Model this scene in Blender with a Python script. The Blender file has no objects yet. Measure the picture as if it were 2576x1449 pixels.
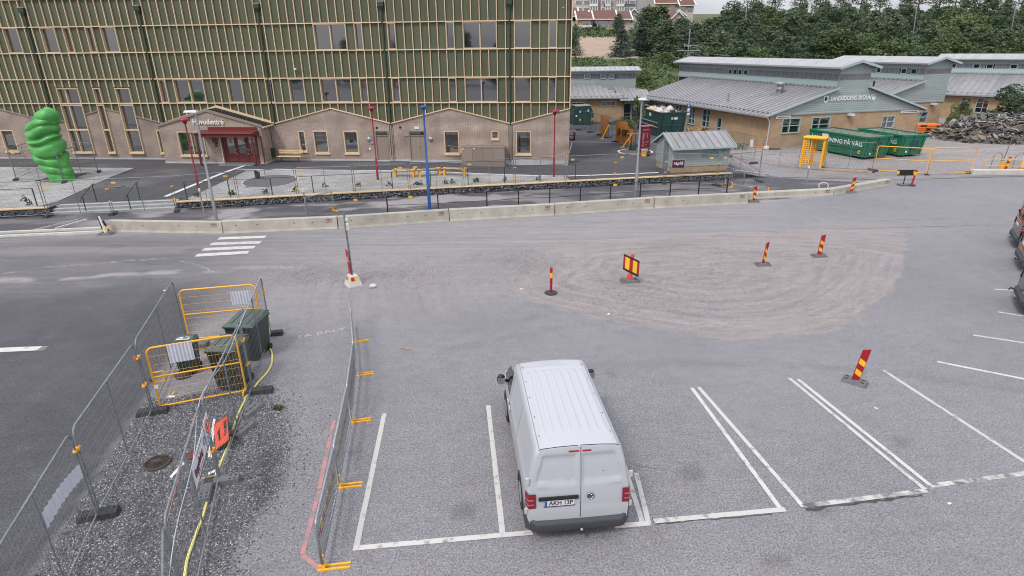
import bpy, math, random
import numpy as np
from mathutils import Vector, Matrix
random.seed(7); RNG = np.random.default_rng(7)
PI = math.pi
SC = bpy.context.scene
C = SC.collection

# ------------------------------------------------------------------ camera
CAM_H = 8.449; PITCH = 0.38215; ROLL = -0.01037; FOC = 1505.13; CX, CY = 1288.0, 724.5
_f = Vector((0, math.cos(PITCH), -math.sin(PITCH))); _r0 = Vector((1, 0, 0)); _u0 = _r0.cross(_f)
_r = _r0 * math.cos(ROLL) + _u0 * math.sin(ROLL); _u = -_r0 * math.sin(ROLL) + _u0 * math.cos(ROLL)
cam_data = bpy.data.cameras.new('camera'); cam = bpy.data.objects.new('camera', cam_data); C.objects.link(cam)
cam_data.sensor_width = 36; cam_data.lens = 36 * FOC / 2576; cam_data.clip_start = 0.1; cam_data.clip_end = 3000
cam.matrix_world = Matrix(((_r.x, _u.x, -_f.x, 0), (_r.y, _u.y, -_f.y, 0), (_r.z, _u.z, -_f.z, CAM_H), (0, 0, 0, 1)))
SC.camera = cam

# ------------------------------------------------------------------ world, sun, exposure
SUN_EL, SUN_AZ = math.radians(52), math.radians(215)      # azimuth clockwise from +Y
wd = bpy.data.worlds.new('World'); SC.world = wd; wd.use_nodes = True
nt = wd.node_tree; N_ = nt.nodes; L_ = nt.links
for n in list(N_): N_.remove(n)
sky = N_.new('ShaderNodeTexSky'); sky.sky_type = 'NISHITA'; sky.sun_disc = False
sky.sun_elevation = SUN_EL; sky.sun_rotation = SUN_AZ; sky.dust_density = 3.0; sky.air_density = 1.0
tcw = N_.new('ShaderNodeTexCoord'); mpw = N_.new('ShaderNodeMapping'); mpw.inputs['Scale'].default_value = (1.0, 1.0, 3.5)
cn = N_.new('ShaderNodeTexNoise'); cn.inputs['Scale'].default_value = 2.2; cn.inputs['Detail'].default_value = 6; cn.inputs['Roughness'].default_value = 0.55
cr = N_.new('ShaderNodeValToRGB'); cr.color_ramp.elements[0].position = 0.30; cr.color_ramp.elements[0].color = (4.2, 4.3, 4.9, 1)
cr.color_ramp.elements[1].position = 0.72; cr.color_ramp.elements[1].color = (8.6, 8.7, 9.3, 1)
mxw = N_.new('ShaderNodeMix'); mxw.data_type = 'RGBA'; mxw.inputs['Factor'].default_value = 0.86
bgw = N_.new('ShaderNodeBackground'); bgw.inputs['Strength'].default_value = 0.13
ow = N_.new('ShaderNodeOutputWorld')
L_.new(tcw.outputs['Generated'], mpw.inputs['Vector']); L_.new(mpw.outputs['Vector'], cn.inputs['Vector'])
# overcast sky: darker towards the horizon, brighter overhead
sz = N_.new('ShaderNodeSeparateXYZ'); L_.new(tcw.outputs['Generated'], sz.inputs[0]); gr_ = N_.new('ShaderNodeMapRange'); gr_.inputs['From Min'].default_value = 0.0; gr_.inputs['From Max'].default_value = 0.75; gr_.inputs['To Min'].default_value = 0.58; gr_.inputs['To Max'].default_value = 1.32; L_.new(sz.outputs[2], gr_.inputs['Value'])
vs_ = N_.new('ShaderNodeVectorMath'); vs_.operation = 'SCALE'; L_.new(cr.outputs['Color'], vs_.inputs[0]); L_.new(gr_.outputs['Result'], vs_.inputs['Scale'])
L_.new(cn.outputs['Fac'], cr.inputs['Fac']); L_.new(sky.outputs['Color'], mxw.inputs['A']); L_.new(vs_.outputs[0], mxw.inputs['B'])
L_.new(mxw.outputs['Result'], bgw.inputs['Color']); L_.new(bgw.outputs['Background'], ow.inputs['Surface'])
sd = bpy.data.lights.new('sun', 'SUN'); sd.energy = 1.35; sd.angle = math.radians(11); sd.color = (1.0, 0.96, 0.90)
sun = bpy.data.objects.new('sun', sd); C.objects.link(sun)
_sd = Vector((math.sin(SUN_AZ) * math.cos(SUN_EL), math.cos(SUN_AZ) * math.cos(SUN_EL), math.sin(SUN_EL)))
sun.rotation_euler = _sd.to_track_quat('Z', 'Y').to_euler(); sun.location = (0, 0, 60)
SC.view_settings.view_transform = 'Standard'; SC.view_settings.look = 'None'; SC.view_settings.gamma = 1
SC.view_settings.use_curve_mapping = False; SC.view_settings.exposure = 0.42
SC.cycles.use_denoising = True; SC.cycles.filter_width = 1.05

# ------------------------------------------------------------------ survey helpers (camera-calibrated plan positions)
def ray(u, v):
    d = _f + _r * ((u - CX) / FOC) + _u * (-(v - CY) / FOC); return d
def gp(u, v, z=0.0):
    d = ray(u, v); t = (z - CAM_H) / d.z; return Vector((d.x * t, d.y * t, z))
def at_y(u, v, y):
    d = ray(u, v); t = y / d.y; return Vector((d.x * t, y, CAM_H + d.z * t))
def lerp(a, b, t): return a + (b - a) * t
def clamp(x, a=0.0, b=1.0): return max(a, min(b, x))
def smooth(x): x = clamp(x); return x * x * (3 - 2 * x)
GABX = [(-60, 25.5), (-28, 32.2), (-25.7, 32.6), (-19.2, 33.6), (-10.5, 35.4), (-3.6, 36.8), (3.8, 38.2), (14.9, 40.3), (18, 40.9), (80, 52)]
def gab_y(x): return float(np.interp(x, [a for a, b in GABX], [b for a, b in GABX]))
def plaza_z(x, y):
    t = clamp((y - gab_y(x)) / 7.5); rise = lerp(0.28, 0.06, smooth((x + 9) / 11))
    z = 0.40 + rise * t
    return z - 0.22 * smooth((y - 52) / 14)
def yard_z(x, y): return 0.02 + 0.2 * smooth((y - 40) / 9)
def gz(x, y):
    w = smooth((x - 15.2) / 2.6)
    return lerp(plaza_z(x, y), yard_z(x, y), w)
def gpz(u, v):
    z = 0.4
    for _ in range(6):
        P = gp(u, v, z); z = gz(P.x, P.y)
    return gp(u, v, z)
def full(x, y): return x / 1.4907, y / 1.4907
def zm(ox, oy, s):                       # zoomed crop -> survey pixel
    return lambda x, y: ((ox + x / s) / 1.4907, (oy + y / s) / 1.4907)
Z1 = zm(0, 0, 2.07); Z2 = zm(900, 0, 2.2643); Z3 = zm(1500, 0, 2.2643); Z6 = zm(640, 380, 4.528)
ZE = zm(2100, 200, 2.8986); ZZ = zm(2700, 200, 2.8986); ZR = zm(3240, 200, 2.8986)
ZA = zm(0, 560, 2.576); ZB = zm(800, 560, 2.576); ZC = zm(1700, 560, 2.342); ZD = zm(2700, 560, 2.2596)
ZN = zm(480, 1020, 2.498); ZP = zm(560, 1500, 2.196); ZT = zm(2100, 0, 3.623)

# ------------------------------------------------------------------ materials
MATS = {}
def mat(name, col, rough=0.7, metal=0.0, var=0.12, scale=6.0, bump=0.0, bscale=None, col2=None, spec=None, ior=None, detail=4.0, coord='Object', stretch=(1, 1, 1), thresh=None, coat=0.0, bdist=0.01, jit=0.08):
    if name in MATS: return MATS[name]
    m = bpy.data.materials.new(name); m.use_nodes = True; nt = m.node_tree; N = nt.nodes; L = nt.links
    b = N['Principled BSDF']; b.inputs['Roughness'].default_value = rough; b.inputs['Metallic'].default_value = metal
    if ior: b.inputs['IOR'].default_value = ior
    if coat: b.inputs['Coat Weight'].default_value = coat; b.inputs['Coat Roughness'].default_value = 0.08
    tc = N.new('ShaderNodeTexCoord'); mp = N.new('ShaderNodeMapping'); mp.inputs['Scale'].default_value = stretch
    L.new(tc.outputs[coord], mp.inputs['Vector'])
    oi = N.new('ShaderNodeObjectInfo'); mr_ = N.new('ShaderNodeMath'); mr_.operation = 'MULTIPLY'; mr_.inputs[1].default_value = 40.0; L.new(oi.outputs['Random'], mr_.inputs[0]); L.new(mr_.outputs[0], mp.inputs['Location'])
    if var > 0 or col2:
        nz = N.new('ShaderNodeTexNoise'); nz.inputs['Scale'].default_value = scale; nz.inputs['Detail'].default_value = detail; nz.inputs['Roughness'].default_value = 0.6
        L.new(mp.outputs['Vector'], nz.inputs['Vector'])
        cr = N.new('ShaderNodeValToRGB')
        lo, hi = thresh or (0.32, 0.68)
        cr.color_ramp.elements[0].position = lo; cr.color_ramp.elements[1].position = hi
        c2 = col2 or tuple(min(1, c * (1 + var)) for c in col); c1 = col if col2 else tuple(c * (1 - var) for c in col)
        cr.color_ramp.elements[0].color = (*c1, 1); cr.color_ramp.elements[1].color = (*c2, 1)
        L.new(nz.outputs['Fac'], cr.inputs['Fac'])
        hv = N.new('ShaderNodeVectorMath'); hv.operation = 'SCALE'; jr = N.new('ShaderNodeMapRange'); jr.inputs['To Min'].default_value = 1 - jit; jr.inputs['To Max'].default_value = 1 + jit; L.new(oi.outputs['Random'], jr.inputs['Value']); L.new(jr.outputs['Result'], hv.inputs['Scale']); L.new(cr.outputs['Color'], hv.inputs[0]); L.new(hv.outputs[0], b.inputs['Base Color'])
    else: b.inputs['Base Color'].default_value = (*col, 1)
    if bump > 0:
        n2 = N.new('ShaderNodeTexNoise'); n2.inputs['Scale'].default_value = bscale or scale * 4; n2.inputs['Detail'].default_value = 5
        bp = N.new('ShaderNodeBump'); bp.inputs['Strength'].default_value = bump; bp.inputs['Distance'].default_value = bdist
        L.new(mp.outputs['Vector'], n2.inputs['Vector']); L.new(n2.outputs['Fac'], bp.inputs['Height']); L.new(bp.outputs['Normal'], b.inputs['Normal'])
    MATS[name] = m; return m
def brick_mat(name, c1, c2, mortar, bw=0.25, bh=0.075, mo=0.012, blot=0.25):
    m = bpy.data.materials.new(name); m.use_nodes = True; nt = m.node_tree; N = nt.nodes; L = nt.links; b = N['Principled BSDF']; b.inputs['Roughness'].default_value = 0.9
    tc = N.new('ShaderNodeTexCoord'); sp = N.new('ShaderNodeSeparateXYZ'); L.new(tc.outputs['Object'], sp.inputs[0])
    ad = N.new('ShaderNodeMath'); ad.operation = 'ADD'; L.new(sp.outputs[0], ad.inputs[0]); L.new(sp.outputs[1], ad.inputs[1])
    cb = N.new('ShaderNodeCombineXYZ'); L.new(ad.outputs[0], cb.inputs[0]); L.new(sp.outputs[2], cb.inputs[1])
    br = N.new('ShaderNodeTexBrick'); L.new(cb.outputs[0], br.inputs['Vector']); br.inputs['Scale'].default_value = 1.0
    br.inputs['Brick Width'].default_value = bw; br.inputs['Row Height'].default_value = bh; br.inputs['Mortar Size'].default_value = mo; br.inputs['Mortar Smooth'].default_value = 0.2
    br.inputs['Color1'].default_value = (*c1, 1); br.inputs['Color2'].default_value = (*c2, 1); br.inputs['Mortar'].default_value = (*mortar, 1); br.inputs['Bias'].default_value = -0.1
    nz = N.new('ShaderNodeTexNoise'); nz.inputs['Scale'].default_value = 0.8; nz.inputs['Detail'].default_value = 6; L.new(tc.outputs['Object'], nz.inputs['Vector'])
    mr = N.new('ShaderNodeMapRange'); mr.inputs['From Min'].default_value = 0.3; mr.inputs['From Max'].default_value = 0.7; mr.inputs['To Min'].default_value = 1 - blot; mr.inputs['To Max'].default_value = 1 + blot * 0.6
    L.new(nz.outputs['Fac'], mr.inputs['Value'])
    vm = N.new('ShaderNodeVectorMath'); vm.operation = 'SCALE'; L.new(br.outputs['Color'], vm.inputs[0]); L.new(mr.outputs['Result'], vm.inputs['Scale'])
    L.new(vm.outputs[0], b.inputs['Base Color'])
    bp = N.new('ShaderNodeBump'); bp.invert = True; bp.inputs['Strength'].default_value = 0.6; bp.inputs['Distance'].default_value = 0.01
    L.new(br.outputs['Fac'], bp.inputs['Height']); L.new(bp.outputs['Normal'], b.inputs['Normal'])
    MATS[name] = m; return m

M = dict(
 green=mat('green_panel', (0.088, 0.099, 0.056), 0.65, var=0.13, scale=0.9, detail=6, stretch=(3, 3, 0.5)),
 green_dark=mat('green_dark_metal', (0.028, 0.05, 0.032), 0.45, var=0.08),
 timber=mat('pale_timber', (0.66, 0.50, 0.33), 0.7, var=0.14, scale=3, stretch=(4, 4, 1.2)),
 timber_in=mat('window_timber', (0.60, 0.46, 0.30), 0.6, var=0.08, scale=3),
 woodcap=mat('wood_cap', (0.62, 0.46, 0.27), 0.75, var=0.18, scale=2.5),
 brown=mat('brown_paint', (0.26, 0.21, 0.175), 0.5, var=0.04),
 plinth=mat('concrete_plinth', (0.42, 0.43, 0.45), 0.85, var=0.12, scale=2, bump=0.2),
 concrete=mat('barrier_concrete', (0.40, 0.375, 0.32), 0.9, var=0.16, scale=1.6, detail=8, bump=0.25, bscale=30),
 concrete_lt=mat('light_concrete', (0.55, 0.53, 0.49), 0.9, var=0.1, scale=3, bump=0.15),
 glass=mat('window_glass', (0.018, 0.02, 0.022), 0.03, var=0, ior=3.2),
 glass_in=mat('car_glass', (0.015, 0.02, 0.02), 0.04, var=0, ior=1.6),
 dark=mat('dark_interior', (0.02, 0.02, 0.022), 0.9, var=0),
 black=mat('black_paint', (0.018, 0.018, 0.02), 0.45, var=0.05),
 rubber=mat('black_rubber', (0.045, 0.045, 0.048), 0.85, var=0.25, scale=9, bump=0.3),
 rubber_gr=mat('grey_rubber', (0.135, 0.135, 0.14), 0.9, var=0.2, scale=9, bump=0.3),
 galv=mat('galvanised_steel', (0.36, 0.38, 0.40), 0.42, 0.55, var=0.18, scale=12),
 galv_dk=mat('galvanised_dull', (0.20, 0.22, 0.235), 0.5, 0.35, var=0.2, scale=10),
 wire=mat('fence_wire', (0.15, 0.155, 0.16), 0.5, 0.3, var=0),
 yellow=mat('yellow_paint', (0.85, 0.42, 0.02), 0.42, var=0.1, scale=8),
 yellow_wire=mat('yellow_wire', (0.60, 0.33, 0.06), 0.5, var=0),
 orange=mat('orange_plastic', (0.85, 0.20, 0.03), 0.5, var=0.08),
 redorange=mat('red_orange_vinyl', (0.72, 0.09, 0.035), 0.45, var=0.06),
 red=mat('red_reflective', (0.38, 0.012, 0.02), 0.4, var=0.06),
 yel_ref=mat('yellow_reflective', (0.85, 0.50, 0.02), 0.4, var=0.06),
 darkred=mat('dark_red_paint', (0.15, 0.022, 0.022), 0.45, var=0.08),
 lampred=mat('lamp_red_paint', (0.27, 0.018, 0.03), 0.4, var=0.05),
 blue=mat('blue_paint', (0.02, 0.10, 0.33), 0.4, var=0.05),
 white=mat('white_paint', (0.70, 0.70, 0.70), 0.5, var=0.04),
 white_sign=mat('white_plastic', (0.60, 0.61, 0.66), 0.5, var=0.05),
 ground_sign=mat('warning_black', (0.012, 0.012, 0.014), 0.5, var=0),
 teal=mat('teal_boarding', (0.315, 0.365, 0.352), 0.8, var=0.07, scale=2, stretch=(1, 1, 8)),
 tealtrim=mat('teal_trim', (0.36, 0.46, 0.46), 0.6, var=0.05),
 greywood=mat('weathered_grey_boards', (0.20, 0.20, 0.23), 0.85, var=0.35, scale=3, stretch=(6, 6, 0.6)),
 roof=mat('grey_sheet_roof', (0.27, 0.265, 0.275), 0.5, 0.15, var=0.12, scale=1.2, detail=6),
 roof_lt=mat('light_sheet_roof', (0.38, 0.38, 0.385), 0.5, 0.15, var=0.1, scale=2),
 roofblack=mat('black_sheet_roof', (0.02, 0.021, 0.024), 0.4, var=0.1),
 gutter=mat('grey_gutter', (0.30, 0.31, 0.32), 0.5, 0.2, var=0.08),
 skip=mat('green_skip_paint', (0.014, 0.155, 0.085), 0.45, var=0.15, scale=3, detail=8),
 skip_in=mat('skip_inside', (0.30, 0.31, 0.28), 0.85, var=0.35, scale=5, detail=8),
 dkgreen=mat('dark_green_paint', (0.015, 0.055, 0.05), 0.4, var=0.15, scale=4),
 binplastic=mat('bin_plastic', (0.025, 0.045, 0.037), 0.38, var=0.12, scale=5),
 binlid=mat('bin_lid', (0.055, 0.085, 0.068), 0.35, var=0.12, scale=5),
 worm=mat('green_sculpture', (0.075, 0.34, 0.07), 0.5, var=0.26, scale=1.6, detail=9, bump=0.8, bscale=5, coat=0.08, bdist=0.03),
 vanwhite=mat('van_white', (0.475, 0.487, 0.515), 0.3, var=0.015, coat=0.4),
 bumper=mat('van_bumper', (0.048, 0.052, 0.06), 0.6, var=0.1, scale=14),
 taillight=mat('tail_light', (0.22, 0.006, 0.012), 0.18, var=0.1, scale=20, coat=0.5),
 tail_lt=mat('tail_light_clear', (0.42, 0.15, 0.17), 0.2, var=0.05),
 chrome=mat('chrome', (0.6, 0.6, 0.62), 0.15, 1.0, var=0),
 tyre=mat('tyre', (0.02, 0.02, 0.02), 0.85, var=0.1),
 carblack=mat('black_car_paint', (0.012, 0.012, 0.015), 0.22, var=0.03, coat=0.6),
 cargrey=mat('dark_grey_car_paint', (0.035, 0.037, 0.045), 0.25, var=0.03, coat=0.6),
 hose=mat('yellow_hose', (0.78, 0.70, 0.24), 0.5, var=0.06, scale=30),
 sackwhite=mat('pale_stone', (0.55, 0.52, 0.46), 0.9, var=0.15, bump=0.3),
 maroon=mat('maroon_sign', (0.16, 0.012, 0.025), 0.5, var=0.05),
 corr=mat('corrugated_plastic', (0.55, 0.56, 0.62), 0.4, var=0.06, scale=4),
 plantgreen=mat('leaf_green', (0.055, 0.11, 0.03), 0.75, var=0.4, scale=1.0),
 plantdark=mat('dry_plant', (0.035, 0.03, 0.022), 0.9, var=0.3),
 pallet=mat('raw_wood', (0.42, 0.29, 0.17), 0.8, var=0.25, scale=5),
 pallet_dk=mat('old_wood', (0.16, 0.115, 0.08), 0.9, var=0.3, scale=5),
 rock=mat('grey_rock', (0.10, 0.105, 0.115), 0.85, var=0.55, scale=3.0, detail=3),
 rubbletone=mat('broken_asphalt', (0.07, 0.068, 0.066), 0.95, var=0, scale=1.1, detail=2, col2=(0.34, 0.31, 0.27), thresh=(0.40, 0.62)),
 rubwood=mat('broken_timber', (0.26, 0.18, 0.11), 0.9, var=0.35, scale=2),
 iron=mat('cast_iron', (0.075, 0.06, 0.05), 0.7, 0.2, var=0.3, scale=8),
 chalk=mat('chalk', (0.44, 0.385, 0.385), 0.95, var=0.1),
)
BRICK = brick_mat('pale_brick', (0.47, 0.36, 0.295), (0.56, 0.455, 0.38), (0.17, 0.135, 0.12), mo=0.015)
BRICKY = brick_mat('yellow_brick', (0.46, 0.31, 0.175), (0.53, 0.37, 0.22), (0.30, 0.22, 0.15), mo=0.012, blot=0.15)

def text_mesh(s, size, depth=0.004, bold=False):
    cu = bpy.data.curves.new('t', 'FONT'); cu.body = s; cu.size = size; cu.extrude = depth; cu.align_x = 'CENTER'; cu.align_y = 'CENTER'
    if bold: cu.offset = size * 0.022
    cu.resolution_u = 3
    o = bpy.data.objects.new('t', cu); C.objects.link(o)
    dg = bpy.context.evaluated_depsgraph_get(); me = bpy.data.meshes.new_from_object(o.evaluated_get(dg))
    bpy.data.objects.remove(o); bpy.data.curves.remove(cu); return me

# ------------------------------------------------------------------ mesh builder
class MB:
    def __init__(s): s.v = []; s.f = []; s.mi = []; s.m = 0; s.sm = []
    def add(s, vs, fs, sm=False):
        o = len(s.v); s.v += [tuple(p) for p in vs]; s.f += [tuple(o + i for i in f) for f in fs]; s.mi += [s.m] * len(fs); s.sm += [sm] * len(fs); return s
    def box(s, c, d, rz=0.0, rx=0.0, ry=0.0, mtx=None):
        hx, hy, hz = d[0] / 2, d[1] / 2, d[2] / 2
        vs = [Vector((x, y, z)) for z in (-hz, hz) for x, y in ((-hx, -hy), (hx, -hy), (hx, hy), (-hx, hy))]
        R = Matrix.Rotation(rz, 3, 'Z') @ Matrix.Rotation(ry, 3, 'Y') @ Matrix.Rotation(rx, 3, 'X')
        c = Vector(c); vs = [R @ v + c for v in vs]
        if mtx: vs = [mtx @ v for v in vs]
        return s.add(vs, [(3, 2, 1, 0), (4, 5, 6, 7), (0, 1, 5, 4), (1, 2, 6, 5), (2, 3, 7, 6), (3, 0, 4, 7)])
    def bx(s, x0, x1, y0, y1, z0, z1): return s.box(((x0 + x1) / 2, (y0 + y1) / 2, (z0 + z1) / 2), (x1 - x0, y1 - y0, z1 - z0))
    def tube(s, pts, r, n=8, closed=False, sm=True, cap=True):
        pts = [Vector(p) for p in pts]; rings = []; N = len(pts)
        rr = r if isinstance(r, (list, tuple)) else [r] * N
        prev = None
        for i, p in enumerate(pts):
            a = pts[(i - 1) % N] if (i > 0 or closed) else p; b = pts[(i + 1) % N] if (i < N - 1 or closed) else p
            t = (b - a).normalized() if (b - a).length > 1e-9 else Vector((0, 0, 1))
            if prev is None:
                ref = Vector((0, 0, 1)) if abs(t.z) < 0.9 else Vector((1, 0, 0)); x = t.cross(ref).normalized()
            else: x = (prev - t * prev.dot(t)).normalized()
            y = t.cross(x); prev = x
            rings.append([p + (x * math.cos(2 * PI * k / n) + y * math.sin(2 * PI * k / n)) * rr[i] for k in range(n)])
        vs = [v for rg in rings for v in rg]; fs = []
        for i in range(N if closed else N - 1):
            j = (i + 1) % N
            for k in range(n): fs.append((i * n + k, i * n + (k + 1) % n, j * n + (k + 1) % n, j * n + k))
        s.add(vs, fs, sm)
        if cap and not closed: s.add(rings[0], [tuple(range(n))[::-1]]); s.add(rings[-1], [tuple(range(n))])
        return s
    def bar(s, a, b, w, h=None):                 # square bar from a to b
        a = Vector(a); b = Vector(b); h = h or w; t = (b - a).normalized()
        ref = Vector((0, 0, 1)) if abs(t.z) < 0.95 else Vector((0, 1, 0)); x = t.cross(ref).normalized() * w / 2; y = x.cross(t).normalized() * h / 2
        vs = [p + q for p in (a, b) for q in (-x - y, x - y, x + y, -x + y)]
        return s.add(vs, [(3, 2, 1, 0), (4, 5, 6, 7), (0, 1, 5, 4), (1, 2, 6, 5), (2, 3, 7, 6), (3, 0, 4, 7)])
    def prism(s, poly, n, up=None):              # polygon (3D points, ccw seen from +n side) extruded back by -n
        n = Vector(n); k = len(poly); top = [Vector(p) for p in poly]; bot = [p - n for p in top]
        return s.add(top + bot, [tuple(range(k)), tuple(range(2 * k - 1, k - 1, -1))] + [(i, k + i, k + (i + 1) % k, (i + 1) % k) for i in range(k)])
    def lathe(s, prof, n=16, c=(0, 0, 0), sm=True):
        cx, cy, cz = c; vs = []; fs = []
        for r, z in prof: vs += [(cx + r * math.cos(2 * PI * k / n), cy + r * math.sin(2 * PI * k / n), cz + z) for k in range(n)]
        for i in range(len(prof) - 1):
            for k in range(n): fs.append((i * n + k, i * n + (k + 1) % n, (i + 1) * n + (k + 1) % n, (i + 1) * n + k))
        s.add(vs, fs, sm)
        if prof[0][0] > 1e-4: s.add(vs[:n], [tuple(range(n))[::-1]])
        if prof[-1][0] > 1e-4: s.add(vs[-n:], [tuple(range(n))])
        return s
    def grid(s, fn, nu, nv, sm=True, mask=None):
        vs = [fn(i / nu, j / nv) for j in range(nv + 1) for i in range(nu + 1)]
        fs = [(j * (nu + 1) + i, j * (nu + 1) + i + 1, (j + 1) * (nu + 1) + i + 1, (j + 1) * (nu + 1) + i) for j in range(nv) for i in range(nu) if mask is None or mask(i, j)]
        return s.add(vs, fs, sm)
    def mesh(s, name, mats):
        me = bpy.data.meshes.new(name); me.from_pydata(s.v, [], s.f)
        if not isinstance(mats, (list, tuple)): mats = [mats]
        for m in mats: me.materials.append(m)
        if len(mats) > 1: me.polygons.foreach_set('material_index', s.mi)
        me.polygons.foreach_set('use_smooth', s.sm); me.update(); return me
    def obj(s, name, mats, parent=None, **kw): return link(name, s.mesh(name, mats), parent, **kw)
def link(name, me, parent=None, loc=None, rz=None, label=None, cat=None, group=None, kind=None, rot=None):
    o = bpy.data.objects.new(name, me); C.objects.link(o)
    if parent: o.parent = parent
    if loc is not None: o.location = loc
    if rz is not None: o.rotation_euler = (0, 0, rz)
    if rot is not None: o.rotation_euler = rot
    if label: o['label'] = label
    if cat: o['category'] = cat
    if group: o['group'] = group
    if kind: o['kind'] = kind
    return o
def thing(name, label, cat, loc=(0, 0, 0), rz=0.0, group=None, rot=None, scale=None):
    o = bpy.data.objects.new(name, None); C.objects.link(o); o.location = loc; o.rotation_euler = rot or (0, 0, rz); o.empty_display_size = 0.2
    if scale: o.scale = scale
    o['label'] = label; o['category'] = cat
    if group: o['group'] = group
    return o
KIDS = {}
def dup(root, loc, rz, label, group=None, scale=None, rot=None):
    r = root.copy(); C.objects.link(r); r.location = loc; r.rotation_euler = rot or (0, 0, rz); r['label'] = label
    if scale: r.scale = scale
    if group: r['group'] = group
    for ch in list(root.children):
        c = ch.copy(); C.objects.link(c); c.parent = r
        for g in ch.children:
            d = g.copy(); C.objects.link(d); d.parent = c
    return r
def text(name, s, size, m, parent, loc, rot, sx=1.0, depth=0.004, bold=False):
    me = text_mesh(s, size, depth, bold); me.materials.append(m)
    o = link(name, me, parent, loc=loc, rot=rot); o.scale = (sx, 1, 1); return o
def ang(a, b): return math.atan2(b[1] - a[1], b[0] - a[0])
ORD = ['first', 'second', 'third', 'fourth', 'fifth', 'sixth', 'seventh', 'eighth', 'ninth', 'tenth', 'eleventh', 'twelfth', 'thirteenth', 'fourteenth', 'fifteenth', 'sixteenth', 'seventeenth', 'eighteenth', 'nineteenth', 'twentieth']
# ================================================================== GROUND, ROAD, PLAZA, HILLSIDE
def poly_world(px, z=0.0, fn=None): return np.array([[*(fn(u, v) if fn else gp(u, v, z))[:2]] for u, v in px])
def sdist(px, py, poly):                      # signed distance, negative inside (numpy)
    d = np.full(px.shape, 1e9); inside = np.zeros(px.shape, bool); n = len(poly)
    for i in range(n):
        ax, ay = poly[i]; bx, by = poly[(i + 1) % n]; ex, ey = bx - ax, by - ay; wx, wy = px - ax, py - ay
        t = np.clip((wx * ex + wy * ey) / (ex * ex + ey * ey + 1e-12), 0, 1); d = np.minimum(d, np.hypot(wx - ex * t, wy - ey * t))
        c = (ay > py) != (by > py)
        with np.errstate(divide='ignore', invalid='ignore'): inside ^= c & (px < (bx - ax) * (py - ay) / (by - ay + 1e-12) + ax)
    return np.where(inside, -d, d)
def vnoise(x, y, s, seed=0):
    r = np.random.default_rng(seed); T = r.random((257, 257)); x = x * s; y = y * s; xi = np.floor(x).astype(int); yi = np.floor(y).astype(int)
    fx = x - xi; fy = y - yi; fx = fx * fx * (3 - 2 * fx); fy = fy * fy * (3 - 2 * fy); g = lambda a, b: T[a % 257, b % 257]
    return (g(xi, yi) * (1 - fx) + g(xi + 1, yi) * fx) * (1 - fy) + (g(xi, yi + 1) * (1 - fx) + g(xi + 1, yi + 1) * fx) * fy
def fbm(x, y, s, seed=0): return (vnoise(x, y, s, seed) + 0.5 * vnoise(x, y, s * 2.1, seed + 1) + 0.25 * vnoise(x, y, s * 4.3, seed + 2)) / 1.75
def sstep(a, b, x): t = np.clip((x - a) / (b - a), 0, 1); return t * t * (3 - 2 * t)

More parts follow.
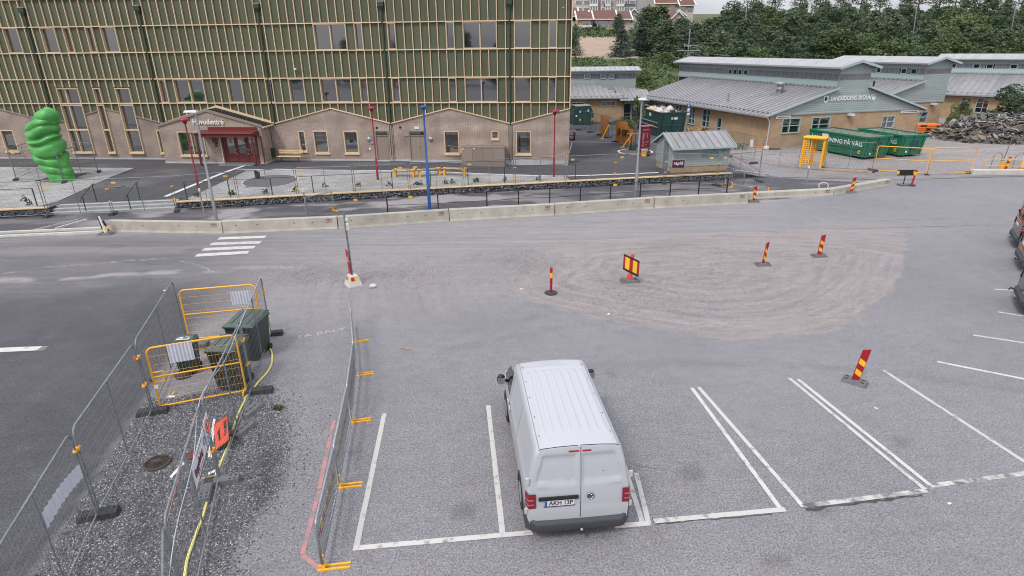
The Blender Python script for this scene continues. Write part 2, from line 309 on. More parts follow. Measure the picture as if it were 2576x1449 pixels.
def asphalt_mat(name, base, darkc, gravc, palec, speck=1.0):
    m = bpy.data.materials.new(name); m.use_nodes = True; nt = m.node_tree; N = nt.nodes; L = nt.links; b = N['Principled BSDF']; b.inputs['Roughness'].default_value = 0.88
    tc = N.new('ShaderNodeTexCoord')
    def noise(scale, detail=3, stretch=(1, 1, 1), rz=0, rough=0.6, vec=None):
        mp = N.new('ShaderNodeMapping'); mp.inputs['Scale'].default_value = stretch; mp.inputs['Rotation'].default_value = (0, 0, rz)
        L.new(vec or tc.outputs['Object'], mp.inputs['Vector'])
        n = N.new('ShaderNodeTexNoise'); n.inputs['Scale'].default_value = scale; n.inputs['Detail'].default_value = detail; n.inputs['Roughness'].default_value = rough
        L.new(mp.outputs['Vector'], n.inputs['Vector']); return n.outputs['Fac']
    def rng(x, a, bb, c, d):
        r = N.new('ShaderNodeMapRange'); r.inputs['From Min'].default_value = a; r.inputs['From Max'].default_value = bb; r.inputs['To Min'].default_value = c; r.inputs['To Max'].default_value = d; L.new(x, r.inputs['Value']); return r.outputs['Result']
    def mul(x, y):
        q = N.new('ShaderNodeMath'); q.operation = 'MULTIPLY'; L.new(x, q.inputs[0])
        if isinstance(y, float): q.inputs[1].default_value = y
        else: L.new(y, q.inputs[1])
        return q.outputs[0]
    def attr(nm): a = N.new('ShaderNodeAttribute'); a.attribute_name = nm; return a.outputs['Fac']
    def mix(f, A, B):
        x = N.new('ShaderNodeMix'); x.data_type = 'RGBA'
        if isinstance(f, float): x.inputs['Factor'].default_value = f
        else: L.new(f, x.inputs['Factor'])
        for s, v in (('A', A), ('B', B)):
            if isinstance(v, tuple): x.inputs[s].default_value = (*v, 1)
            else: L.new(v, x.inputs[s])
        return x.outputs['Result']
    big = noise(0.16, 5); med = noise(1.3, 4); fine = noise(26, 2, rough=0.7); fine2 = noise(75, 1, rough=0.8)
    streak = noise(1.0, 8, (0.16, 3.2, 1), -0.10, rough=0.72)
    col = mix(rng(big, 0.35, 0.65, 0, 1), tuple(c * 0.93 for c in base), tuple(c * 1.07 for c in base))
    col = mix(mul(rng(streak, 0.38, 0.7, 0, 1), attr('lane')), col, palec)
    col = mix(attr('dark'), col, darkc)
    col = mix(mul(rng(med, 0.50, 0.72, 0, 1), 0.22), col, tuple(c * 0.72 for c in base))
    # tyre-raked loose gravel: streaks run along the "ring" coordinate
    at1 = attr('ring'); at2 = attr('along'); cb = N.new('ShaderNodeCombineXYZ'); L.new(at1, cb.inputs[0]); L.new(at2, cb.inputs[1])
    rk = noise(1.0, 6, (1.9, 0.28, 1), vec=cb.outputs[0], rough=0.65); rk2 = noise(5.0, 4, (1.0, 0.30, 1), vec=cb.outputs[0])
    gcol = mix(rng(rk, 0.34, 0.66, 0, 1), tuple(c * 0.74 for c in gravc), tuple(c * 1.18 for c in gravc))
    gcol = mix(mul(rng(rk2, 0.45, 0.7, 0, 1), 0.4), gcol, (0.165, 0.165, 0.175)); gcol = mix(mul(rng(noise(7.0, 5, rough=0.75), 0.5, 0.66, 0, 1), 0.5), gcol, (0.13, 0.13, 0.14)); gcol = mix(mul(rng(noise(3.1, 5, (0.5, 1.6, 1), -0.1, rough=0.7), 0.52, 0.7, 0, 1), 0.5), gcol, (0.36, 0.33, 0.315))
    gcol = mix(mul(rng(noise(0.45, 4), 0.45, 0.7, 0, 1), 0.5), gcol, (0.33, 0.27, 0.245))
    col = mix(attr('grav'), col, gcol)
    col = mix(attr('pale'), col, palec)
    col = mix(attr('stain'), col, (0.20, 0.145, 0.12))
    sp = N.new('ShaderNodeVectorMath'); sp.operation = 'SCALE'; L.new(col, sp.inputs[0])
    s0 = mul(rng(noise(8, 5, rough=0.8), 0.3, 0.7, 0.82, 1.18), rng(noise(2.2, 5, (0.7, 1.3, 1), -0.1, rough=0.75), 0.3, 0.7, 0.90, 1.10)); s1 = mul(rng(fine, 0.25, 0.75, 1 - 0.60 * speck, 1 + 0.60 * speck), rng(fine2, 0.3, 0.7, 1 - 0.40 * speck, 1 + 0.40 * speck)); s1 = mul(s1, s0); L.new(s1, sp.inputs['Scale'])
    L.new(sp.outputs[0], b.inputs['Base Color'])
    bp = N.new('ShaderNodeBump'); bp.inputs['Strength'].default_value = 0.5; bp.inputs['Distance'].default_value = 0.008; L.new(fine, bp.inputs['Height']); L.new(bp.outputs['Normal'], b.inputs['Normal'])
    MATS[name] = m; return m
ASPH = asphalt_mat('worn_asphalt', (0.208, 0.203, 0.214), (0.064, 0.063, 0.072), (0.275, 0.247, 0.242), (0.33, 0.305, 0.30))
NEWASPH = asphalt_mat('new_asphalt', (0.068, 0.066, 0.072), (0.05, 0.05, 0.055), (0.22, 0.2, 0.19), (0.24, 0.23, 0.23), 0.5)

def grid_mesh(name, xs, ys, zf, m, attrs=None, **kw):
    X, Y = np.meshgrid(xs, ys); Z = zf(X, Y); nx, ny = len(xs), len(ys)
    v = np.stack([X, Y, Z], -1).reshape(-1, 3); i = np.arange(nx - 1)[None, :] + np.arange(ny - 1)[:, None] * nx
    f = np.stack([i, i + 1, i + 1 + nx, i + nx], -1).reshape(-1, 4)
    me = bpy.data.meshes.new(name); me.vertices.add(len(v)); me.vertices.foreach_set('co', v.ravel()); me.loops.add(f.size); me.loops.foreach_set('vertex_index', f.ravel())
    me.polygons.add(len(f)); me.polygons.foreach_set('loop_start', np.arange(0, f.size, 4)); me.polygons.foreach_set('loop_total', np.full(len(f), 4)); me.update(calc_edges=True)
    for k, a in (attrs(X, Y) if attrs else {}).items():
        at = me.attributes.new(k, 'FLOAT', 'POINT'); at.data.foreach_set('value', np.clip(a, -1000, 1000).astype(np.float32).ravel())
    me.materials.append(m); me.polygons.foreach_set('use_smooth', [True] * len(f)); return link(name, me, **kw)

GRAV = poly_world([(1270, 705), (1330, 655), (1385, 612), (1500, 598), (1700, 588), (1900, 580), (2100, 576), (2280, 574), (2284, 625), (2270, 690), (2235, 748), (2180, 795), (2110, 825), (2000, 846), (1880, 853), (1760, 848), (1640, 828), (1500, 800), (1390, 775), (1300, 750)])
DIRT1 = poly_world([(700, 760), (560, 700), (700, 670), (1000, 640), (1300, 640), (1330, 720), (1200, 780), (1000, 800), (800, 810)])
DARK = poly_world([(-900, 730), (0, 705), (300, 690), (545, 690), (592, 700), (560, 760), (450, 870), (385, 960), (366, 1000), (85, 1449), (-200, 2000), (-2500, 1449)])
GRAVEL = poly_world([(372, 1000), (420, 1005), (520, 985), (640, 975), (700, 1020), (722, 1130), (700, 1220), (640, 1300), (575, 1400), (560, 1470), (520, 1700), (-60, 1700), (85, 1449), (230, 1222)])
PATH = np.array([[-60, 23.3], [-28, 27.6], [-20.2, 29.4], [-14.3, 28.9], [-3.2, 30.8], [8, 33.0], [13.7, 33.9], [19.5, 35.8], [24.5, 38.4], [17, 41.3], [3.8, 38.6], [-10.5, 35.8], [-25.7, 33], [-60, 25.9]])
def road_attrs(X, Y):
    dG = sdist(X, Y, GRAV); edge = fbm(X, Y, 0.9, 11) - 0.5
    a = {}
    left = sstep(2.5, -3.5, X)                                         # the patch fades out on its left, ends in a crisp line elsewhere
    a['grav'] = np.clip(sstep(0.04, -0.08, dG + edge * 0.4 + (fbm(X, Y, 2.2, 19) - .5) * .45) * (0.93 - 0.55 * left) , 0, 1)
    d1 = sdist(X, Y, DIRT1); a['grav'] = np.maximum(a['grav'], sstep(1.8, -1.6, d1 + edge * 2.5) * 0.42)
    a['grav'] = np.maximum(a['grav'], sstep(0.55, 0.68, fbm(X * 0.22, Y, 0.8, 31)) * 0.45 * sstep(22, 26, Y) * sstep(34, 31, Y))
    cx, cy = GRAV[:, 0].mean(), GRAV[:, 1].mean() + 1.0
    a['ring'] = np.where(Y < cy + 1.5, dG * 1.6, np.hypot((X - cx) * 0.5, (Y - cy) * 1.3) * 1.4) ; a['along'] = np.arctan2((Y - cy) * 2, X - cx) * 5
    dD = sdist(X, Y, DARK); soft = 0.15 + 3.0 * sstep(16.5, 22, Y); a['dark'] = sstep(soft, -soft, dD + edge * (0.2 + 2 * sstep(16, 22, Y))) * (0.95 + 0.4 * (fbm(X, Y, 0.35, 5) - 0.5))
    # darker wear lanes of the upper road, left part
    a['dark'] = np.maximum(a['dark'], sstep(-6, -16, X) * sstep(19, 23, Y) * sstep(31, 27, Y) * (0.30 + 0.5 * fbm(X * 0.25, Y, 0.8, 9)))
    dP = sdist(X, Y, PATH); nP = fbm(X * 0.5, Y, 0.9, 21)
    a['dark'] = np.maximum(a['dark'], sstep(0.1, -0.1, dP) * 0.95)
    mud = sstep(0.1, -0.3, dP) * sstep(0.46, 0.62, nP) * sstep(7, -3, X) * sstep(-27, -18, X) * 0.8
    a['pale'] = np.maximum(mud, sstep(0.55, 0.62, fbm(X * 0.3, Y, 1.1, 41)) * sstep(0.6, 0.0, np.abs(dP)) * 0.7)
    a['pale'] = np.maximum(a['pale'], sstep(0.1, -0.4, dP) * sstep(0.55, 0.7, nP) * 0.35)
    yb = 22.6 + 0.055 * (X + 20) + 1.2 * (fbm(X, Y * 0, 0.1, 77) - 0.5)  # dusty seam across the left lanes
    a['pale'] = np.maximum(a['pale'], sstep(0.5, 0.0, np.abs(Y - yb)) * sstep(0.45, 0.6, fbm(X * 0.7, Y, 1.3, 51)) * sstep(-7, -10, X) * 0.75)
    a['lane'] = np.clip(sstep(18.5, 22, Y) * 0.85, 0, 1) * sstep(13, 9, X - 0.4 * (Y - 24)) * (1 - 0.6 * a['grav'])
    # tyre marks, oil spots and patched areas
    q = np.abs(np.hypot(X + 13.0, Y - 9.0) - 4.2); a['dark'] = np.maximum(a['dark'], a['dark'] + sstep(.16, .04, q) * sstep(6.5, 8, Y) * sstep(-16, -13, X) * .2)
    for (sx, sy, sr) in ((-3.6, 11.2, .35), (-1.0, 9.3, .28), (3.9, 10.4, .4), (6.1, 9.2, .3), (8.8, 11.4, .32), (4.6, 8.0, .22), (11.6, 10.2, .3), (0.2, 12.8, .25), (2.7, 14.6, .3)):
        d_ = np.hypot((X - sx), (Y - sy) * 1.2) + (fbm(X, Y, 2.6, 33) - .5) * .7; a['dark'] = np.maximum(a['dark'], sstep(sr, sr * .3, d_) * .38)
    for (xa, ya, xb, yb_) in ((-2.0, 16.0, 9.0, 18.4), (-1.6, 17.3, 9.4, 19.8), (2.0, 15.0, 14.0, 13.2)):
        tt = np.clip(((X - xa) * (xb - xa) + (Y - ya) * (yb_ - ya)) / ((xb - xa) ** 2 + (yb_ - ya) ** 2), 0, 1); bow = .8 * np.sin(tt * PI); dd_ = np.hypot(X - xa - tt * (xb - xa), Y - ya - tt * (yb_ - ya) - bow); a['dark'] = np.maximum(a['dark'], sstep(.28, .08, dd_) * .16 * fbm(X, Y, 1.5, 44) * 1.6)
    a['stain'] = sstep(0.68, 0.78, fbm(X, Y, 1.9, 61)) * 0.22 * sstep(9, 3, X) * sstep(15.5, 13, Y) * sstep(-8, -5, X)
    gr = sdist(X, Y, GRAVEL); a['dark'] = np.maximum(a['dark'], sstep(0.25, -0.3, gr) * 0.60)
    return a
road = grid_mesh('road', np.unique(np.round(np.r_[np.arange(-36, -2, 0.2), np.arange(-2, 20, 0.12), np.arange(20, 44.01, 0.2)], 3)), np.unique(np.round(np.r_[np.arange(2.0, 14, 0.2), np.arange(14, 28, 0.12), np.arange(28, 42.01, 0.2)], 3)), lambda X, Y: X * 0, ASPH, road_attrs, kind='structure')
apron = MB().add([(-300, -200, -0.04), (300, -200, -0.04), (300, 79, -0.04), (-300, 79, -0.04)], [(0, 1, 2, 3)]).obj('ground', ASPH, kind='structure')

# plaza in front of the new building
vgz = np.vectorize(gz)
def plaza_attrs(X, Y):
    n = fbm(X * 0.6, Y, 0.5, 71); a = {'pale': sstep(0.58, 0.72, n) * 0.25, 'dark': sstep(0.5, 0.4, n) * 0.4}
    a['grav'] = sstep(15.5, 17, X) * 0.8
    a['ring'] = Y * 2; a['along'] = X; a['lane'] = X * 0 + 0.15; return a
def warp_plaza(o):
    me = o.data; n = len(me.vertices); co = np.empty(n * 3); me.vertices.foreach_get('co', co); co = co.reshape(-1, 3)
    gy = np.array([gab_y(x) for x in co[:, 0]]); t = (co[:, 1] - 30) / 60.0; y = gy + 0.12 + t * (90 - gy)
    stair = (co[:, 0] > -25.75) & (co[:, 0] < -19.25); y = np.where(stair, np.maximum(y, gy + 0.98), y)
    co[:, 1] = y; co[:, 2] = vgz(co[:, 0], y); me.vertices.foreach_set('co', co.ravel()); me.update()
    for k, v in plaza_attrs(co[:, 0], co[:, 1]).items():
        at = me.attributes.new(k, 'FLOAT', 'POINT'); at.data.foreach_set('value', v.astype(np.float32))
xs = np.unique(np.concatenate([np.arange(-60, 18.2, 0.5), [-25.74, -19.26, -25.76, -19.24]]))
plaza = grid_mesh('plaza', xs, np.linspace(30, 90, 100), lambda X, Y: X * 0, NEWASPH, None, kind='structure'); warp_plaza(plaza)
# construction yard in front of the old school
def yard_attrs(X, Y):
    n = fbm(X * 0.35, Y, 0.5, 81); a = {'grav': np.clip(0.35 + 1.4 * (n - 0.4) + 0.5 * sstep(43, 46, Y), 0, 1), 'ring': Y * 2.2 + 0.3 * X, 'along': X * 0.5, 'lane': X * 0 + 0.3}
    a['dark'] = sstep(44, 41.5, Y - 0.12 * (X - 20)) * sstep(0.42, 0.55, fbm(X * 0.4, Y, 0.45, 83)) * 0.7; a['pale'] = sstep(0.62, 0.7, fbm(X * 0.5, Y, 0.8, 85)) * 0.4; return a
yard = grid_mesh('schoolyard', np.arange(17.3, 90, 0.5), np.concatenate([[38.6], np.arange(39, 90.1, 0.5)]), lambda X, Y: np.where(Y < 38.8, 0.004, vgz(X, Y)), ASPH, yard_attrs, kind='structure')
def skirt_yard():
    me = yard.data; co = np.empty(len(me.vertices) * 3); me.vertices.foreach_get('co', co); co = co.reshape(-1, 3)
    sel = co[:, 1] < 43; yl = np.interp(co[:, 0], [17.3, 18.5, 25, 33, 45, 90], [41.2, 40.9, 39.6, 40.2, 41.0, 42]); co[:, 1] = np.where(co[:, 1] < yl, yl, co[:, 1])
    co[:, 2] = [max(0.006, gz(x, y)) if y > 39 else 0.006 for x, y in co[:, :2]]; me.vertices.foreach_set('co', co.ravel()); me.update()
skirt_yard()

# hillside behind
GRASS = mat('hill_grass', (0.055, 0.085, 0.028), 0.95, col2=(0.20, 0.17, 0.095), scale=0.09, detail=8, thresh=(0.42, 0.66), bump=0.6, bscale=1.5, bdist=0.3)
SAND = mat('bare_sand', (0.36, 0.27, 0.205), 0.95, var=0.12, scale=0.4, detail=8, bump=0.5, bscale=1.5, bdist=0.15)
GREENBANK = mat('green_bank', (0.045, 0.085, 0.022), 0.95, col2=(0.12, 0.15, 0.05), scale=0.5, detail=8, bump=0.8, bscale=2, bdist=0.4)
BROWNBANK = mat('brown_bank', (0.15, 0.115, 0.095), 0.95, var=0.3, scale=0.7, detail=8, bump=0.5, bscale=2, bdist=0.2)
def hz(x, y):
    a = np.interp(y, [78, 84, 92, 100, 112, 140, 155, 170, 200, 260, 420], [0.15, 2.2, 4.2, 5.6, 6.9, 10.2, 11.6, 12.7, 15.5, 22, 30])
    b = np.interp(y, [78, 90, 100, 115, 150, 200, 420], [0.1, 0.6, 1.8, 3.6, 7.6, 14.5, 27]); w = sstep(20, 37, np.asarray(x, float))
    return a * (1 - w) + b * w
hill = grid_mesh('hillside', np.arange(-420, 421, 6.0), np.concatenate([np.arange(78, 210, 3.0), np.arange(210, 900, 30.0)]), lambda X, Y: hz(X, Y) + (fbm(X, Y, 0.07, 91) - 0.5) * 1.2 * sstep(82, 110, Y), GRASS, None, kind='structure')
def patch(name, px, y0, y1, m, off, nx=50, ny=30, ragged=1.0):       # a ground patch that follows the hillside
    P = np.array(px); xs = np.linspace(P[:, 0].min(), P[:, 0].max(), nx); ys = np.linspace(y0, y1, ny)
    mb = MB(); X, Y = np.meshgrid(xs, ys); D_ = sdist(X, Y, P) + (fbm(X, Y, 0.35, 17) - 0.5) * ragged * 4; Z = hz(X, Y) + (fbm(X, Y, 0.07, 91) - 0.5) * 1.2 * sstep(82, 110, Y) + off + 0.25
    vs = [(X[j, i], Y[j, i], Z[j, i]) for j in range(ny) for i in range(nx)]
    fs = [(j * nx + i, j * nx + i + 1, (j + 1) * nx + i + 1, (j + 1) * nx + i) for j in range(ny - 1) for i in range(nx - 1) if D_[j, i] < 0]
    mb.add(vs, fs, True); return mb.obj(name, m, kind='structure')
patch('sand_slope', [(9, 104), (33, 104), (37, 112), (33, 124), (27, 142), (9, 142)], 103, 143, SAND, 0.15, 60, 60, 0.5)
patch('green_bank', [(8, 79), (31, 79), (38, 90), (38, 104), (8, 103.5)], 79, 105, GREENBANK, 0.3, 60, 50, 0.4)
patch('brown_bank', [(33, 98), (66, 98), (62, 114), (34, 116)], 97, 117, BROWNBANK, 0.25, 60, 40, 0.4)

# ---- painted markings, children of the road
PAINT = mat('worn_white_paint', (0.53, 0.515, 0.49), 0.75, col2=(0.24, 0.235, 0.235), scale=5.5, detail=10, thresh=(0.54, 0.70), bump=0.2)
PAINTW = mat('bare_worn_paint', (0.55, 0.53, 0.51), 0.8, col2=(0.12, 0.12, 0.12), scale=2.2, detail=8, thresh=(0.44, 0.60))
PINK = mat('pink_chalk_paint', (0.50, 0.24, 0.23), 0.85, col2=(0.25, 0.22, 0.225), scale=3, detail=8, thresh=(0.42, 0.62))
LZ = [0]
def line(a, b, w=0.1, m=PAINT, name='parking_line', par=None, z=0.005, fn=gp, lab=None):
    LZ[0] += 1; z = 0.004 + 0.0011 * (LZ[0] % 9)
    A = fn(*a); B = fn(*b); d = (B - A); d.z = 0; d.normalize(); n = Vector((-d.y, d.x, 0)) * w / 2
    k = max(1, int((B - A).length / 0.35)); mb = MB(); vs = []
    for i in range(k + 1):
        p = A.lerp(B, i / k); j1, j2 = random.uniform(-.006, .006), random.uniform(-.006, .006); vs += [(p.x - n.x * (1 + j1 * 10), p.y - n.y * (1 + j1 * 10), p.z + z), (p.x + n.x * (1 + j2 * 10), p.y + n.y * (1 + j2 * 10), p.z + z)]
    mb.add(vs, [(2 * i, 2 * i + 2, 2 * i + 3, 2 * i + 1) for i in range(k)]); o = mb.obj(name, m, par or road)
    if lab: o['label'] = lab
    return o
for a, b, w in [((967, 1040), (896, 1378), .11), ((1228, 1020), (1265, 1347), .11), ((1600, 1190), (1633, 1322), .1), ((1570, 1170), (1618, 1322), .1),
                ((1740, 976), (1966, 1284), .1), ((1758, 975), (2021, 1276), .1), ((1986, 952), (2326, 1232), .1), ((2008, 955), (2340, 1222), .1),
                ((2223, 932), (2620, 1189), .1), ((2358, 910), (2640, 966), .1), ((2448, 843), (2650, 874), .1), ((2511, 785), (2640, 806), .1), ((2501, 728), (2620, 735), .1)]: line(a, b, w)
for a, b, m in [((888, 1380), (1340, 1340), PAINT), ((1545, 1325), (1632, 1317), PAINT), ((1645, 1312), (1975, 1282), PAINT), ((2021, 1274), (2330, 1235), PAINTW), ((2340, 1222), (2660, 1180), PAINTW)]: line(a, b, .12, m)
for a, b in [((840, 1058), (803, 1230)), ((803, 1235), (760, 1395)), ((760, 1397), (815, 1440))]: line(a, b, .09, PINK, 'chalk_line')
for a, b in [((550, 600), (668, 596)), ((530, 614), (656, 610)), ((510, 628), (641, 622)), ((493, 643), (625, 635))]: line(a, b, .42, PAINT, 'crosswalk_stripe')
line((-60, 884), (100, 877), .30, PAINT, 'lane_dash'); line((100, 877), (116, 876), .30, mat('worn_dash_end', (0.2, 0.2, 0.18), .9), 'lane_dash')
tb = gp(808, 838); te_ = gp(764, 846); tf_ = gp(852, 830); text('chalk_word', 'TA BALY', 0.30, M['chalk'], road, (tb.x, tb.y, 0.006), (0, 0, ang(te_, tf_)), 1.35, 0.0005)
CRACK = mat('crack_filler', (0.06, 0.06, 0.062), 0.9, var=0.3)
def wiggle(pts, w, m, name, z=0.0045, amp=0.05, par=None):
    P = [gp(*p) for p in pts]; mb = MB(); vs = []; Q = []
    for i in range(len(P) - 1):
        k = max(2, int((P[i + 1] - P[i]).length / 0.12))
        for j in range(k): q = P[i].lerp(P[i + 1], j / k); Q.append((q.x + random.uniform(-amp, amp), q.y + random.uniform(-amp, amp)))
    for i, (x, y) in enumerate(Q):
        x2, y2 = Q[min(i + 1, len(Q) - 1)]; x1, y1 = Q[max(i - 1, 0)]; d = math.hypot(x2 - x1, y2 - y1) + 1e-6; nx, ny = -(y2 - y1) / d, (x2 - x1) / d; ww = w * random.uniform(0.2, 1)
        vs += [(x - nx * ww, y - ny * ww, z), (x + nx * ww, y + ny * ww, z)]
    mb.add(vs, [(2 * i, 2 * i + 2, 2 * i + 3, 2 * i + 1) for i in range(len(Q) - 1)]); return mb.obj(name, m, par or road)
wiggle([(455, 655), (500, 668), (550, 690)], 0.035, mat('pale_crack', (0.30, 0.285, 0.28), .95, var=.3), 'crack_line'); wiggle([(0, 690), (120, 672), (240, 664), (330, 655), (430, 650)], 0.12, mat('loose_grit', (0.215, 0.205, 0.205), .95, var=.3), 'grit_line', amp=.1)
wiggle([(2100, 577), (2280, 572), (2480, 566), (2600, 566)], 0.025, CRACK, 'crack_line', amp=.03); wiggle([(2250, 552), (2420, 549)], 0.02, CRACK, 'crack_line', amp=.03)
wiggle([(1650, 1318), (1800, 1306), (1960, 1291)], 0.02, CRACK, 'crack_line', amp=.02); wiggle([(2030, 1284), (2180, 1262), (2335, 1243)], 0.05, CRACK, 'crack_line', amp=.03)
wiggle([(1595, 1168), (1640, 1178), (1690, 1180)], 0.012, M['pallet_dk'], 'rust_line', amp=.02)
for u, v, r in [(397, 1167, .27), (1800, 512, 0)]:
    if r:
        P = gp(u, v); g = thing('drain_grate', 'round cast iron domed drain grate in the dark gravel strip', 'drain grate', (P.x, P.y, 0.012))
        MB().lathe([(.27, 0), (.27, .04), (.24, .05), (.24, .01)], 24).obj('ring', M['iron'], g)
        for k in range(8):
            a = k * PI / 8; s, c = math.sin(a), math.cos(a); MB().tube([(c * .24, s * .24, .03), (c * .12, s * .12, .075), (0, 0, .09), (-c * .12, -s * .12, .075), (-c * .24, -s * .24, .03)], .011, 5).obj('bar', M['iron'], g)
        MB().lathe([(0.001, .095), (.04, .09)], 10).obj('hub', M['iron'], g); MB().lathe([(.245, .005), (.001, .006)], 20).obj('pit', M['dark'], g)

# ---- plaza paving fields, white edging and tree disc
PAVE = brick_mat('grey_block_paving', (0.33, 0.325, 0.32), (0.40, 0.395, 0.385), (0.17, 0.165, 0.16), bw=0.42, bh=0.21, mo=0.012, blot=0.22)
def pave_mat():
    m = PAVE.copy(); nt = m.node_tree
    for n in nt.nodes:
        if n.type == 'COMBXYZ': cb = n
        if n.type == 'SEPXYZ': sp = n
    for l in list(nt.links):
        if l.to_node == cb: nt.links.remove(l)
    nt.links.new(sp.outputs[0], cb.inputs[0]); nt.links.new(sp.outputs[1], cb.inputs[1]); m.name = 'block_paving'; return m
PAVEM = pave_mat()
def plaza_poly(name, px, m, off, step=0.5, par=None, border=None):
    P = poly_world(px, fn=gpz) if not isinstance(px, np.ndarray) else px
    import bmesh
    bm = bmesh.new(); f = bm.faces.new([bm.verts.new((x, y, 0)) for x, y in P])
    x0, x1, y0, y1 = P[:, 0].min(), P[:, 0].max(), P[:, 1].min(), P[:, 1].max()
    for x in np.arange(math.ceil(x0), x1, 1.0): bmesh.ops.bisect_plane(bm, geom=bm.verts[:] + bm.edges[:] + bm.faces[:], plane_co=(x, 0, 0), plane_no=(1, 0, 0))
    for y in np.arange(math.ceil(y0), y1, 1.0): bmesh.ops.bisect_plane(bm, geom=bm.verts[:] + bm.edges[:] + bm.faces[:], plane_co=(0, y, 0), plane_no=(0, 1, 0))
    for v in bm.verts: v.co.z = gz(v.co.x, v.co.y) + off
    bmesh.ops.recalc_face_normals(bm, faces=bm.faces[:]); me = bpy.data.meshes.new(name); bm.to_mesh(me); bm.free(); me.materials.append(m)
    if me.polygons and me.polygons[0].normal.z < 0: me.flip_normals()
    return link(name, me, par, kind=None if par else 'structure')
def gedge(u, v, dy=0.14): P = gpz(u, v); P.y = gab_y(P.x) + dy; return (P.x, P.y)
pvR = [tuple(gpz(*q)[:2]) for q in [ZA(2400, 205), ZA(1800, 482)]] + [gedge(*ZA(1840, 500), 0.35), gedge(*ZB(1000, 425), 0.35), gedge(*ZB(2576, 350), 0.35), gedge(*ZC(1030, 275), 0.35)] + [tuple(gpz(*q)[:2]) for q in [ZC(990, 243), ZC(600, 222), ZC(0, 207), ZB(1600, 212), ZB(900, 205)]]
plaza_poly('paving_field', np.array(pvR), PAVEM, 0.02)
pvL = [tuple(gpz(*q)[:2]) for q in [ZA(1300, 182), ZA(560, 505)]] + [gedge(*ZA(400, 545), .35), gedge(*ZA(0, 565), .35), (-45, 30.2), (-55, 33), (-52, 41)] + [tuple(gpz(*q)[:2]) for q in [ZA(0, 172)]]
plaza_poly('paving_field', np.array(pvL), PAVEM, 0.02)
WSTONE = mat('white_edging', (0.66, 0.655, 0.64), 0.8, var=0.08, scale=4)
def strip(pts, w, name='white_edging', m=None, off=0.03, par=None):
    Q = []
    for i in range(len(pts) - 1):
        A, B = Vector(pts[i]), Vector(pts[i + 1]); k = max(1, int((B - A).length / 1.0))
        for j in range(k): Q.append(A.lerp(B, j / k))
    Q.append(Vector(pts[-1])); vs = []
    for i, q in enumerate(Q):
        d = (Q[min(i + 1, len(Q) - 1)] - Q[max(i - 1, 0)]).normalized(); n = Vector((-d.y, d.x)) * w / 2
        for s in (-1, 1): x, y = q.x + n.x * s, q.y + n.y * s; vs.append((x, y, gz(x, y) + off))
    return MB().add(vs, [(2 * i, 2 * i + 2, 2 * i + 3, 2 * i + 1) for i in range(len(Q) - 1)]).obj(name, m or WSTONE, par or plaza)
w2 = lambda *px: [tuple(gpz(*q)[:2]) for q in px]
strip(w2(ZA(2365, 160), ZA(2050, 275), ZA(1600, 460)), 0.30)
strip(w2(ZA(2290, 195), ZB(400, 198), ZB(900, 203), ZB(1600, 208), ZC(0, 205), ZC(620, 232), ZC(1000, 238)), 0.16)
strip(w2(ZC(1000, 238), ZC(1300, 228), ZC(1800, 208)), 0.22)
strip(w2(ZE(95, 965), ZE(600, 970)), 0.18); strip(w2(ZE(130, 970), ZE(100, 1090)), 0.06)
def ring_xy(cx, cy, r, n=40): return [(cx + r * math.cos(2 * PI * k / n), cy + r * math.sin(2 * PI * k / n)) for k in range(n + 1)]
tc1 = gpz(*ZB(552, 308)); strip(ring_xy(tc1.x, tc1.y, 1.72), 0.12, 'disc_edging', mat('pale_ring', (.45, .45, .44), .8))
plaza_poly('gravel_disc', np.array(ring_xy(tc1.x, tc1.y, 1.66)[:-1]), mat('disc_gravel', (0.13, 0.13, 0.135), .95, var=.35, scale=25), 0.035, par=plaza)
tc2 = gpz(*ZE(818, 1072)); strip(ring_xy(tc2.x, tc2.y, 1.35), 0.16, 'tree_ring')
for q, r in [(ZB(335, 363), .2), (ZA(1158, 360), .28)]:
    P = gpz(*q); MB().lathe([(r, 0), (r, .012), (.001, .012)], 20, (P.x, P.y, P.z + .025)).obj('manhole_cover', M['galv_dk'], plaza)
soil = plaza_poly('soil_patch', np.array(w2(ZA(330, 310), ZA(560, 250), ZA(870, 225), ZA(720, 285), ZA(560, 320))), mat('dark_soil', (0.07, 0.065, 0.06), .95, var=.5, scale=5), 0.035, par=plaza)
# ================================================================== NEW TIMBER-CLAD BUILDING
YAW = -0.09449; DV = Vector((math.cos(YAW), math.sin(YAW), 0)); NV = Vector((-math.sin(YAW), math.cos(YAW), 0))
FO = DV * 0.06 + NV * 44.0
def fpos(s, d=0.0, z=0.0): p = DV * s + NV * (44 + d); return Vector((p.x, p.y, z))
bld = thing('clad_building', 'long three storey building with green panels, pale timber battens and a zigzag brick base', 'building', FO, YAW)
G = 8.77 / 15; PIPES = [-4.14 - 8.77 * k for k in range(6)]
def xs_(s): return s - 0.06
ROWS = [(3.2, 4.85), (4.85, 6.56), (6.56, 8.38), (8.38, 10.14), (10.14, 11.95)]
TOP = 13.7
def zig(s):                                           # zigzag top of the brick base
    t = ((s + 4.14) / 8.77) % 1.0; return 3.37 + 1.07 * (1 - abs(2 * t - 1))
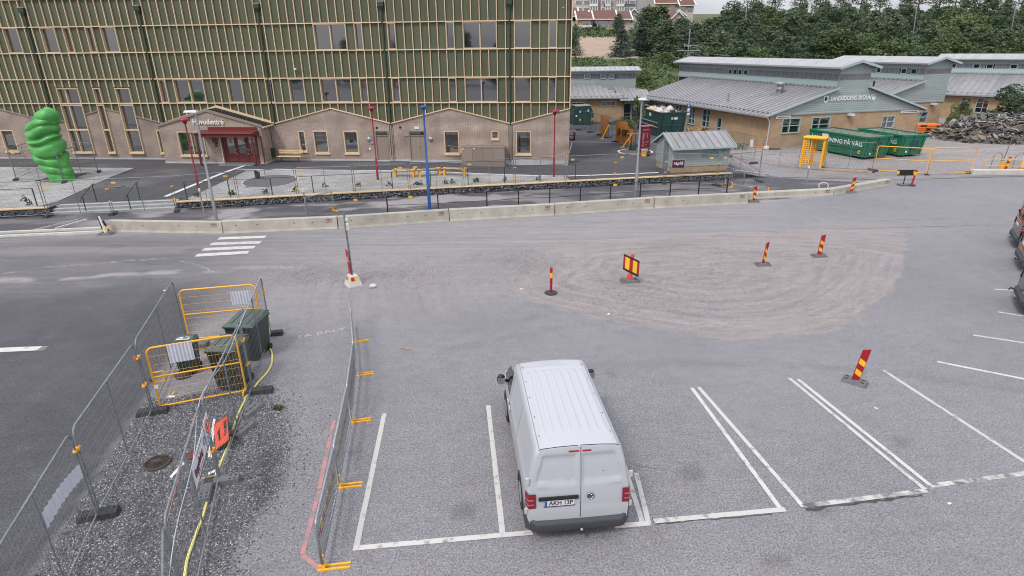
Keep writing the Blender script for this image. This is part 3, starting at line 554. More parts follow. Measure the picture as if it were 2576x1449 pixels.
# facade windows: (s0, s1, z0, z1, mullions)
def cells(p, k0, k1): s1 = PIPES[p] - G / 2 - G * k0; return s1 - G * (k1 - k0), s1
FW = []
def addw(row, p, k0, k1, right=False):
    if right: a = PIPES[p] + G / 2 + G * k0; s0, s1 = a, a + G * (k1 - k0)
    else: s0, s1 = cells(p, k0, k1)
    FW.append((s0, s1, ROWS[row][0], ROWS[row][1], 2 if k1 - k0 == 4 else 1))
for r in (1, 3):
    addw(r, 0, 0, 2, True); addw(r, 0, 4, 5, True); addw(r, 0, 1, 5); addw(r, 0, 6, 7)
    addw(r, 1, 0, 1, True); addw(r, 1, 2, 3); addw(r, 1, 4, 8)
addw(1, 1, 10, 12); addw(1, 2, -1, 0); addw(1, 2, 3, 5); addw(1, 2, 8, 12); addw(1, 2, 13, 14)
addw(3, 3, 3, 5); addw(3, 3, 6, 7); addw(3, 3, 9, 10); addw(3, 3, 11, 13); addw(3, 4, 1, 3)
TALL = [(cells(3, 10, 13), 1), (cells(3, 7, 8), 0), (cells(3, 3, 5), 0)]
GW = [(-3.77, -2.68, 1.23, 2.88), (-5.55, -5.02, 2.31, 2.89), (-9.04, -7.93, 1.23, 2.88), (-16.58, -15.5, 1.23, 2.87), (-18.9, -17.8, 1.23, 2.87), (-20.05, -19.52, 1.35, 2.86), (-31.2, -30.86, 1.17, 2.88), (-44.1, -43.0, 1.23, 2.87), (-47.2, -46.1, 1.23, 2.87)]
DOORS = [(-11.62, -10.46, 0.69, 2.88), (-14.17, -13.17, 0.71, 2.88)]
SL, SR = -50.0, 0.06
def covered(s0, s1, z0, z1):
    sm, zm_ = (s0 + s1) / 2, (z0 + z1) / 2
    for w in FW:
        if w[0] - .01 < sm < w[1] + .01 and w[2] < zm_ < w[3]: return True
    return False
def tall_at(s):
    for (a, b), _ in TALL:
        if a - .01 < s < b + .01: return True
    return False
# backing volume
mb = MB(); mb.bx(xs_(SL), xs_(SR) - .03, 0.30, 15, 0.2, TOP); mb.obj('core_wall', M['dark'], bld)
MB().bx(xs_(SL) - .1, xs_(SR) + .05, -0.2, 15.2, TOP + .002, TOP + .18).obj('roof', M['roofblack'], bld)
# batten lines
LINES = []
for p in range(6):
    for k in range(15): LINES.append(PIPES[p] - G / 2 - G * k)
LINES = [l for l in LINES if l > SL] + [PIPES[0] + G / 2 + G * k for k in range(7)]
LINES.sort(reverse=True)
panels = []; battens = []; pj = MB(); bj = MB()
edges = sorted(set([round(l, 4) for l in LINES]), reverse=True)
edges = [SR - .02] + edges
for ri in (3, 2, 1, 4, 0):
    z0, z1 = ROWS[ri]
    for i in range(len(edges) - 1):
        s1, s0 = edges[i], edges[i + 1]
        if s1 - s0 < .03 or covered(s0, s1, z0, z1): continue
        lo0, lo1 = z0, z0
        zt = z1
        if ri == 0: lo0, lo1 = zig(s0 + .001), zig(s1 - .001)
        if tall_at((s0 + s1) / 2):
            if ri == 1: lo0 = lo1 = 5.97
            elif ri == 0: continue
        y0, y1 = 0.0, 0.30
        poly = [(xs_(s0) + .004, y0, lo0), (xs_(s1) - .004, y0, lo1), (xs_(s1) - .004, y0, zt), (xs_(s0) + .004, y0, zt)]
        panels.append((poly, s0, ri))
vis = lambda poly, s0, ri: -s0 + (8 if ri == 4 else 0)
panels.sort(key=lambda t: vis(*t))
for i, (poly, s0, ri) in enumerate(panels):
    b = MB() if i < 300 else pj; b.prism(poly, (0, -0.02, 0))
    if i < 300: b.obj('panel', M['green'], bld)
if pj.v: pj.obj('panel', M['green'], bld, kind='stuff')
MB().bx(xs_(SL), xs_(SR), -0.02, 0.3, 11.96, TOP).obj('top_panel', M['green'], bld)
for ri in (3, 2, 1, 4, 0):
    z0, z1 = ROWS[ri]
    for l in edges[1:]:
        if any(w[0] + .02 < l < w[1] - .02 and w[2] == z0 for w in FW): continue
        if any(abs(l - e) < .02 and w[2] == z0 for w in FW for e in w[:2]): continue
        zb = z0 + .035; zt = z1 - .035
        if ri == 0:
            zb = zig(l) + .03
            if tall_at(l): continue
        if ri == 1 and tall_at(l): zb = 6.01
        battens.append((l, zb, zt, ri))
battens.sort(key=lambda t: -t[0] + (8 if t[3] == 4 else 0))
for i, (l, zb, zt, ri) in enumerate(battens):
    b = MB() if i < 300 else bj; b.bx(xs_(l) - .024, xs_(l) + .024, -0.125, -0.0205, zb, zt)
    if i < 300: b.obj('batten', M['timber'], bld)
if bj.v: bj.obj('batten', M['timber'], bld, kind='stuff')
# horizontal rails between downpipes
bounds = [SR] + PIPES[:5] + [SL]
for z in [r[1] for r in ROWS]:
    for i in range(len(bounds) - 1):
        a, b = bounds[i + 1] + .07, bounds[i] - (.07 if i else -.02)
        MB().bx(xs_(a), xs_(b), -0.155, -0.0202, z - .033, z + .033).obj('rail', M['timber'], bld)
# corner posts
MB().bx(xs_(SR) - .045, xs_(SR) + .02, -0.13, 0.0, 4.5, TOP).obj('corner_post', M['timber'], bld)
MB().bx(xs_(SR) - .16, xs_(SR) - .10, -0.03, 0.0, 4.5, TOP).obj('corner_gap', M['black'], bld)
# downpipes with hoppers
for p in PIPES[:5]:
    mb = MB(); mb.tube([(xs_(p), -0.09, 3.3), (xs_(p), -0.09, 10.95)], .055, 8)
    dp = mb.obj('downpipe', M['green_dark'], bld)
    h = MB(); h.add([(xs_(p) + a * w, -0.09 + b * w, z) for z, w in ((10.9, .07), (11.15, .20), (11.42, .20)) for a, b in ((-1, -1), (1, -1), (1, .45), (-1, .45))], [(i + j * 4, (i + 1) % 4 + j * 4, (i + 1) % 4 + (j + 1) * 4, i + (j + 1) * 4) for j in (0, 1) for i in range(4)]); h.obj('hopper', M['green_dark'], dp)
    MB().bx(xs_(p) - .24, xs_(p) + .24, -0.30, -0.02, 11.42, 11.47).obj('hopper_rim', M['gutter'], dp)
    for z in (4.3, 6.0, 7.6, 9.3): MB().bx(xs_(p) - .075, xs_(p) + .075, -0.16, -0.02, z, z + .04).obj('clip', M['green_dark'], dp)
    if abs(p + 21.68) > .1:
        mb = MB(); mb.tube([(xs_(p) - .02, -0.07, 3.28), (xs_(p) - .02, -0.07, .72)], .05, 8); mb.obj('lower_downpipe', M['brown'], bld)
        MB().bx(xs_(p) - .16, xs_(p) - .12, -.04, .0, .8, 3.3).obj('joint_strip', M['dark'], bld)
        MB().bx(xs_(p) + .10, xs_(p) + .13, -.04, .0, .8, 3.3).obj('joint_strip', M['dark'], bld)
# windows
def window(s0, s1, z0, z1, mull=1, rails=(), proud=0.13, deep=0.17, fr=.055, name='window', par=None, m=None, sill=False, asym=False, off=0.0):
    par = par or bld; m = m or M['timber_in']; x0, x1 = xs_(s0), xs_(s1); y0, y1 = -proud + off, deep + off; f = MB()
    f.bx(x0, x0 + fr, y0, y1, z0, z1); f.bx(x1 - fr, x1, y0, y1, z0, z1); f.bx(x0 + fr, x1 - fr, y0, y1, z1 - fr, z1); f.bx(x0 + fr, x1 - fr, y0, y1, z0, z0 + fr)
    w = f.obj(name, m, par)
    xm = []
    if mull == 2: xm = [(x0 + x1) / 2]
    if asym: xm = [x0 + (x1 - x0) * .36]
    for x in xm: MB().bx(x - .035, x + .035, off + (-.06 if proud > .1 else .04), y1 - .002, z0 + fr, z1 - fr).obj('mullion', m, w)
    zz = [z0 + fr] + [r for r in rails] + [z1 - fr]
    for r in rails: MB().bx(x0 + fr, x1 - fr, off - (.10 if proud > .1 else 0), y1 - .003, r - .05, r + .05).obj('transom', m, w)
    xx = [x0 + fr] + xm + [x1 - fr]
    for a in range(len(zz) - 1):
        for b in range(len(xx) - 1):
            za, zb = zz[a] + (.05 if a else 0), zz[a + 1] - (.05 if a < len(zz) - 2 else 0); xa, xb = xx[b] + (.035 if b else 0), xx[b + 1] - (.035 if b < len(xx) - 2 else 0)
            MB().bx(xa + .004, xb - .004, off + .11, off + .125, za + .004, zb - .004).obj('pane', M['glass'], w)
    if sill: MB().bx(x0 - .04, x1 + .04, y0 - .07, y0 + .03, z0 - .10, z0 - .002).obj('sill', M['timber'], w)
    return w
for (s0, s1, z0, z1, mu) in FW: window(s0, s1, z0 + .034, z1 - .034, mu)
for (a, b), asym in TALL: window(a, b, 1.2, 5.93, 1, (2.9, 4.73), asym=bool(asym), sill=True, proud=.14)
# brick base with real openings
def wall(par, name, m, s0, s1, zb, topf, holes, y0=0.0, y1=0.30, x_of=xs_, brk=()):
    xsn = sorted(set([s0, s1] + [h[0] for h in holes] + [h[1] for h in holes] + [b for b in brk if s0 < b < s1])); mb = MB()
    for a, b in zip(xsn, xsn[1:]):
        if b - a < 1e-4: continue
        m_ = (a + b) / 2; hs = sorted([(h[2], h[3]) for h in holes if h[0] - 1e-4 < m_ < h[1] + 1e-4]); z = zb; segs = []
        for h0, h1 in hs:
            if h0 > z + 1e-4: segs.append((z, h0, h0))
            z = h1
        ta, tb = topf(a + 1e-4), topf(b - 1e-4)
        if min(ta, tb) > z: segs.append((z, ta, tb))
        xa, xb = x_of(a), x_of(b)
        for z0, za, zb_ in segs:
            mb.add([(xa, y0, z0), (xb, y0, z0), (xb, y0, zb_), (xa, y0, za), (xa, y1, z0), (xb, y1, z0), (xb, y1, zb_), (xa, y1, za)], [(0, 1, 2, 3), (3, 2, 6, 7), (0, 4, 5, 1)] + [(0, 3, 7, 4), (1, 5, 6, 2)])
    return mb.obj(name, m, par)
kinks = [-4.14 - 4.385 * k for k in range(-1, 12)]
holes = [(a, b, c, d) for a, b, c, d in GW] + DOORS + [(a, b, 1.2, 5.0) for (a, b), _ in TALL]
wall(bld, 'brick_wall', BRICK, SL, SR, .80, lambda s: zig(s) if s < -.05 else 4.45, holes, -0.03, 0.29, brk=kinks)
GAPS = sorted([(a, b) for (a, b), _ in TALL])
segs = []
pts = sorted([SL, SR] + [k for k in kinks if SL < k < SR])
for a, b in zip(pts, pts[1:]):
    cuts = [a]
    for g0, g1 in GAPS:
        if a < g0 < b: cuts.append(g0)
        if a < g1 < b: cuts.append(g1)
    cuts.append(b); cuts.sort()
    for c, d in zip(cuts, cuts[1:]):
        if tall_at((c + d) / 2) or (-29.9 < (c + d) / 2 < -22.1 and False): continue
        zc, zd = zig(c + .001), zig(d - .001)
        MB().prism([(xs_(c), -.12, zc - .0), (xs_(d), -.12, zd - .0), (xs_(d), -.12, zd + .07), (xs_(c), -.12, zc + .07)], (0, -.16, 0)).obj('brick_capping', M['timber'] if d > -30 else M['brown'], bld)
def zgf(s): return lerp(0.47, 0.68, smooth((-s) / 9))
seg = [SL, -44, -39.17, -34, -30.4, -29.9, -22.1, -20.5, -14.17, -13.17, -11.62, -10.46, -7, -2.5, SR]
for a, b in zip(seg, seg[1:]):
    if (a, b) in ((-14.17, -13.17), (-11.62, -10.46), (-29.9, -22.1)): continue
    MB().bx(xs_(a), xs_(b) - .012, -.05, .28, .2, .80).obj('plinth', M['plinth'], bld)
for g in GW: window(g[0], g[1], g[2], g[3], 1, proud=.045, deep=.2, sill=True, fr=.07)
# doors
def steel_door(s0, s1, z0, z1, leafs=1, handle_right=True):
    x0, x1 = xs_(s0), xs_(s1); f = MB(); f.bx(x0, x0 + .05, -.05, .12, z0, z1); f.bx(x1 - .05, x1, -.05, .12, z0, z1); f.bx(x0 + .05, x1 - .05, -.05, .12, z1 - .05, z1)
    d = f.obj('door', M['brown'], bld)
    zt = z1 - .36
    if leafs == 2: MB().bx(x0 + .055, x0 + .80, .02, .07, z0 + .02, zt - .03).obj('leaf', M['brown'], d); MB().bx(x0 + .812, x1 - .055, .02, .07, z0 + .02, zt - .03).obj('leaf', M['brown'], d)
    else: MB().bx(x0 + .055, x1 - .055, .02, .07, z0 + .02, zt - .03).obj('leaf', M['brown'], d)
    MB().bx(x0 + .05, x1 - .05, -.03, .1, zt - .03, zt + .03).obj('transom', M['brown'], d)
    MB().bx(x0 + .06, x1 - .06, .04, .06, zt + .035, z1 - .06).obj('pane', M['glass'], d)
    hx = x0 + .74 if leafs == 2 else x1 - .14
    MB().bx(hx - .02, hx + .02, -.02, .02, z0 + .95, z0 + 1.13).obj('handle', M['galv'], d)
    MB().bx(x0 - .02, x1 + .02, -.25, .1, z0 - .2, z0 + .015).obj('threshold', M['plinth'], d)
steel_door(*DOORS[0], leafs=2); steel_door(*DOORS[1])
# wall fittings
def lamp_round(s, z):
    MB().add(*[[(xs_(s) + r * math.cos(2 * PI * k / 16), -y, z + r * math.sin(2 * PI * k / 16)) for r, y in ((.17, .032), (.17, .09), (.10, .14)) for k in range(16)], [(j * 16 + k, j * 16 + (k + 1) % 16, (j + 1) * 16 + (k + 1) % 16, (j + 1) * 16 + k) for j in (0, 1) for k in range(16)] + [tuple(range(32, 48))]], True).obj('bulkhead_lamp', M['galv'], bld)
for q in (Z2(1098, 1180), Z3(262, 1180)):
    d = ray(*q); t = 44 / (d.dot(NV)); P = Vector((0, 0, CAM_H)) + d * t; lamp_round(P.dot(DV), P.z)
def fpt(q, N=44.0): d = ray(*q); t = N / d.dot(NV); P = Vector((0, 0, CAM_H)) + d * t; return P.dot(DV), P.z
for q, w, h, m in [(Z2(1162, 1083), .14, .14, 'dark'), (Z2(1362, 1080), .14, .14, 'dark'), (Z3(143, 1085), .34, .16, 'white'), (Z2(1122, 1210), .24, .2, 'gutter'), (Z2(1105, 1262), .12, .16, 'white'), (Z3(527, 1281), .22, .32, 'yel_ref'), (Z3(55, 1150), .3, .05, 'galv'), (Z2(1120, 1155), .4, .05, 'galv')]:
    s, z = fpt(q); MB().bx(xs_(s) - w / 2, xs_(s) + w / 2, -.075, -.0305, z - h / 2, z + h / 2).obj('wall_plate', M[m], bld)
s, z = fpt(Z2(478, 585)); mb = MB(); mb.bx(xs_(s) - .05, xs_(s) + .07, -.28, -.125, z - .06, z + .07); mb.obj('security_camera', M['white'], bld)
s, z = fpt(Z3(1386, 66)); MB().bx(xs_(s) - .03, xs_(s) + .03, -.08, -.02, z - .03, z + .03).obj('sensor', M['white'], bld)
s, z = fpt(Z3(527, 1281)); text('symbol', 'i', .2, M['black'], bld, (xs_(s), -.08, z), (PI / 2, 0, 0), 1, .002, True)

# ---- entrance annex
AN = 42.45; AX0, AX1 = -29.9, -22.05; AP = -25.95; AE, AK = 3.36, 4.42
an = thing('entrance_annex', 'gabled brick entrance porch building with a red canopy and the word above its doors', 'building', fpos(0.06, AN - 44), YAW)
atop = lambda s: AE + (AK - AE) * ((s - AX0) / (AP - AX0) if s < AP else (AX1 - s) / (AX1 - AP))
AD = (-25.28, -22.5, .76, 2.83); AW = (-28.55, -26.5, 1.25, 3.0)
wall(an, 'brick_wall', BRICK, AX0, AX1, .80, lambda s: atop(s) - .02, [AD, AW], 0, .28, brk=[AP])
MB().bx(xs_(AX1) - .28, xs_(AX1) - .002, .285, 1.5, .80, 3.32).obj('side_wall', BRICK, an)
MB().bx(xs_(AX0) + .002, xs_(AX0) + .28, .285, 1.5, .80, 3.32).obj('side_wall', BRICK, an)
for a, b in ((AX0, AD[0] - .005), (AD[1] + .005, AX1)): MB().bx(xs_(a) - .02, xs_(b) + .02, -.03, .27, .3, .80).obj('plinth', M['plinth'], an)
MB().bx(xs_(AX1) - .25, xs_(AX1) + .02, .275, 1.5, .3, .80).obj('plinth', M['plinth'], an)
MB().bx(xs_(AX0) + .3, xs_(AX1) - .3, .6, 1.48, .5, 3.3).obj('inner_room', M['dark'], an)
for a, b, za, zb in ((AX0 - .12, AP, AE - .05, AK), (AP, AX1 + .12, AK, AE - .05)):
    t = MB().prism([(xs_(a), -.10, za - .02), (xs_(b), -.10, zb - .02), (xs_(b), -.10, zb + .14), (xs_(a), -.10, za + .14)], (0, -.12, 0)); t.obj('fascia', M['brown'], an)
    r = MB().prism([(xs_(a), .021, za + .02), (xs_(b), .021, zb + .02), (xs_(b), .021, zb + .10), (xs_(a), .021, za + .10)], (0, -1.40, 0)); r.obj('roof_sheet', M['roofblack'], an)
    for k in range(4):
        y = .25 + k * .33; MB().prism([(xs_(a), y, za + .101), (xs_(b), y, zb + .101), (xs_(b), y, zb + .13), (xs_(a), y, za + .13)], (0, -.02, 0)).obj('roof_seam', M['roofblack'], an)
    MB().prism([(xs_(a), 1.40, za + .03), (xs_(b), 1.40, zb + .03), (xs_(b), 1.40, zb + .28), (xs_(a), 1.40, za + .28)], (0, -.03, 0)).obj('flashing', M['timber'], an)
MB().bx(xs_(AX1) + .12, xs_(AX1) + .24, -.1, 1.5, AE - .12, AE - .02).obj('gutter', M['timber'], an)
MB().tube([(xs_(AX1) + .17, 1.2, AE - .1), (xs_(AX1) + .08, 1.3, AE - .35), (xs_(AX1) + .08, 1.3, .85)], .045, 8).obj('downpipe', M['brown'], an)
MB().tube([(xs_(AX1) - .12, -.06, 2.7), (xs_(AX1) - .12, -.06, .75)], .045, 8).obj('downpipe', M['darkred'], an)
window(AW[0], AW[1], AW[2], AW[3], 2, proud=.045, deep=.25, sill=True, fr=.08, par=an)
# doors: red frame with three glazed leaves
dd = MB(); x0, x1 = xs_(AD[0]), xs_(AD[1]); y = .16
dd.bx(x0, x0 + .22, y, y + .1, AD[2], AD[3]); dd.bx(x1 - .12, x1, y, y + .1, AD[2], AD[3]); dd.bx(x0 + .22, x1 - .12, y, y + .1, AD[3] - .1, AD[3])
ds = dd.obj('door_frame', M['darkred'], an); lx = [x0 + .22, x0 + 1.03, x0 + 1.87, x1 - .12]
for i in range(3):
    a, b = lx[i] + .01, lx[i + 1] - .01; l = MB(); l.bx(a, a + .12, y + .01, y + .08, AD[2] + .03, AD[3] - .11); l.bx(b - .12, b, y + .01, y + .08, AD[2] + .03, AD[3] - .11)
    l.bx(a + .12, b - .12, y + .01, y + .08, AD[2] + .03, AD[2] + .62); l.bx(a + .12, b - .12, y + .01, y + .08, AD[3] - .21, AD[3] - .11); l.obj('door_leaf', M['darkred'], ds)
    MB().bx(a + .121, b - .121, y + .035, y + .05, AD[2] + .621, AD[3] - .211).obj('pane', M['glass'], ds)
for cx, s in ((lx[1], -1), (lx[2], 1)):
    MB().tube([(cx + s * -.05 + s * .17 * math.sin(t), y - .05, 1.55 + .2 * math.cos(t)) for t in np.linspace(0, PI, 9)], .022, 6).obj('door_handle', M['chrome'], ds)
MB().bx(xs_(AX1) - 3.2, xs_(AX1) - .62, -.95, .14, .4, .755).obj('door_mat', M['galv'], an)
MB().bx(x0 - .08, x0 - .003, -.02, .25, .8, 2.83).obj('door_reveal', M['timber'], an)
# canopy
cn_ = MB(); cx0, cx1 = xs_(-26.55), xs_(-22.3)
cn_.bx(cx0, cx1, -1.05, -.9, 2.72, 2.97); cn_.bx(cx0, cx0 + .1, -.9, -.002, 2.72, 2.97); cn_.bx(cx1 - .1, cx1, -.9, -.002, 2.72, 2.97)
can = cn_.obj('canopy', M['darkred'], an)
MB().prism([(cx0 - .02, -1.08, 2.975), (cx1 + .02, -1.08, 2.975), (cx1 + .02, -.06, 3.10), (cx0 - .02, -.06, 3.10)], (0, 0, .04)).obj('canopy_roof', M['darkred'], can)
MB().bx(cx0 + .5, cx1 - .1, -.06, -.003, 3.08, 3.30).obj('canopy_flashing', M['darkred'], can)
MB().tube([(cx0, -1.12, 3.0), (cx1 + .1, -1.12, 3.0)], .06, 8).obj('canopy_gutter', M['darkred'], can)
for x in (cx0 + .06, cx1 - .06): MB().bx(x - .06, x + .06, -1.04, -.92, .45, 2.72).obj('canopy_post', M['darkred'], can)
MB().tube([(cx1 + .08, -1.1, 2.98), (cx1 + .12, -.5, 2.75), (cx1 + .12, -.1, 2.6)], .04, 6).obj('canopy_outlet', M['darkred'], can)
def apt(q): s, z = fpt(q, AN); return xs_(s), z
x, z = apt(Z6(640, 352)); text('sign_text', 'Huvudentré', .50, M['white'], an, (x, -.05, z), (PI / 2, 0, 0), .98, .03, True)
x, z = apt(Z6(748, 672)); text('house_number', '10', .46, M['black'], an, (x, -.02, z), (PI / 2, 0, 0), 1, .01, True)
for q, w, h in [(Z6(775, 722), .20, .10), (Z6(775, 758), .20, .09)]: x, z = apt(q); MB().bx(x - w / 2, x + w / 2, -.03, -.003, z - h / 2, z + h / 2).obj('wall_sign', M['black'], an)
# ================================================================== OLD SCHOOL PAVILIONS
SYAW = math.radians(15.75)
def cross_window(par, T, x0, x1, z0, z1, cols=2, rows=2, split=.42, m='tealtrim', name='window', dd=.05):
    """T maps (along, out, z) to local coordinates; out is towards the viewer"""
    def B(mb, a0, a1, o0, o1, za, zb):
        c = [T(a, o, z) for z in (za, zb) for a, o in ((a0, o0), (a1, o0), (a1, o1), (a0, o1))]; mb.add(c, [(3, 2, 1, 0), (4, 5, 6, 7), (0, 1, 5, 4), (1, 2, 6, 5), (2, 3, 7, 6), (3, 0, 4, 7)]); return mb
    f = MB(); w = .07; B(f, x0, x0 + w, -.1, dd, z0, z1); B(f, x1 - w, x1, -.1, dd, z0, z1); B(f, x0 + w, x1 - w, -.1, dd, z1 - w, z1); B(f, x0 + w, x1 - w, -.1, dd + .04, z0, z0 + w)
    o = f.obj(name, M[m], par)
    g = MB()
    if cols == 2: xm = x0 + (x1 - x0) * split; B(g, xm - .03, xm + .03, -.06, dd - .01, z0 + w, z1 - w)
    for r in range(1, rows): zr_ = z0 + (z1 - z0) * r / rows; B(g, x0 + w, x1 - w, -.058, dd - .02, zr_ - .025, zr_ + .025)
    if g.v: g.obj('glazing_bar', M[m], o)
    B(MB(), x0 + w, x1 - w, -.09, -.07, z0 + w, z1 - w).obj('pane', M['glass'], o); return o
def pavilion(name, label, org, yaw, W=15.95, L=23.0, ML=26.0, half=False, front=(), side=(), monw=(), texts=False, sidedoor=None, det=True):
    b = thing(name, label, 'school building', (org[0], org[1], 0), yaw); mx0, mx1, mc = W / 2 - 1.6, W / 2 + 1.6, W / 2
    ze, zm0, zm1, zr_ = 3.02, 4.88, 6.55, 7.05; xr = mx1 if half else W
    nox = lambda s: s
    wall(b, 'brick_wall', BRICKY, 0, xr, 0, lambda s: 2.93, [(a, c, d, e) for a, c, d, e in front], 0, .25, nox)
    # side walls (long left side faces -x)
    mb = MB(); hs = sorted([(a, c, d, e) for a, c, d, e in side] + ([sidedoor] if sidedoor else [])); ys = sorted(set([.25, L] + [h[0] for h in hs] + [h[1] for h in hs]))
    for a, c in zip(ys, ys[1:]):
        hh = [h for h in hs if h[0] - 1e-4 < (a + c) / 2 < h[1] + 1e-4]; sg = [(0, 2.93)] if not hh else [(0, hh[0][2]), (hh[0][3], 2.93)]
        for z0, z1 in sg:
            if z1 > z0: mb.bx(0, .25, a, c, z0, z1)
    mb.obj('brick_wall', BRICKY, b)
    MB().bx(xr - .25, xr, .25, L, 0, 2.93).obj('brick_wall', BRICKY, b)
    MB().bx(0, xr, L, L + .25, 0, 2.93).obj('brick_wall', BRICKY, b)
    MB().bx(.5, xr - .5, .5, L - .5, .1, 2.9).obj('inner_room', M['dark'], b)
    TF = lambda a, o, z: (a, -o, z); TS = lambda a, o, z: (-o, a, z)
    for w in front: cross_window(b, TF, *w)
    for w in side: cross_window(b, TS, *w, rows=3, split=.45)
    if sidedoor: cross_window(b, TS, *sidedoor, cols=1, rows=2, name='door')
    # teal gable boarding: overlapping boards
    def board_top(x, z): return z < min(ze - .02 + (zm0 - ze) * x / mx0, 99)
    rows = []; z = 2.95; bh = .165
    while z < zr_ + .1:
        if z + bh <= zm0 - .0:
            t = (z + bh - ze) / (zm0 - ze); xl = max(0, t * mx0); rr = xr if half and True else W - xl
            if half: rr = xr
            rows.append((z, xl, rr))
        elif z < zm1: rows.append((z, mx0, mx1))
        else:
            t = (z + bh * .5 - zm1) / (zr_ - zm1 + .1); h = (mx1 - mx0) / 2 * (1 - t)
            if h > .1: rows.append((z, mc - h, mc + h))
        z += bh
    for (z, xl, rr) in rows:
        gw = 5.52 < z + .05 < 6.12
        MB().add([(xl, -.045, z), (rr, -.045, z), (rr, -.02, z + bh), (xl, -.02, z + bh), (xl, .03, z), (rr, .03, z), (rr, .03, z + bh), (xl, .03, z + bh)], [(0, 1, 2, 3), (0, 4, 5, 1), (3, 2, 6, 7), (0, 3, 7, 4), (1, 5, 6, 2)]).obj('board', M['greywood'] if gw else M['teal'], b)
    MB().bx(-.02, xr + .02, -.07, .02, 2.86, 2.945).obj('drip_trim', M['gutter'], b)
    # backing of gable
    MB().prism([(0, .031, 2.94), (xr, .031, 2.94)] + ([] if half else [(xr, .031, 3.0)]) + [(mx1, .031, zm0), (mx1, .031, zm1), (mc, .031, zr_), (mx0, .031, zm1), (mx0, .031, zm0), (0, .031, 3.0)], (0, -.1, 0)).obj('gable_core', M['teal'], b)
    # main roof slopes as standing seam sheets
    sw = .62; n = int((L + .5) / sw)
    for side_ in ((0,) if half else (0, 1)):
        for i in range(n):
            y0 = -.35 + i * (L + .7) / n; y1 = -.35 + (i + 1) * (L + .7) / n
            xa, xb = -.55, mx0; za = ze - .55 * (zm0 - ze) / mx0 + .06; zb = zm0 + .06
            if side_: xa, xb = W + .40, mx1
            hip = clamp((y1 - (L - .5)) / 8)
            P = [(xa, y0, za), (xb, y0, zb), (xb, y1 - .035, zb), (xa, y1 - .035, za)]
            mb = MB()
            if side_: P = P[::-1]
            mb.prism(P, (0, 0, .05))
            a, c = Vector((xa, y1 - .018, za + .02)), Vector((xb, y1 - .018, zb + .02)); mb.bar(a, c, .035, .055); mb.obj('roof_sheet', M['roof'], b)
        xe = -.55 if not side_ else W + .40; s = -1 if not side_ else 1; zt = ze - .55 * (zm0 - ze) / mx0
        MB().bx(min(xe, xe + s * .12), max(xe, xe + s * .12), -.35, L + .35, zt - .09, zt + .03).obj('gutter', M['gutter'], b)
        xsn_ = xe - s * .42; zsn = zt + .42 * (zm0 - ze) / mx0 + .1
        mb = MB()
        for i in range(n): y = -.35 + (i + 1) * (L + .7) / n - .02; mb.bx(xsn_ - .09, xsn_ + .09, y - .025, y + .025, zsn - .06, zsn + .08)
        mb.tube([(xsn_, -.2, zsn + .05), (xsn_, L + .2, zsn + .05)], .014, 5); mb.obj('snow_guard', M['galv_dk'], b)
        MB().prism([(xe, -.36, zt - .02), (xb if not side_ else xb, -.36, zm0 + .03), (xb, -.36, zm0 + .19), (xe, -.36, zt + .14)] if not side_ else [(xb, -.36, zm0 + .03), (xe, -.36, zt - .02), (xe, -.36, zt + .14), (xb, -.36, zm0 + .19)], (0, -.06, 0)).obj('barge_board', M['tealtrim'], b)
        # snow fence at the foot of the monitor
        mb = MB(); xm = mx0 - .16 if not side_ else mx1 + .16; zmm = zm0 + .06
        for i in range(int(ML / .55)): y = .3 + i * .55; mb.bx(xm - .06, xm + .16 if not side_ else xm + .06, y - .05, y + .05, zmm - .02, zmm + .12)
        mb.bx(xm - .02, xm + .03, 0, min(ML, L + .3), zmm + .1, zmm + .14); mb.obj('monitor_flashing', M['gutter'], b)
    # monitor (raised ridge light)
    for x, s in ((mx0, -1), (mx1, 1)):
        X = lambda o: sorted((x, x + s * o))
        a, c = X(.04); MB().bx(a, c, .03, ML, zm0, 5.53).obj('monitor_base', M['tealtrim'], b)
        a, c = X(.03); MB().bx(a, c, .03, ML, 6.08, zm1 + .08).obj('monitor_top', M['teal'], b)
        k = int(ML / .30); cut = [w for w in monw]
        for i in range(k):
            y0 = .05 + i * (ML - .05) / k; y1 = y0 + (ML - .05) / k - .015
            if any(w0 < (y0 + y1) / 2 < w1 for w0, w1 in cut) and s < 0: continue
            a, c = X(.035 + .012 * (i % 2)); MB().bx(a, c, y0, y1, 5.532, 6.078).obj('board', M['greywood'], b)
        if s < 0:
            for w0, w1 in cut: cross_window(b, lambda aa, o, z: (x - o, aa, z), w0, w1, 5.533, 6.077, cols=1, rows=1, dd=.05)
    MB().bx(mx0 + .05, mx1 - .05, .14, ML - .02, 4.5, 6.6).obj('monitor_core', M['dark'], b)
    MB().bx(mx0, mx1, ML, ML + .1, 3.5, 6.6).obj('monitor_end', M['teal'], b)
    k = int((ML + 1) / .6)
    for s in (-1, 1):
        for i in range(k):
            y0 = -.55 + i * (ML + 1.2) / k; y1 = -.55 + (i + 1) * (ML + 1.2) / k - .03
            P = [(mc, y0, zr_ + .1), (mc + s * 2.15, y0, zm1 - .04 + .1), (mc + s * 2.15, y1, zm1 - .04 + .1), (mc, y1, zr_ + .1)]
            if s < 0: P = P[::-1]
            m_ = MB(); m_.prism(P[::-1] if False else P, (0, 0, -.05)); m_.bar((mc, y1 + .015, zr_ + .13), (mc + s * 2.15, y1 + .015, zm1 + .09), .03, .045); m_.obj('roof_sheet', M['roof_lt'], b)
        MB().bx(*sorted((mc + s * 2.15, mc + s * 2.27)), -.55, ML + .6, zm1 - .04, zm1 + .06).obj('gutter', M['gutter'], b)
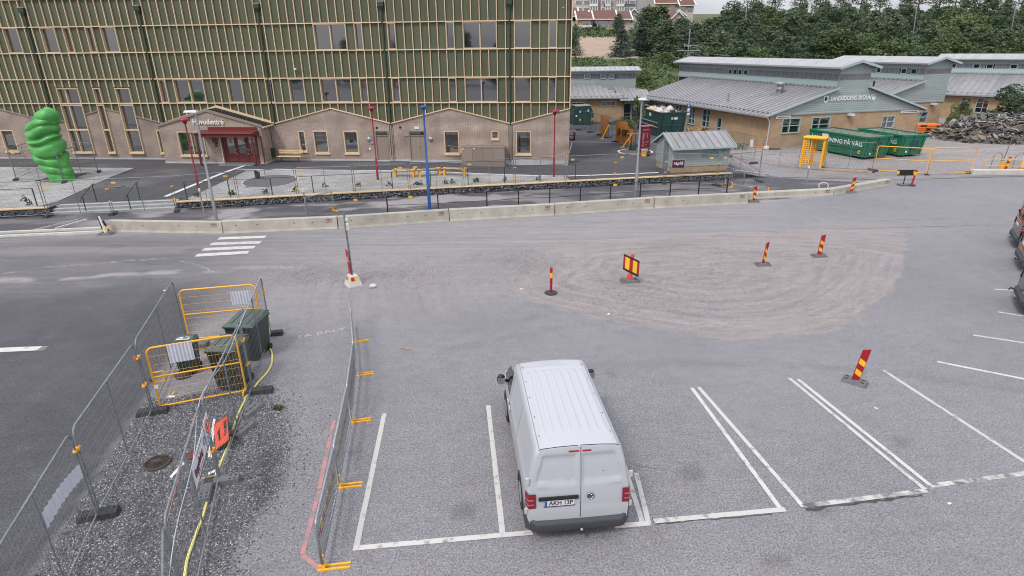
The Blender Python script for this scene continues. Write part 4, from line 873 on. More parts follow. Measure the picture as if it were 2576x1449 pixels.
        MB().prism([(mc, -.56, zr_ - .06), (mc, -.56, zr_ + .14), (mc + s * 2.15, -.56, zm1 + .10), (mc + s * 2.15, -.56, zm1 - .10)][::-s], (0, -.05, 0)).obj('barge_board', M['tealtrim'], b)
    MB().tube([(mc - 2.1, -.1, 6.45), (mx0 - .1, -.07, 6.2), (mx0 - .1, -.07, 5.0)], .05, 6).obj('downpipe', M['gutter'], b)
    MB().tube([(-.5, -.2, 2.85), (-.08, -.08, 2.4), (-.08, -.08, .1)], .05, 6).obj('downpipe', M['white_sign'], b)
    if not half: MB().tube([(W + .5, -.2, 2.85), (W + .08, -.08, 2.4), (W + .08, -.08, .1)], .05, 6).obj('downpipe', M['gutter'], b)
    MB().bx(mc - .1, mc + .35, -.45, -.05, 2.62, 2.80).obj('wall_lamp', M['white_sign'], b)
    return b
FW1 = [(1.25, 3.12, 1.36, 2.63), (4.28, 6.2, 1.34, 2.62), (11.82, 13.25, 1.37, 2.44)]
SW1 = [(8.75, 10.15, .88, 2.62), (11.4, 12.75, .88, 2.6), (13.95, 15.25, .95, 2.6), (16.4, 17.6, 1.0, 2.58), (18.85, 19.95, 1.0, 2.55)]
school = pavilion('school_pavilion', 'yellow brick school pavilion with teal gable boarding and a school name sign above its windows', (21.97, 52.14), SYAW, front=FW1, side=SW1, sidedoor=(6.75, 7.6, .2, 2.06), monw=[(12.5, 13.15), (13.45, 14.1), (14.3, 14.95), (15.2, 15.85)])
WHT = mat('letter_white', (0.72, 0.74, 0.74), 0.5, var=0)
text('sign_text', 'SANDUDDENS SKOLA', .50, WHT, school, (7.85, -.07, 4.08), (PI / 2, 0, 0), .84, .02, True)
sh = MB(); sh.prism([(5.3 + x, -.07, 4.05 + z) for x, z in ((-.24, .32), (-.24, -.1), (0, -.36), (.24, -.1), (.24, .32))][::1], (0, -.03, 0)); sh.obj('school_shield', WHT, school)
MB().prism([(5.3 + x, -.076, 4.08 + z) for x, z in ((-.12, .16), (-.16, -.04), (0, -.2), (.14, .0), (.04, .2))], (0, -.004, 0)).obj('shield_mark', M['black'], school)
rm = MB(); rm.add([(10.25 + r * math.cos(2 * PI * k / 20), y, 4.05 + r * math.sin(2 * PI * k / 20)) for r, y in ((.30, -.05), (.30, -.08), (.0, -.085)) for k in range(20)], [(j * 20 + k, j * 20 + (k + 1) % 20, (j + 1) * 20 + (k + 1) % 20, (j + 1) * 20 + k) for j in (0, 1) for k in range(20)]); rm.obj('round_emblem', WHT, school)
MB().tube([(10.25 + .2 * math.cos(t), -.09, 4.05 + .2 * math.sin(t)) for t in np.linspace(.3, 5.2, 12)], .03, 5).obj('emblem_mark', M['carblack'] if False else mat('emblem_blue', (.12, .18, .3), .5, var=0), school)
def arrow_sign(x0, x1, z, d):
    a = MB(); a.bx(min(x0, x1), max(x0, x1), -.075, -.04, z - .11, z + .11); o = a.obj('arrow_sign', M['white'], school); xt = x0 if d < 0 else x1
    MB().prism([(xt, -.078, z - .16), (xt, -.078, z + .16), (xt + d * .18, -.078, z)][::-d], (0, -.03, 0)).obj('arrow_head', M['white'], o)
    t = MB(); x = min(x0, x1) + .1
    while x < max(x0, x1) - .12: w = random.uniform(.04, .08); t.bx(x, x + w, -.079, -.0755, z - .05 + random.uniform(-.01, .02), z + .035); x += w + .025
    t.obj('small_lettering', M['black'], o)
arrow_sign(.62, 1.95, 2.74, -1); arrow_sign(13.75, 15.7, 2.72, 1)
# roof vents
mb = MB(); mb.lathe([(.3, 0), (.3, .55), (.34, .56), (.34, .62), (.30, .62), (.30, .95), (.52, 1.0), (.52, 1.14), (.30, 1.2), (.001, 1.22)], 16, (4.15, 4.5, 4.1)); mb.obj('roof_vent', M['galv'], school)
MB().bx(3.6, 4.8, 4.0, 5.1, 4.05, 4.32).obj('vent_curb', M['gutter'], school)
MB().tube([(1.2, 7.9, 3.3), (1.2, 7.9, 4.15)], .07, 8).obj('roof_pipe', M['galv'], school)
# second and third pavilion
s2 = pavilion('school_pavilion', 'middle school pavilion of yellow brick half hidden behind the sign bearing one', (35.3, 61.4), SYAW, half=True, front=[(5.9, 7.9, .85, 1.95)], side=[], monw=[(1.0, 1.75), (2.2, 2.9), (5.4, 6.0)], L=12, ML=12)
MB().tube([(3.3, 3.0, 4.0), (3.3, 3.0, 4.9)], .09, 8).obj('roof_pipe', M['black'], s2)
MB().bx(9.72, 13.6, 4.0, 4.25, 0, 3.2).obj('set_back_wall', BRICKY, s2); MB().bx(9.72, 13.6, 3.9, 3.99, 3.0, 4.6).obj('set_back_boarding', M['teal'], s2)
MB().prism([(9.72, 3.4, 4.75), (14.0, 3.4, 3.6), (14.0, 12, 3.6), (9.72, 12, 4.75)], (0, 0, .08)).obj('set_back_roof', M['roof'], s2)
a3 = Vector((52.32, 73.0)); d3 = Vector((.708, -.706)); o3 = a3 + d3 * 22 + Vector((-.706, -.708)) * 0.0
s3 = pavilion('school_pavilion', 'rightmost school pavilion of yellow brick with tall mullioned windows behind the rubble heap', (o3.x, o3.y), math.radians(45), side=[(18.9, 20.1, .95, 2.62), (21.63 - 1.05, 21.63, .95, 2.62)], monw=[(21.6, 22.3), (20.3, 21.0), (18.0, 18.7), (15.0, 15.7), (24.0, 24.7)], L=24.6, ML=25.6)
# left wing behind the new building
lw = thing('school_wing', 'low school wing of yellow brick with grey sheet roof beside the clad building', 'school building', (0, 0, 0), 0)
LY = 72.4
wall(lw, 'brick_wall', BRICKY, -8, 13.15, .1, lambda s: 2.95, [(7.05, 8.62, 2.1, 2.56), (10.6, 12.15, 2.0, 2.56)], LY, LY + .25, lambda s: s)
for a in ((7.05, 8.62, 2.1, 2.56), (10.6, 12.15, 2.0, 2.56)): cross_window(lw, lambda s, o, z: (s, LY - o, z), *a, rows=1, split=.4)
MB().bx(12.9, 13.15, LY + .25, LY + 5, .1, 3.2).obj('end_wall', BRICKY, lw)
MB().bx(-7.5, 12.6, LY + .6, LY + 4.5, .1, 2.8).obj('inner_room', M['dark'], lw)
k = 36
for i in range(k):
    x0 = -8.4 + i * .61; x1 = x0 + .575; zt = 4.22; sh_ = -1.1 * clamp((x1 - 8) / 6)
    t1 = 1.0 if x1 < 10.6 else max(.1, 1 - (x1 - 10.6) / 3.4)
    y1 = LY - .5 + 5.7 * t1; z1 = 2.98 + 1.30 * t1
    mb = MB(); mb.prism([(x0, LY - .5, 2.98), (x1, LY - .5, 2.98), (x1, y1, z1), (x0, y1, z1)], (0, 0, .05)); mb.bar((x1 + .015, LY - .5, 3.02), (x1 + .015, y1, z1 + .03), .03, .06); mb.obj('roof_sheet', M['roof'], lw)
MB().bx(-8.4, 13.6, LY - .62, LY - .5, 2.88, 3.0).obj('gutter', M['gutter'], lw)
mb = MB()
for i in range(36): mb.bx(-8.3 + i * .61, -8.22 + i * .61, LY - .25, LY - .15, 3.05, 3.2)
mb.tube([(-8.3, LY - .2, 3.17), (13.2, LY - .2, 3.17)], .015, 5); mb.obj('snow_guard', M['galv_dk'], lw)
MY = LY + 5.2
MB().bx(-8, 15.4, MY, MY + .1, 3.3, 4.75).obj('monitor_base', M['teal'], lw); MB().bx(-8, 15.4, MY, MY + .1, 5.36, 5.75).obj('monitor_top', M['tealtrim'], lw)
wl = [(6.4, 7.1), (9.1, 9.9), (11.0, 11.8), (12.1, 12.9)]
for w0, w1 in wl: cross_window(lw, lambda s, o, z: (s, MY - o, z), w0, w1, 4.76, 5.35, cols=1, rows=1)
x = -8
while x < 15.3:
    if not any(w0 - .05 < x + .14 < w1 + .05 for w0, w1 in wl): MB().bx(x, x + .285, MY - .01 * (int(x / .3) % 2), MY + .08, 4.752, 5.358).obj('board', M['greywood'], lw)
    x += .3
MB().bx(-8, 15.4, MY + .1, MY + 3, 3.2, 5.7).obj('monitor_core', M['dark'], lw); MB().bx(15.4, 15.46, MY, MY + 3, 3.2, 5.75).obj('monitor_side', M['teal'], lw)
for i in range(40):
    x0 = -8.4 + i * .61; mb = MB(); mb.prism([(x0, MY - .45, 5.72), (x0 + .58, MY - .45, 5.72), (x0 + .58, MY + 1.6, 6.15), (x0, MY + 1.6, 6.15)], (0, 0, .05)); mb.bar((x0 + .595, MY - .45, 5.75), (x0 + .595, MY + 1.6, 6.18), .03, .05); mb.obj('roof_sheet', M['roof_lt'], lw)
MB().bx(-8.4, 16.1, MY - .55, MY - .45, 5.66, 5.76).obj('gutter', M['gutter'], lw)
# entry link
for i in range(9):
    x0 = 12.6 + i * .42; y1 = LY + 4.5 - .5 * i * .4; z1 = 2.75 + .3 * (y1 - LY + 1) ; mb = MB(); zt = 2.72 + (y1 - (LY - 1.2)) * .22; mb.prism([(x0, LY - 1.2, 2.72), (x0 + .4, LY - 1.2, 2.72), (x0 + .4, y1, zt), (x0, y1, zt)], (0, 0, .05)); mb.bar((x0 + .41, LY - 1.2, 2.75), (x0 + .41, y1, zt + .03), .02, .05); mb.obj('roof_sheet', M['roof'], lw)
MB().bx(13.2, 16.2, LY - .3, LY - .2, 2.3, 2.7).obj('lintel', M['gutter'], lw)
for i in range(3): cross_window(lw, lambda s, o, z: (s, LY + .1 - o, z), 13.2 + i * .95, 14.12 + i * .95, .1, 2.3, cols=1, rows=2, name='door')
MB().bx(13.2, 16.2, LY + .3, LY + .5, .1, 2.7).obj('inner_room', M['dark'], lw)
# roof antenna
an_ = thing('antenna', 'tall white aerial mast with two cross arms standing behind the school roof', 'antenna', (0, 0, 0))
P0 = at_y(*ZT(1735, 760), 92); P1 = at_y(*ZT(1770, 390), 92)
MB().tube([P0 - Vector((0, 0, 6)), P0, Vector((P1.x, P1.y, P1.z))], [.09, .07, .09], 6).obj('mast', M['gutter'], an_)
for q0, q1 in ((ZT(1585, 693), ZT(1900, 690)), (ZT(1690, 615), ZT(1870, 618)), (ZT(1690, 590), ZT(1690, 640)), (ZT(1720, 632), ZT(1780, 634))): MB().tube([at_y(*q0, 92), at_y(*q1, 92)], .07, 5).obj('cross_arm', M['gutter'], an_)

# ---- houses on the hill
HW = mat('cream_render', (0.52, 0.47, 0.40), .9, var=.05); HY = mat('yellow_render', (0.55, 0.42, 0.24), .9, var=.05); HG = mat('grey_render', (0.40, 0.40, 0.41), .9, var=.05); HR = mat('red_tile', (0.15, 0.07, 0.055), .9, var=.2, scale=2); HPK = mat('pink_render', (0.52, 0.40, 0.36), .9, var=.05)
def hbox(par, name, m, q0, q1, y, depth, off=0.0):     # block whose front face fills the pixels q0..q1 at distance y
    a, c = at_y(*q0, y), at_y(*q1, y); return MB().bx(min(a.x, c.x), max(a.x, c.x), y - off, y + depth, min(a.z, c.z), max(a.z, c.z)).obj(name, m, par)
Y1 = 205
ap = thing('apartment_block', 'grey and cream apartment block with glazed balconies rising at the top of the hill', 'apartment building', (0, 0, 0))
Z = ZT
hbox(ap, 'wall', HW, Z(170, 260), Z(870, -120), Y1, 14); hbox(ap, 'stair_tower', HG, Z(545, 260), Z(610, -150), Y1 - 1.2, 2); hbox(ap, 'wall_wing', HG, Z(870, 240), Z(1280, -10), Y1 + 1, 12)
for r in (-95, -45, 5, 100):
    for x0, x1 in ((210, 300), (320, 400), (880, 925), (945, 1030), (555, 600), (690, 730)):
        a = Z(x0, r + (0 if r > 0 else 0)); c = Z(x1, r + 48); o = hbox(ap, 'window', M['white'], a, c, Y1, .1, 1.32 if 540 < x0 < 610 else .12 if x0 < 870 else -.85)
        ia, ic = Z(x0 + 6, r + 6), Z(x1 - 6, r + 42); hbox(o, 'pane', M['glass'], ia, ic, Y1, .05, 1.42 if 540 < x0 < 610 else .22 if x0 < 870 else -.75)
for x0, x1 in ((405, 515), (615, 690), (770, 875)):
    for r in (-90, 5, 100):
        a, c = Z(x0, r), Z(x1, r + 92); o = hbox(ap, 'balcony', M['white'], Z(x0, r + 45), Z(x1, r + 82), Y1 - 1.6, 1.5); hbox(o, 'glazing', M['glass'], Z(x0 + 6, r), Z(x1 - 6, r + 44), Y1 - 1.55, 1.2)
        for k in range(4): xx = lerp(x0, x1 - 8, k / 3); hbox(o, 'post', M['white'], Z(xx, r - 3), Z(xx + 8, r + 45), Y1 - 1.58, .2, .1)
def house(label, q0, q1, y, wallm, depth, roofh, wins, ridge=True, gable=False, name='row_house', over=.5):
    h = thing(name, label, 'house', (0, 0, 0)); a, c = at_y(*q0, y), at_y(*q1, y); x0, x1 = sorted((a.x, c.x)); z0, z1 = sorted((a.z, c.z)); z0 -= 3
    MB().bx(x0, x1, y, y + depth, z0, z1).obj('wall', wallm, h)
    if gable:
        xm = (x0 + x1) / 2; MB().prism([(x0, y, z1), (x1, y, z1), (xm, y, z1 + roofh)], (0, -depth, 0)).obj('gable', wallm, h)
        for s, xe in ((-1, x0 - over), (1, x1 + over)):
            ze_ = z1 - roofh * over / (xm - x0); P = [(xe, y - .5, ze_ + .05), (xm, y - .5, z1 + roofh + .05), (xm, y + depth, z1 + roofh + .05), (xe, y + depth, ze_ + .05)]
            MB().prism(P if s > 0 else P[::-1], (0, 0, -.18)).obj('roof', HR, h); MB().prism([(xe, y - .52, ze_), (xe, y - .52, ze_ + .4), (xm, y - .52, z1 + roofh + .4), (xm, y - .52, z1 + roofh)][::-s], (0, -.1, 0)).obj('barge_board', M['white'], h)
    else:
        MB().prism([(x0 - over, y - .7, z1), (x1 + over, y - .7, z1), (x1 + over, y + depth * .5, z1 + roofh), (x0 - over, y + depth * .5, z1 + roofh)], (0, 0, .2)).obj('roof', HR, h)
        for xe in (x0 - over - .1, x1 + over - .2): MB().prism([(xe, y - .75, z1 + .05), (xe + .35, y - .75, z1 + .05), (xe + .35, y + depth * .5, z1 + roofh + .1), (xe, y + depth * .5, z1 + roofh + .1)], (0, 0, .25)).obj('fire_wall', M['white'], h)
        MB().bx(x0 - over, x1 + over, y - .8, y - .7, z1 - .15, z1 + .1).obj('gutter', M['white'], h)
    for (wa, wb) in wins:
        o = hbox(h, 'window', M['white'], wa, wb, y, .1, .1); hbox(o, 'pane', M['glass'], (wa[0] + .6, wa[1] + .6), (wb[0] - .6, wb[1] - .6), y, .05, .16)
    return h
h1 = house('cream row house with a white balcony front on the hilltop, nearest the clad building', Z(240, 400), Z(430, 262), 170, HY, 9, 2.2, [(Z(300, 285), Z(410, 340))])
hbox(h1, 'balcony_front', M['white'], Z(265, 345), Z(430, 395), 169, .9)
h2 = house('wide cream row house with a band of tall windows below the grey apartment block', Z(430, 400), Z(760, 262), 170.5, HY, 9, 2.4, [(Z(440 + i * 75, 285), Z(505 + i * 75, 365)) for i in range(4)])
house('dark brown roofed row house at the right end of the hilltop row', Z(780, 330), Z(960, 262), 171, HPK, 9, 2.2, [])
house('small row house with grey walls whose brown roof shows above others', Z(150, 330), Z(235, 222), 176, HG, 9, 2.4, [(Z(165, 235), Z(225, 290))])
house('white gabled grey house between the spruces on the hilltop', Z(920, 290), Z(1080, 205), 182, HG, 9, 1.4, [(Z(985, 210), Z(996, 250))], gable=True, over=.8)
house('yellow house with red roof and bay window right of the apartment block', Z(1290, 200), Z(1620, 45), 198, HY, 10, 4.6, [(Z(1450, 95), Z(1470, 135)), (Z(1500, 75), Z(1575, 165))], name='detached_house')
house('cream house with red brown hipped roof at the end of the hilltop row', Z(1630, 200), Z(1820, 75), 196, HW, 10, 3.0, [(Z(1640, 90), Z(1700, 160)), (Z(1730, 110), Z(1800, 155))], name='detached_house')
house('small pink gabled house half hidden by pines below the red roofed ones', Z(1520, 380), Z(1680, 240), 165, HPK, 9, 1.3, [], gable=True, name='detached_house')
house('white eaved gabled house just above the small pink one', Z(1510, 260), Z(1700, 215), 178, HW, 9, 1.3, [], gable=True, name='detached_house')
# ================================================================== TREES
def leaf_mesh(name, pts, sizes, m, tri=False, flat=0.0):
    n = len(pts); u = RNG.normal(size=(n, 3)); u[:, 2] *= (1 - flat); u /= np.linalg.norm(u, axis=1)[:, None]; w = RNG.normal(size=(n, 3)); w[:, 2] *= (1 - flat)
    v = np.cross(u, w); v /= np.linalg.norm(v, axis=1)[:, None]; s = sizes[:, None]
    q = np.stack([pts - u * s - v * s * .55, pts + u * s - v * s * .55, pts + u * s * .6 + v * s * .55, pts - u * s * .6 + v * s * .55], 1).reshape(-1, 3)
    me = bpy.data.meshes.new(name); me.vertices.add(4 * n); me.vertices.foreach_set('co', q.ravel()); me.loops.add(4 * n); me.loops.foreach_set('vertex_index', np.arange(4 * n))
    me.polygons.add(n); me.polygons.foreach_set('loop_start', np.arange(0, 4 * n, 4)); me.polygons.foreach_set('loop_total', np.full(n, 4)); me.update(calc_edges=True); me.materials.append(m)
    at = me.attributes.new('tone', 'FLOAT', 'FACE'); at.data.foreach_set('value', RNG.random(n).astype(np.float32)); return me
def leaf_mat(name, c1, c2):
    m = bpy.data.materials.new(name); m.use_nodes = True; nt = m.node_tree; N = nt.nodes; L = nt.links; b = N['Principled BSDF']; b.inputs['Roughness'].default_value = .75; b.inputs['Specular IOR Level'].default_value = .05
    a = N.new('ShaderNodeAttribute'); a.attribute_name = 'tone'; oi = N.new('ShaderNodeObjectInfo'); ad = N.new('ShaderNodeMath'); ad.operation = 'MULTIPLY_ADD'; ad.inputs[1].default_value = .55; L.new(a.outputs['Fac'], ad.inputs[0])
    mu = N.new('ShaderNodeMath'); mu.operation = 'MULTIPLY'; mu.inputs[1].default_value = .45; L.new(oi.outputs['Random'], mu.inputs[0]); L.new(mu.outputs[0], ad.inputs[2])
    r = N.new('ShaderNodeValToRGB'); r.color_ramp.elements[0].color = (*c1, 1); r.color_ramp.elements[1].color = (*c2, 1); r.color_ramp.elements[0].position = .15; r.color_ramp.elements[1].position = .9
    L.new(ad.outputs[0], r.inputs['Fac']); L.new(r.outputs['Color'], b.inputs['Base Color']); MATS[name] = m; return m
LM = dict(pine=leaf_mat('pine_needles', (0.074, 0.108, 0.068), (0.19, 0.24, 0.148)), spruce=leaf_mat('spruce_needles', (0.045, 0.076, 0.061), (0.115, 0.16, 0.125)),
          broad=leaf_mat('broad_leaves', (0.07, 0.106, 0.047), (0.175, 0.225, 0.105)), dark=leaf_mat('dark_leaves', (0.045, 0.072, 0.048), (0.13, 0.175, 0.10)))
BARK = mat('bark', (0.13, 0.095, 0.075), .95, var=.3, scale=4, bump=.5); BARKRED = mat('pine_bark', (0.20, 0.115, 0.075), .95, var=.3, scale=4)
def conifer_mesh(kind, seed, n=8500, H=10.0, R=2.6, bare=.12, power=.75, droop=-.12):
    r = np.random.default_rng(seed); levels = 17 if kind != 'tall' else 9; P = []; S = []
    trunk = MB(); trunk.m = 1; trunk.tube([(0, 0, -1.5), (.05, 0, H * .3), (0, .06, H * .65), (0, 0, H * .97)], [.19, .15, .09, .02], 7)
    nb_tot = 0
    for i in range(levels):
        t = bare + (1 - bare) * (i + r.uniform(-.3, .3)) / levels; t = min(max(t, bare), .985); rad = R * ((1 - t) ** power) * r.uniform(.72, 1.22) + .12; nb = int(6 + 4 * (1 - t)) if kind != 'tall' else 7
        for b in range(nb):
            a = 2 * PI * (b + r.uniform(-.3, .3)) / nb + i * 1.3; rb = rad * r.uniform(.6, 1.2); z0 = H * t; rise = (droop if kind == 'spruce' else r.uniform(.12, .42)) * rb
            m_ = max(4, int(n / (levels * nb) * (.3 + rb / R))); s = r.uniform(.18, 1.0, m_) ** .7; sp = .10 + .17 * rb * (1 - s * .6)
            x = math.cos(a) * rb * s + r.normal(0, 1, m_) * sp; y = math.sin(a) * rb * s + r.normal(0, 1, m_) * sp; z = z0 + rise * s ** 1.4 + r.normal(0, 1, m_) * (.10 + .06 * rb)
            P.append(np.stack([x, y, z], 1)); S.append(r.uniform(.07, .165, m_))
            if i % 2 == 0 and rb > .8: trunk.tube([(0, 0, z0 - .1), (math.cos(a) * rb * .75, math.sin(a) * rb * .75, z0 + rise * .6)], [.05, .015], 4)
    P.append(np.stack([r.normal(0, .07, 40), r.normal(0, .07, 40), r.uniform(H * .9, H * 1.02, 40)], 1)); S.append(np.full(40, .11))
    return leaf_mesh('crown', np.concatenate(P), np.concatenate(S), LM['spruce' if kind == 'spruce' else 'pine' if kind != 'tall' else 'dark'], flat=.35), trunk.mesh('trunk', [BARK, BARK] if kind == 'spruce' else [BARKRED, BARKRED])
def broad_mesh(seed, n=6500, H=8.0, R=3.0, z0=.18, m='broad', clumps=30, leaf=(.07, .16)):
    r = np.random.default_rng(seed); P = []; tr = MB(); tr.tube([(0, 0, -1.2), (.1, .05, H * .25), (0, .1, H * .5), (.1, 0, H * .8)], [.2, .16, .1, .03], 7)
    for c in range(clumps):
        a = r.uniform(0, 2 * PI); t = r.uniform(z0, .93); prof = math.sin(PI * min(1, (t - z0 + .12) / (1.08 - z0))) ** .6; d = R * prof * r.uniform(.35, .95); cx, cy, cz = math.cos(a) * d, math.sin(a) * d, H * t; cr = R * r.uniform(.24, .44)
        k = n // clumps; v = r.normal(size=(k, 3)); v /= np.linalg.norm(v, axis=1)[:, None]; v *= (r.uniform(.35, 1, k) ** .4)[:, None] * cr; v[:, 2] *= .7; P.append(v + [cx, cy, cz])
        tr.tube([(0, .05, H * max(.15, t - .3)), (cx * .8, cy * .8, cz)], [.06, .02], 4)
    P = np.concatenate(P); return leaf_mesh('crown', P, r.uniform(*leaf, len(P)), LM[m]), tr.mesh('trunk', BARK)
PROTO = dict(pine=[conifer_mesh('pine', s, R=2.9, power=.62) for s in (1, 2, 3, 4)], spruce=[conifer_mesh('spruce', s, n=7500, R=2.3, power=.9, bare=.03) for s in (5, 6)],
             tall=[conifer_mesh('tall', s, n=1500, R=2.3, bare=.5, power=.35) for s in (7, 8, 9)], broad=[broad_mesh(s) for s in (11, 12, 13)], dark=[broad_mesh(s, m='dark') for s in (14, 15)])
PH = dict(pine=10.0, spruce=10.0, tall=10.0, broad=8.2, dark=8.2)
tcount = 0
def tree(kind, u, vtop, y, label, group=None, wide=1.0, zbase=None, name=None, sink=0.3):
    global tcount; tcount += 1
    P = at_y(u, vtop, y); zb = float(hz(P.x, y)) - sink if zbase is None else zbase; h = P.z - zb
    if h < 1.2: h = 1.2
    me, tr = PROTO[kind][tcount % len(PROTO[kind])]; s = h / PH[kind]; nm = name or dict(pine='pine_tree', spruce='spruce_tree', tall='tall_pine_tree', broad='broadleaf_tree', dark='broadleaf_tree')[kind]
    ws = s ** .75 * wide
    t = thing(nm, label, 'tree', (P.x, y, zb), random.uniform(0, 6.28), group, scale=(ws, ws, s)); link('trunk', tr, t); link('crown', me, t); return t
# trees one can single out, left part of the slope
tree('spruce', *ZT(850, 345), 108, 'short dense blue green spruce at the left foot of the pine stand, beside bare sand', wide=1.6)
tree('spruce', *ZT(1120, 300), 110, 'second dark spruce from the bare sand, taller and slimmer than its neighbour', wide=1.6)
tree('pine', *ZT(1210, 75), 122, 'tall bushy pine rising in front of the hilltop houses', wide=1.9)
tree('pine', *ZT(1370, 70), 124, 'tall pine just right of the one before the hilltop houses', wide=1.8)
tree('pine', *ZT(1430, 255), 110, 'mid green pine standing before the small pink house', wide=1.9)
tree('pine', *ZT(800, 180), 148, 'light green young pine in front of the cream row house', wide=1.2)
tree('broad', *ZT(700, 390), 150, 'small light green tree at the right end of the row house garden', wide=1.1)
tree('spruce', *ZT(210, 320), 128, 'narrow young spruce beside the corner of the clad building', wide=.9)
tree('pine', *ZT(160, 400), 112, 'dark pine half hidden by the corner of the clad building', wide=1.3)
tree('broad', *ZT(360, 395), 158, 'round light green bush below the row house balcony', name='bush', wide=1.4); tree('dark', *ZT(510, 378), 158, 'round dark bush below the row house windows', name='bush', wide=1.5)
tree('broad', *ZT(1110, 930), 88, 'small leafy tree on the green bank between the school roofs', wide=1.2)
tree('broad', *ZT(1450, 700), 101, 'light green shrubby tree at the foot of the pines by the aerial mast', wide=1.5); tree('broad', *ZT(1740, 760), 97, 'yellow green shrub growing around the foot of the aerial mast', name='bush', wide=1.2)
tree('pine', *ZT(1650, 230), 118, 'pine directly left of the aerial mast, top level with the pink house', wide=1.4)
# the wooded slope
rs = random.Random(3)
bands = [(104, (92, 128), 42, 'low bushy growth at the foot of the slope', ['broad', 'pine', 'broad', 'dark'], 1760),
         (112, (62, 95), 46, 'young pine in the lowest row of the slope', ['pine', 'pine', 'spruce', 'broad'], 1740),
         (126, (30, 66), 50, 'mid green pine half way up the slope', ['pine', 'pine', 'pine', 'broad'], 1720),
         (143, (10, 42), 50, 'mid green tree high on the slope', ['pine', 'pine', 'dark', 'pine', 'broad'], 1850),
         (163, (-14, 22), 56, 'tree in the highest closed row', ['pine', 'dark', 'pine'], 1850),
         (190, (-60, -20), 62, 'tall bare stemmed pine on the hilltop', ['tall'], 1900)]
for y, (va, vb), du, lab, kinds, u0 in bands:
    u = u0; cnt = {}
    while u < 2660:
        k = rs.choice(kinds); g = {'pine': 'pines', 'spruce': 'spruces', 'broad': 'broadleaf trees', 'dark': 'dark broadleaf trees', 'tall': 'tall pines'}[k]
        l2 = lab.replace('mid green tree', {'pine': 'mid green pine', 'dark': 'dark broadleaf tree', 'broad': 'light broadleaf tree'}.get(k, 'tree')).replace('young pine', {'pine': 'young pine', 'spruce': 'dark young spruce', 'broad': 'light leafy tree'}.get(k, 'young pine')).replace('mid green pine half', {'pine': 'mid green pine half', 'broad': 'light leafy tree half'}.get(k, 'x')).replace('low bushy growth', {'pine': 'low bushy pine', 'broad': 'low light bush', 'dark': 'low dark bush'}.get(k, 'x')).replace('tree in the highest', {'pine': 'pine in the highest', 'dark': 'dark leafy tree in the highest'}.get(k, 'x'))
        cnt[k] = cnt.get(k, 0) + 1; l2 = l2 + ', ' + (ORD[cnt[k] - 1]) + ' such from the left'
        tree(k, u, rs.uniform(va, vb), y + rs.uniform(-5, 5), l2, g + ', ' + {104: 'foot of slope', 112: 'lowest row', 126: 'middle row', 143: 'upper row', 163: 'highest row', 190: 'hilltop'}[y], wide=rs.uniform(1.2, 1.65) * (1.0 if k != 'tall' else .9), name='bush' if y == 104 else None)
        u += du * .86 * rs.uniform(.65, 1.3)
tree('dark', 2690, 55, 125, 'big dark round crowned broadleaf tree at the right edge of the wooded slope', wide=1.5); tree('dark', 2540, 40, 138, 'round dark broadleaf tree below the bare patch near the hilltop', wide=1.4)
# street lamps in the wood
for u, v0, v1, l in ((1880, 3, 44, 'left'), (2308, 7, 60, 'middle'), (2556, 10, 55, 'right')):
    a, b_ = at_y(u - 3, v1, 136), at_y(u, v0, 136); t = thing('street_lamp', f'slim pale lamp post rising from the wood, {l} one of three', 'street lamp', (0, 0, 0)); MB().tube([a - Vector((0, 0, 4)), b_], .09, 6).obj('pole', M['gutter'], t); MB().bx(b_.x - .3, b_.x + .3, b_.y - .15, b_.y + .15, b_.z, b_.z + .12).obj('lamp_head', M['gutter'], t)
# fence on the bank behind the school
fb = thing('bank_fence', 'low wire fence with thin posts along the brown bank behind the school roof', 'fence', (0, 0, 0))
pp = [at_y(*ZT(x, y), 100) for x, y in ((1560, 850), (1780, 715), (1900, 722), (2000, 730), (2100, 738), (2200, 748), (2300, 758), (2420, 772), (2540, 800), (2700, 860))]
for p_ in pp: MB().tube([p_ - Vector((0, 0, 1.7)), p_], .035, 5).obj('post', M['pallet_dk'], fb)
MB().tube(pp, .03, 5).obj('rail', M['gutter'], fb)
# trees by the rubble heap and by the totem
def place_broad(kind, P, h, label, wide=1.0, name='broadleaf_tree', idx=0, group=None):
    me, tr = PROTO[kind][idx % len(PROTO[kind])]; s = h / PH[kind]; t = thing(name, label, 'tree' if 'tree' in name else 'bush', P, random.uniform(0, 6), group, scale=(s * wide, s * wide, s)); link('trunk', tr, t); link('crown', me, t); return t
c = gp(*ZR(1600, 760), .2); place_broad('dark', (47.5, 59.5, .1), 4.8, 'dark leafy tree leaning over the rubble heap in front of the rightmost pavilion', 1.2, idx=0)
place_broad('broad', (44.6, 61.2, .1), 3.3, 'light green shrubby tree at the left rear of the rubble heap', .9, idx=1)
T2 = gpz(*ZE(815, 1045))
PROTO['young'] = [broad_mesh(31, n=900, H=8, R=2.2, z0=.42, clumps=14, leaf=(.16, .3))]; PH['young'] = 8.2
t = place_broad('young', (T2.x, T2.y, T2.z), 4.4, 'young tree staked with two poles inside the white ring', .55, 'broadleaf_tree')
for dx in (-.55, .55):
    MB().tube([(T2.x + dx, T2.y, T2.z), (T2.x + dx, T2.y, T2.z + 1.5)], .04, 6)
st = thing('tree_stake', 'pair of wooden stakes with a cross board holding the young tree', 'tree stake', T2)
for dx in (-.5, .45): MB().tube([(dx, 0, 0), (dx, 0, 1.75)], .045, 6).obj('stake', M['pallet'], st)
MB().bx(-.75, .65, -.06, -.02, 1.25, 1.35).obj('cross_board', M['pallet'], st)
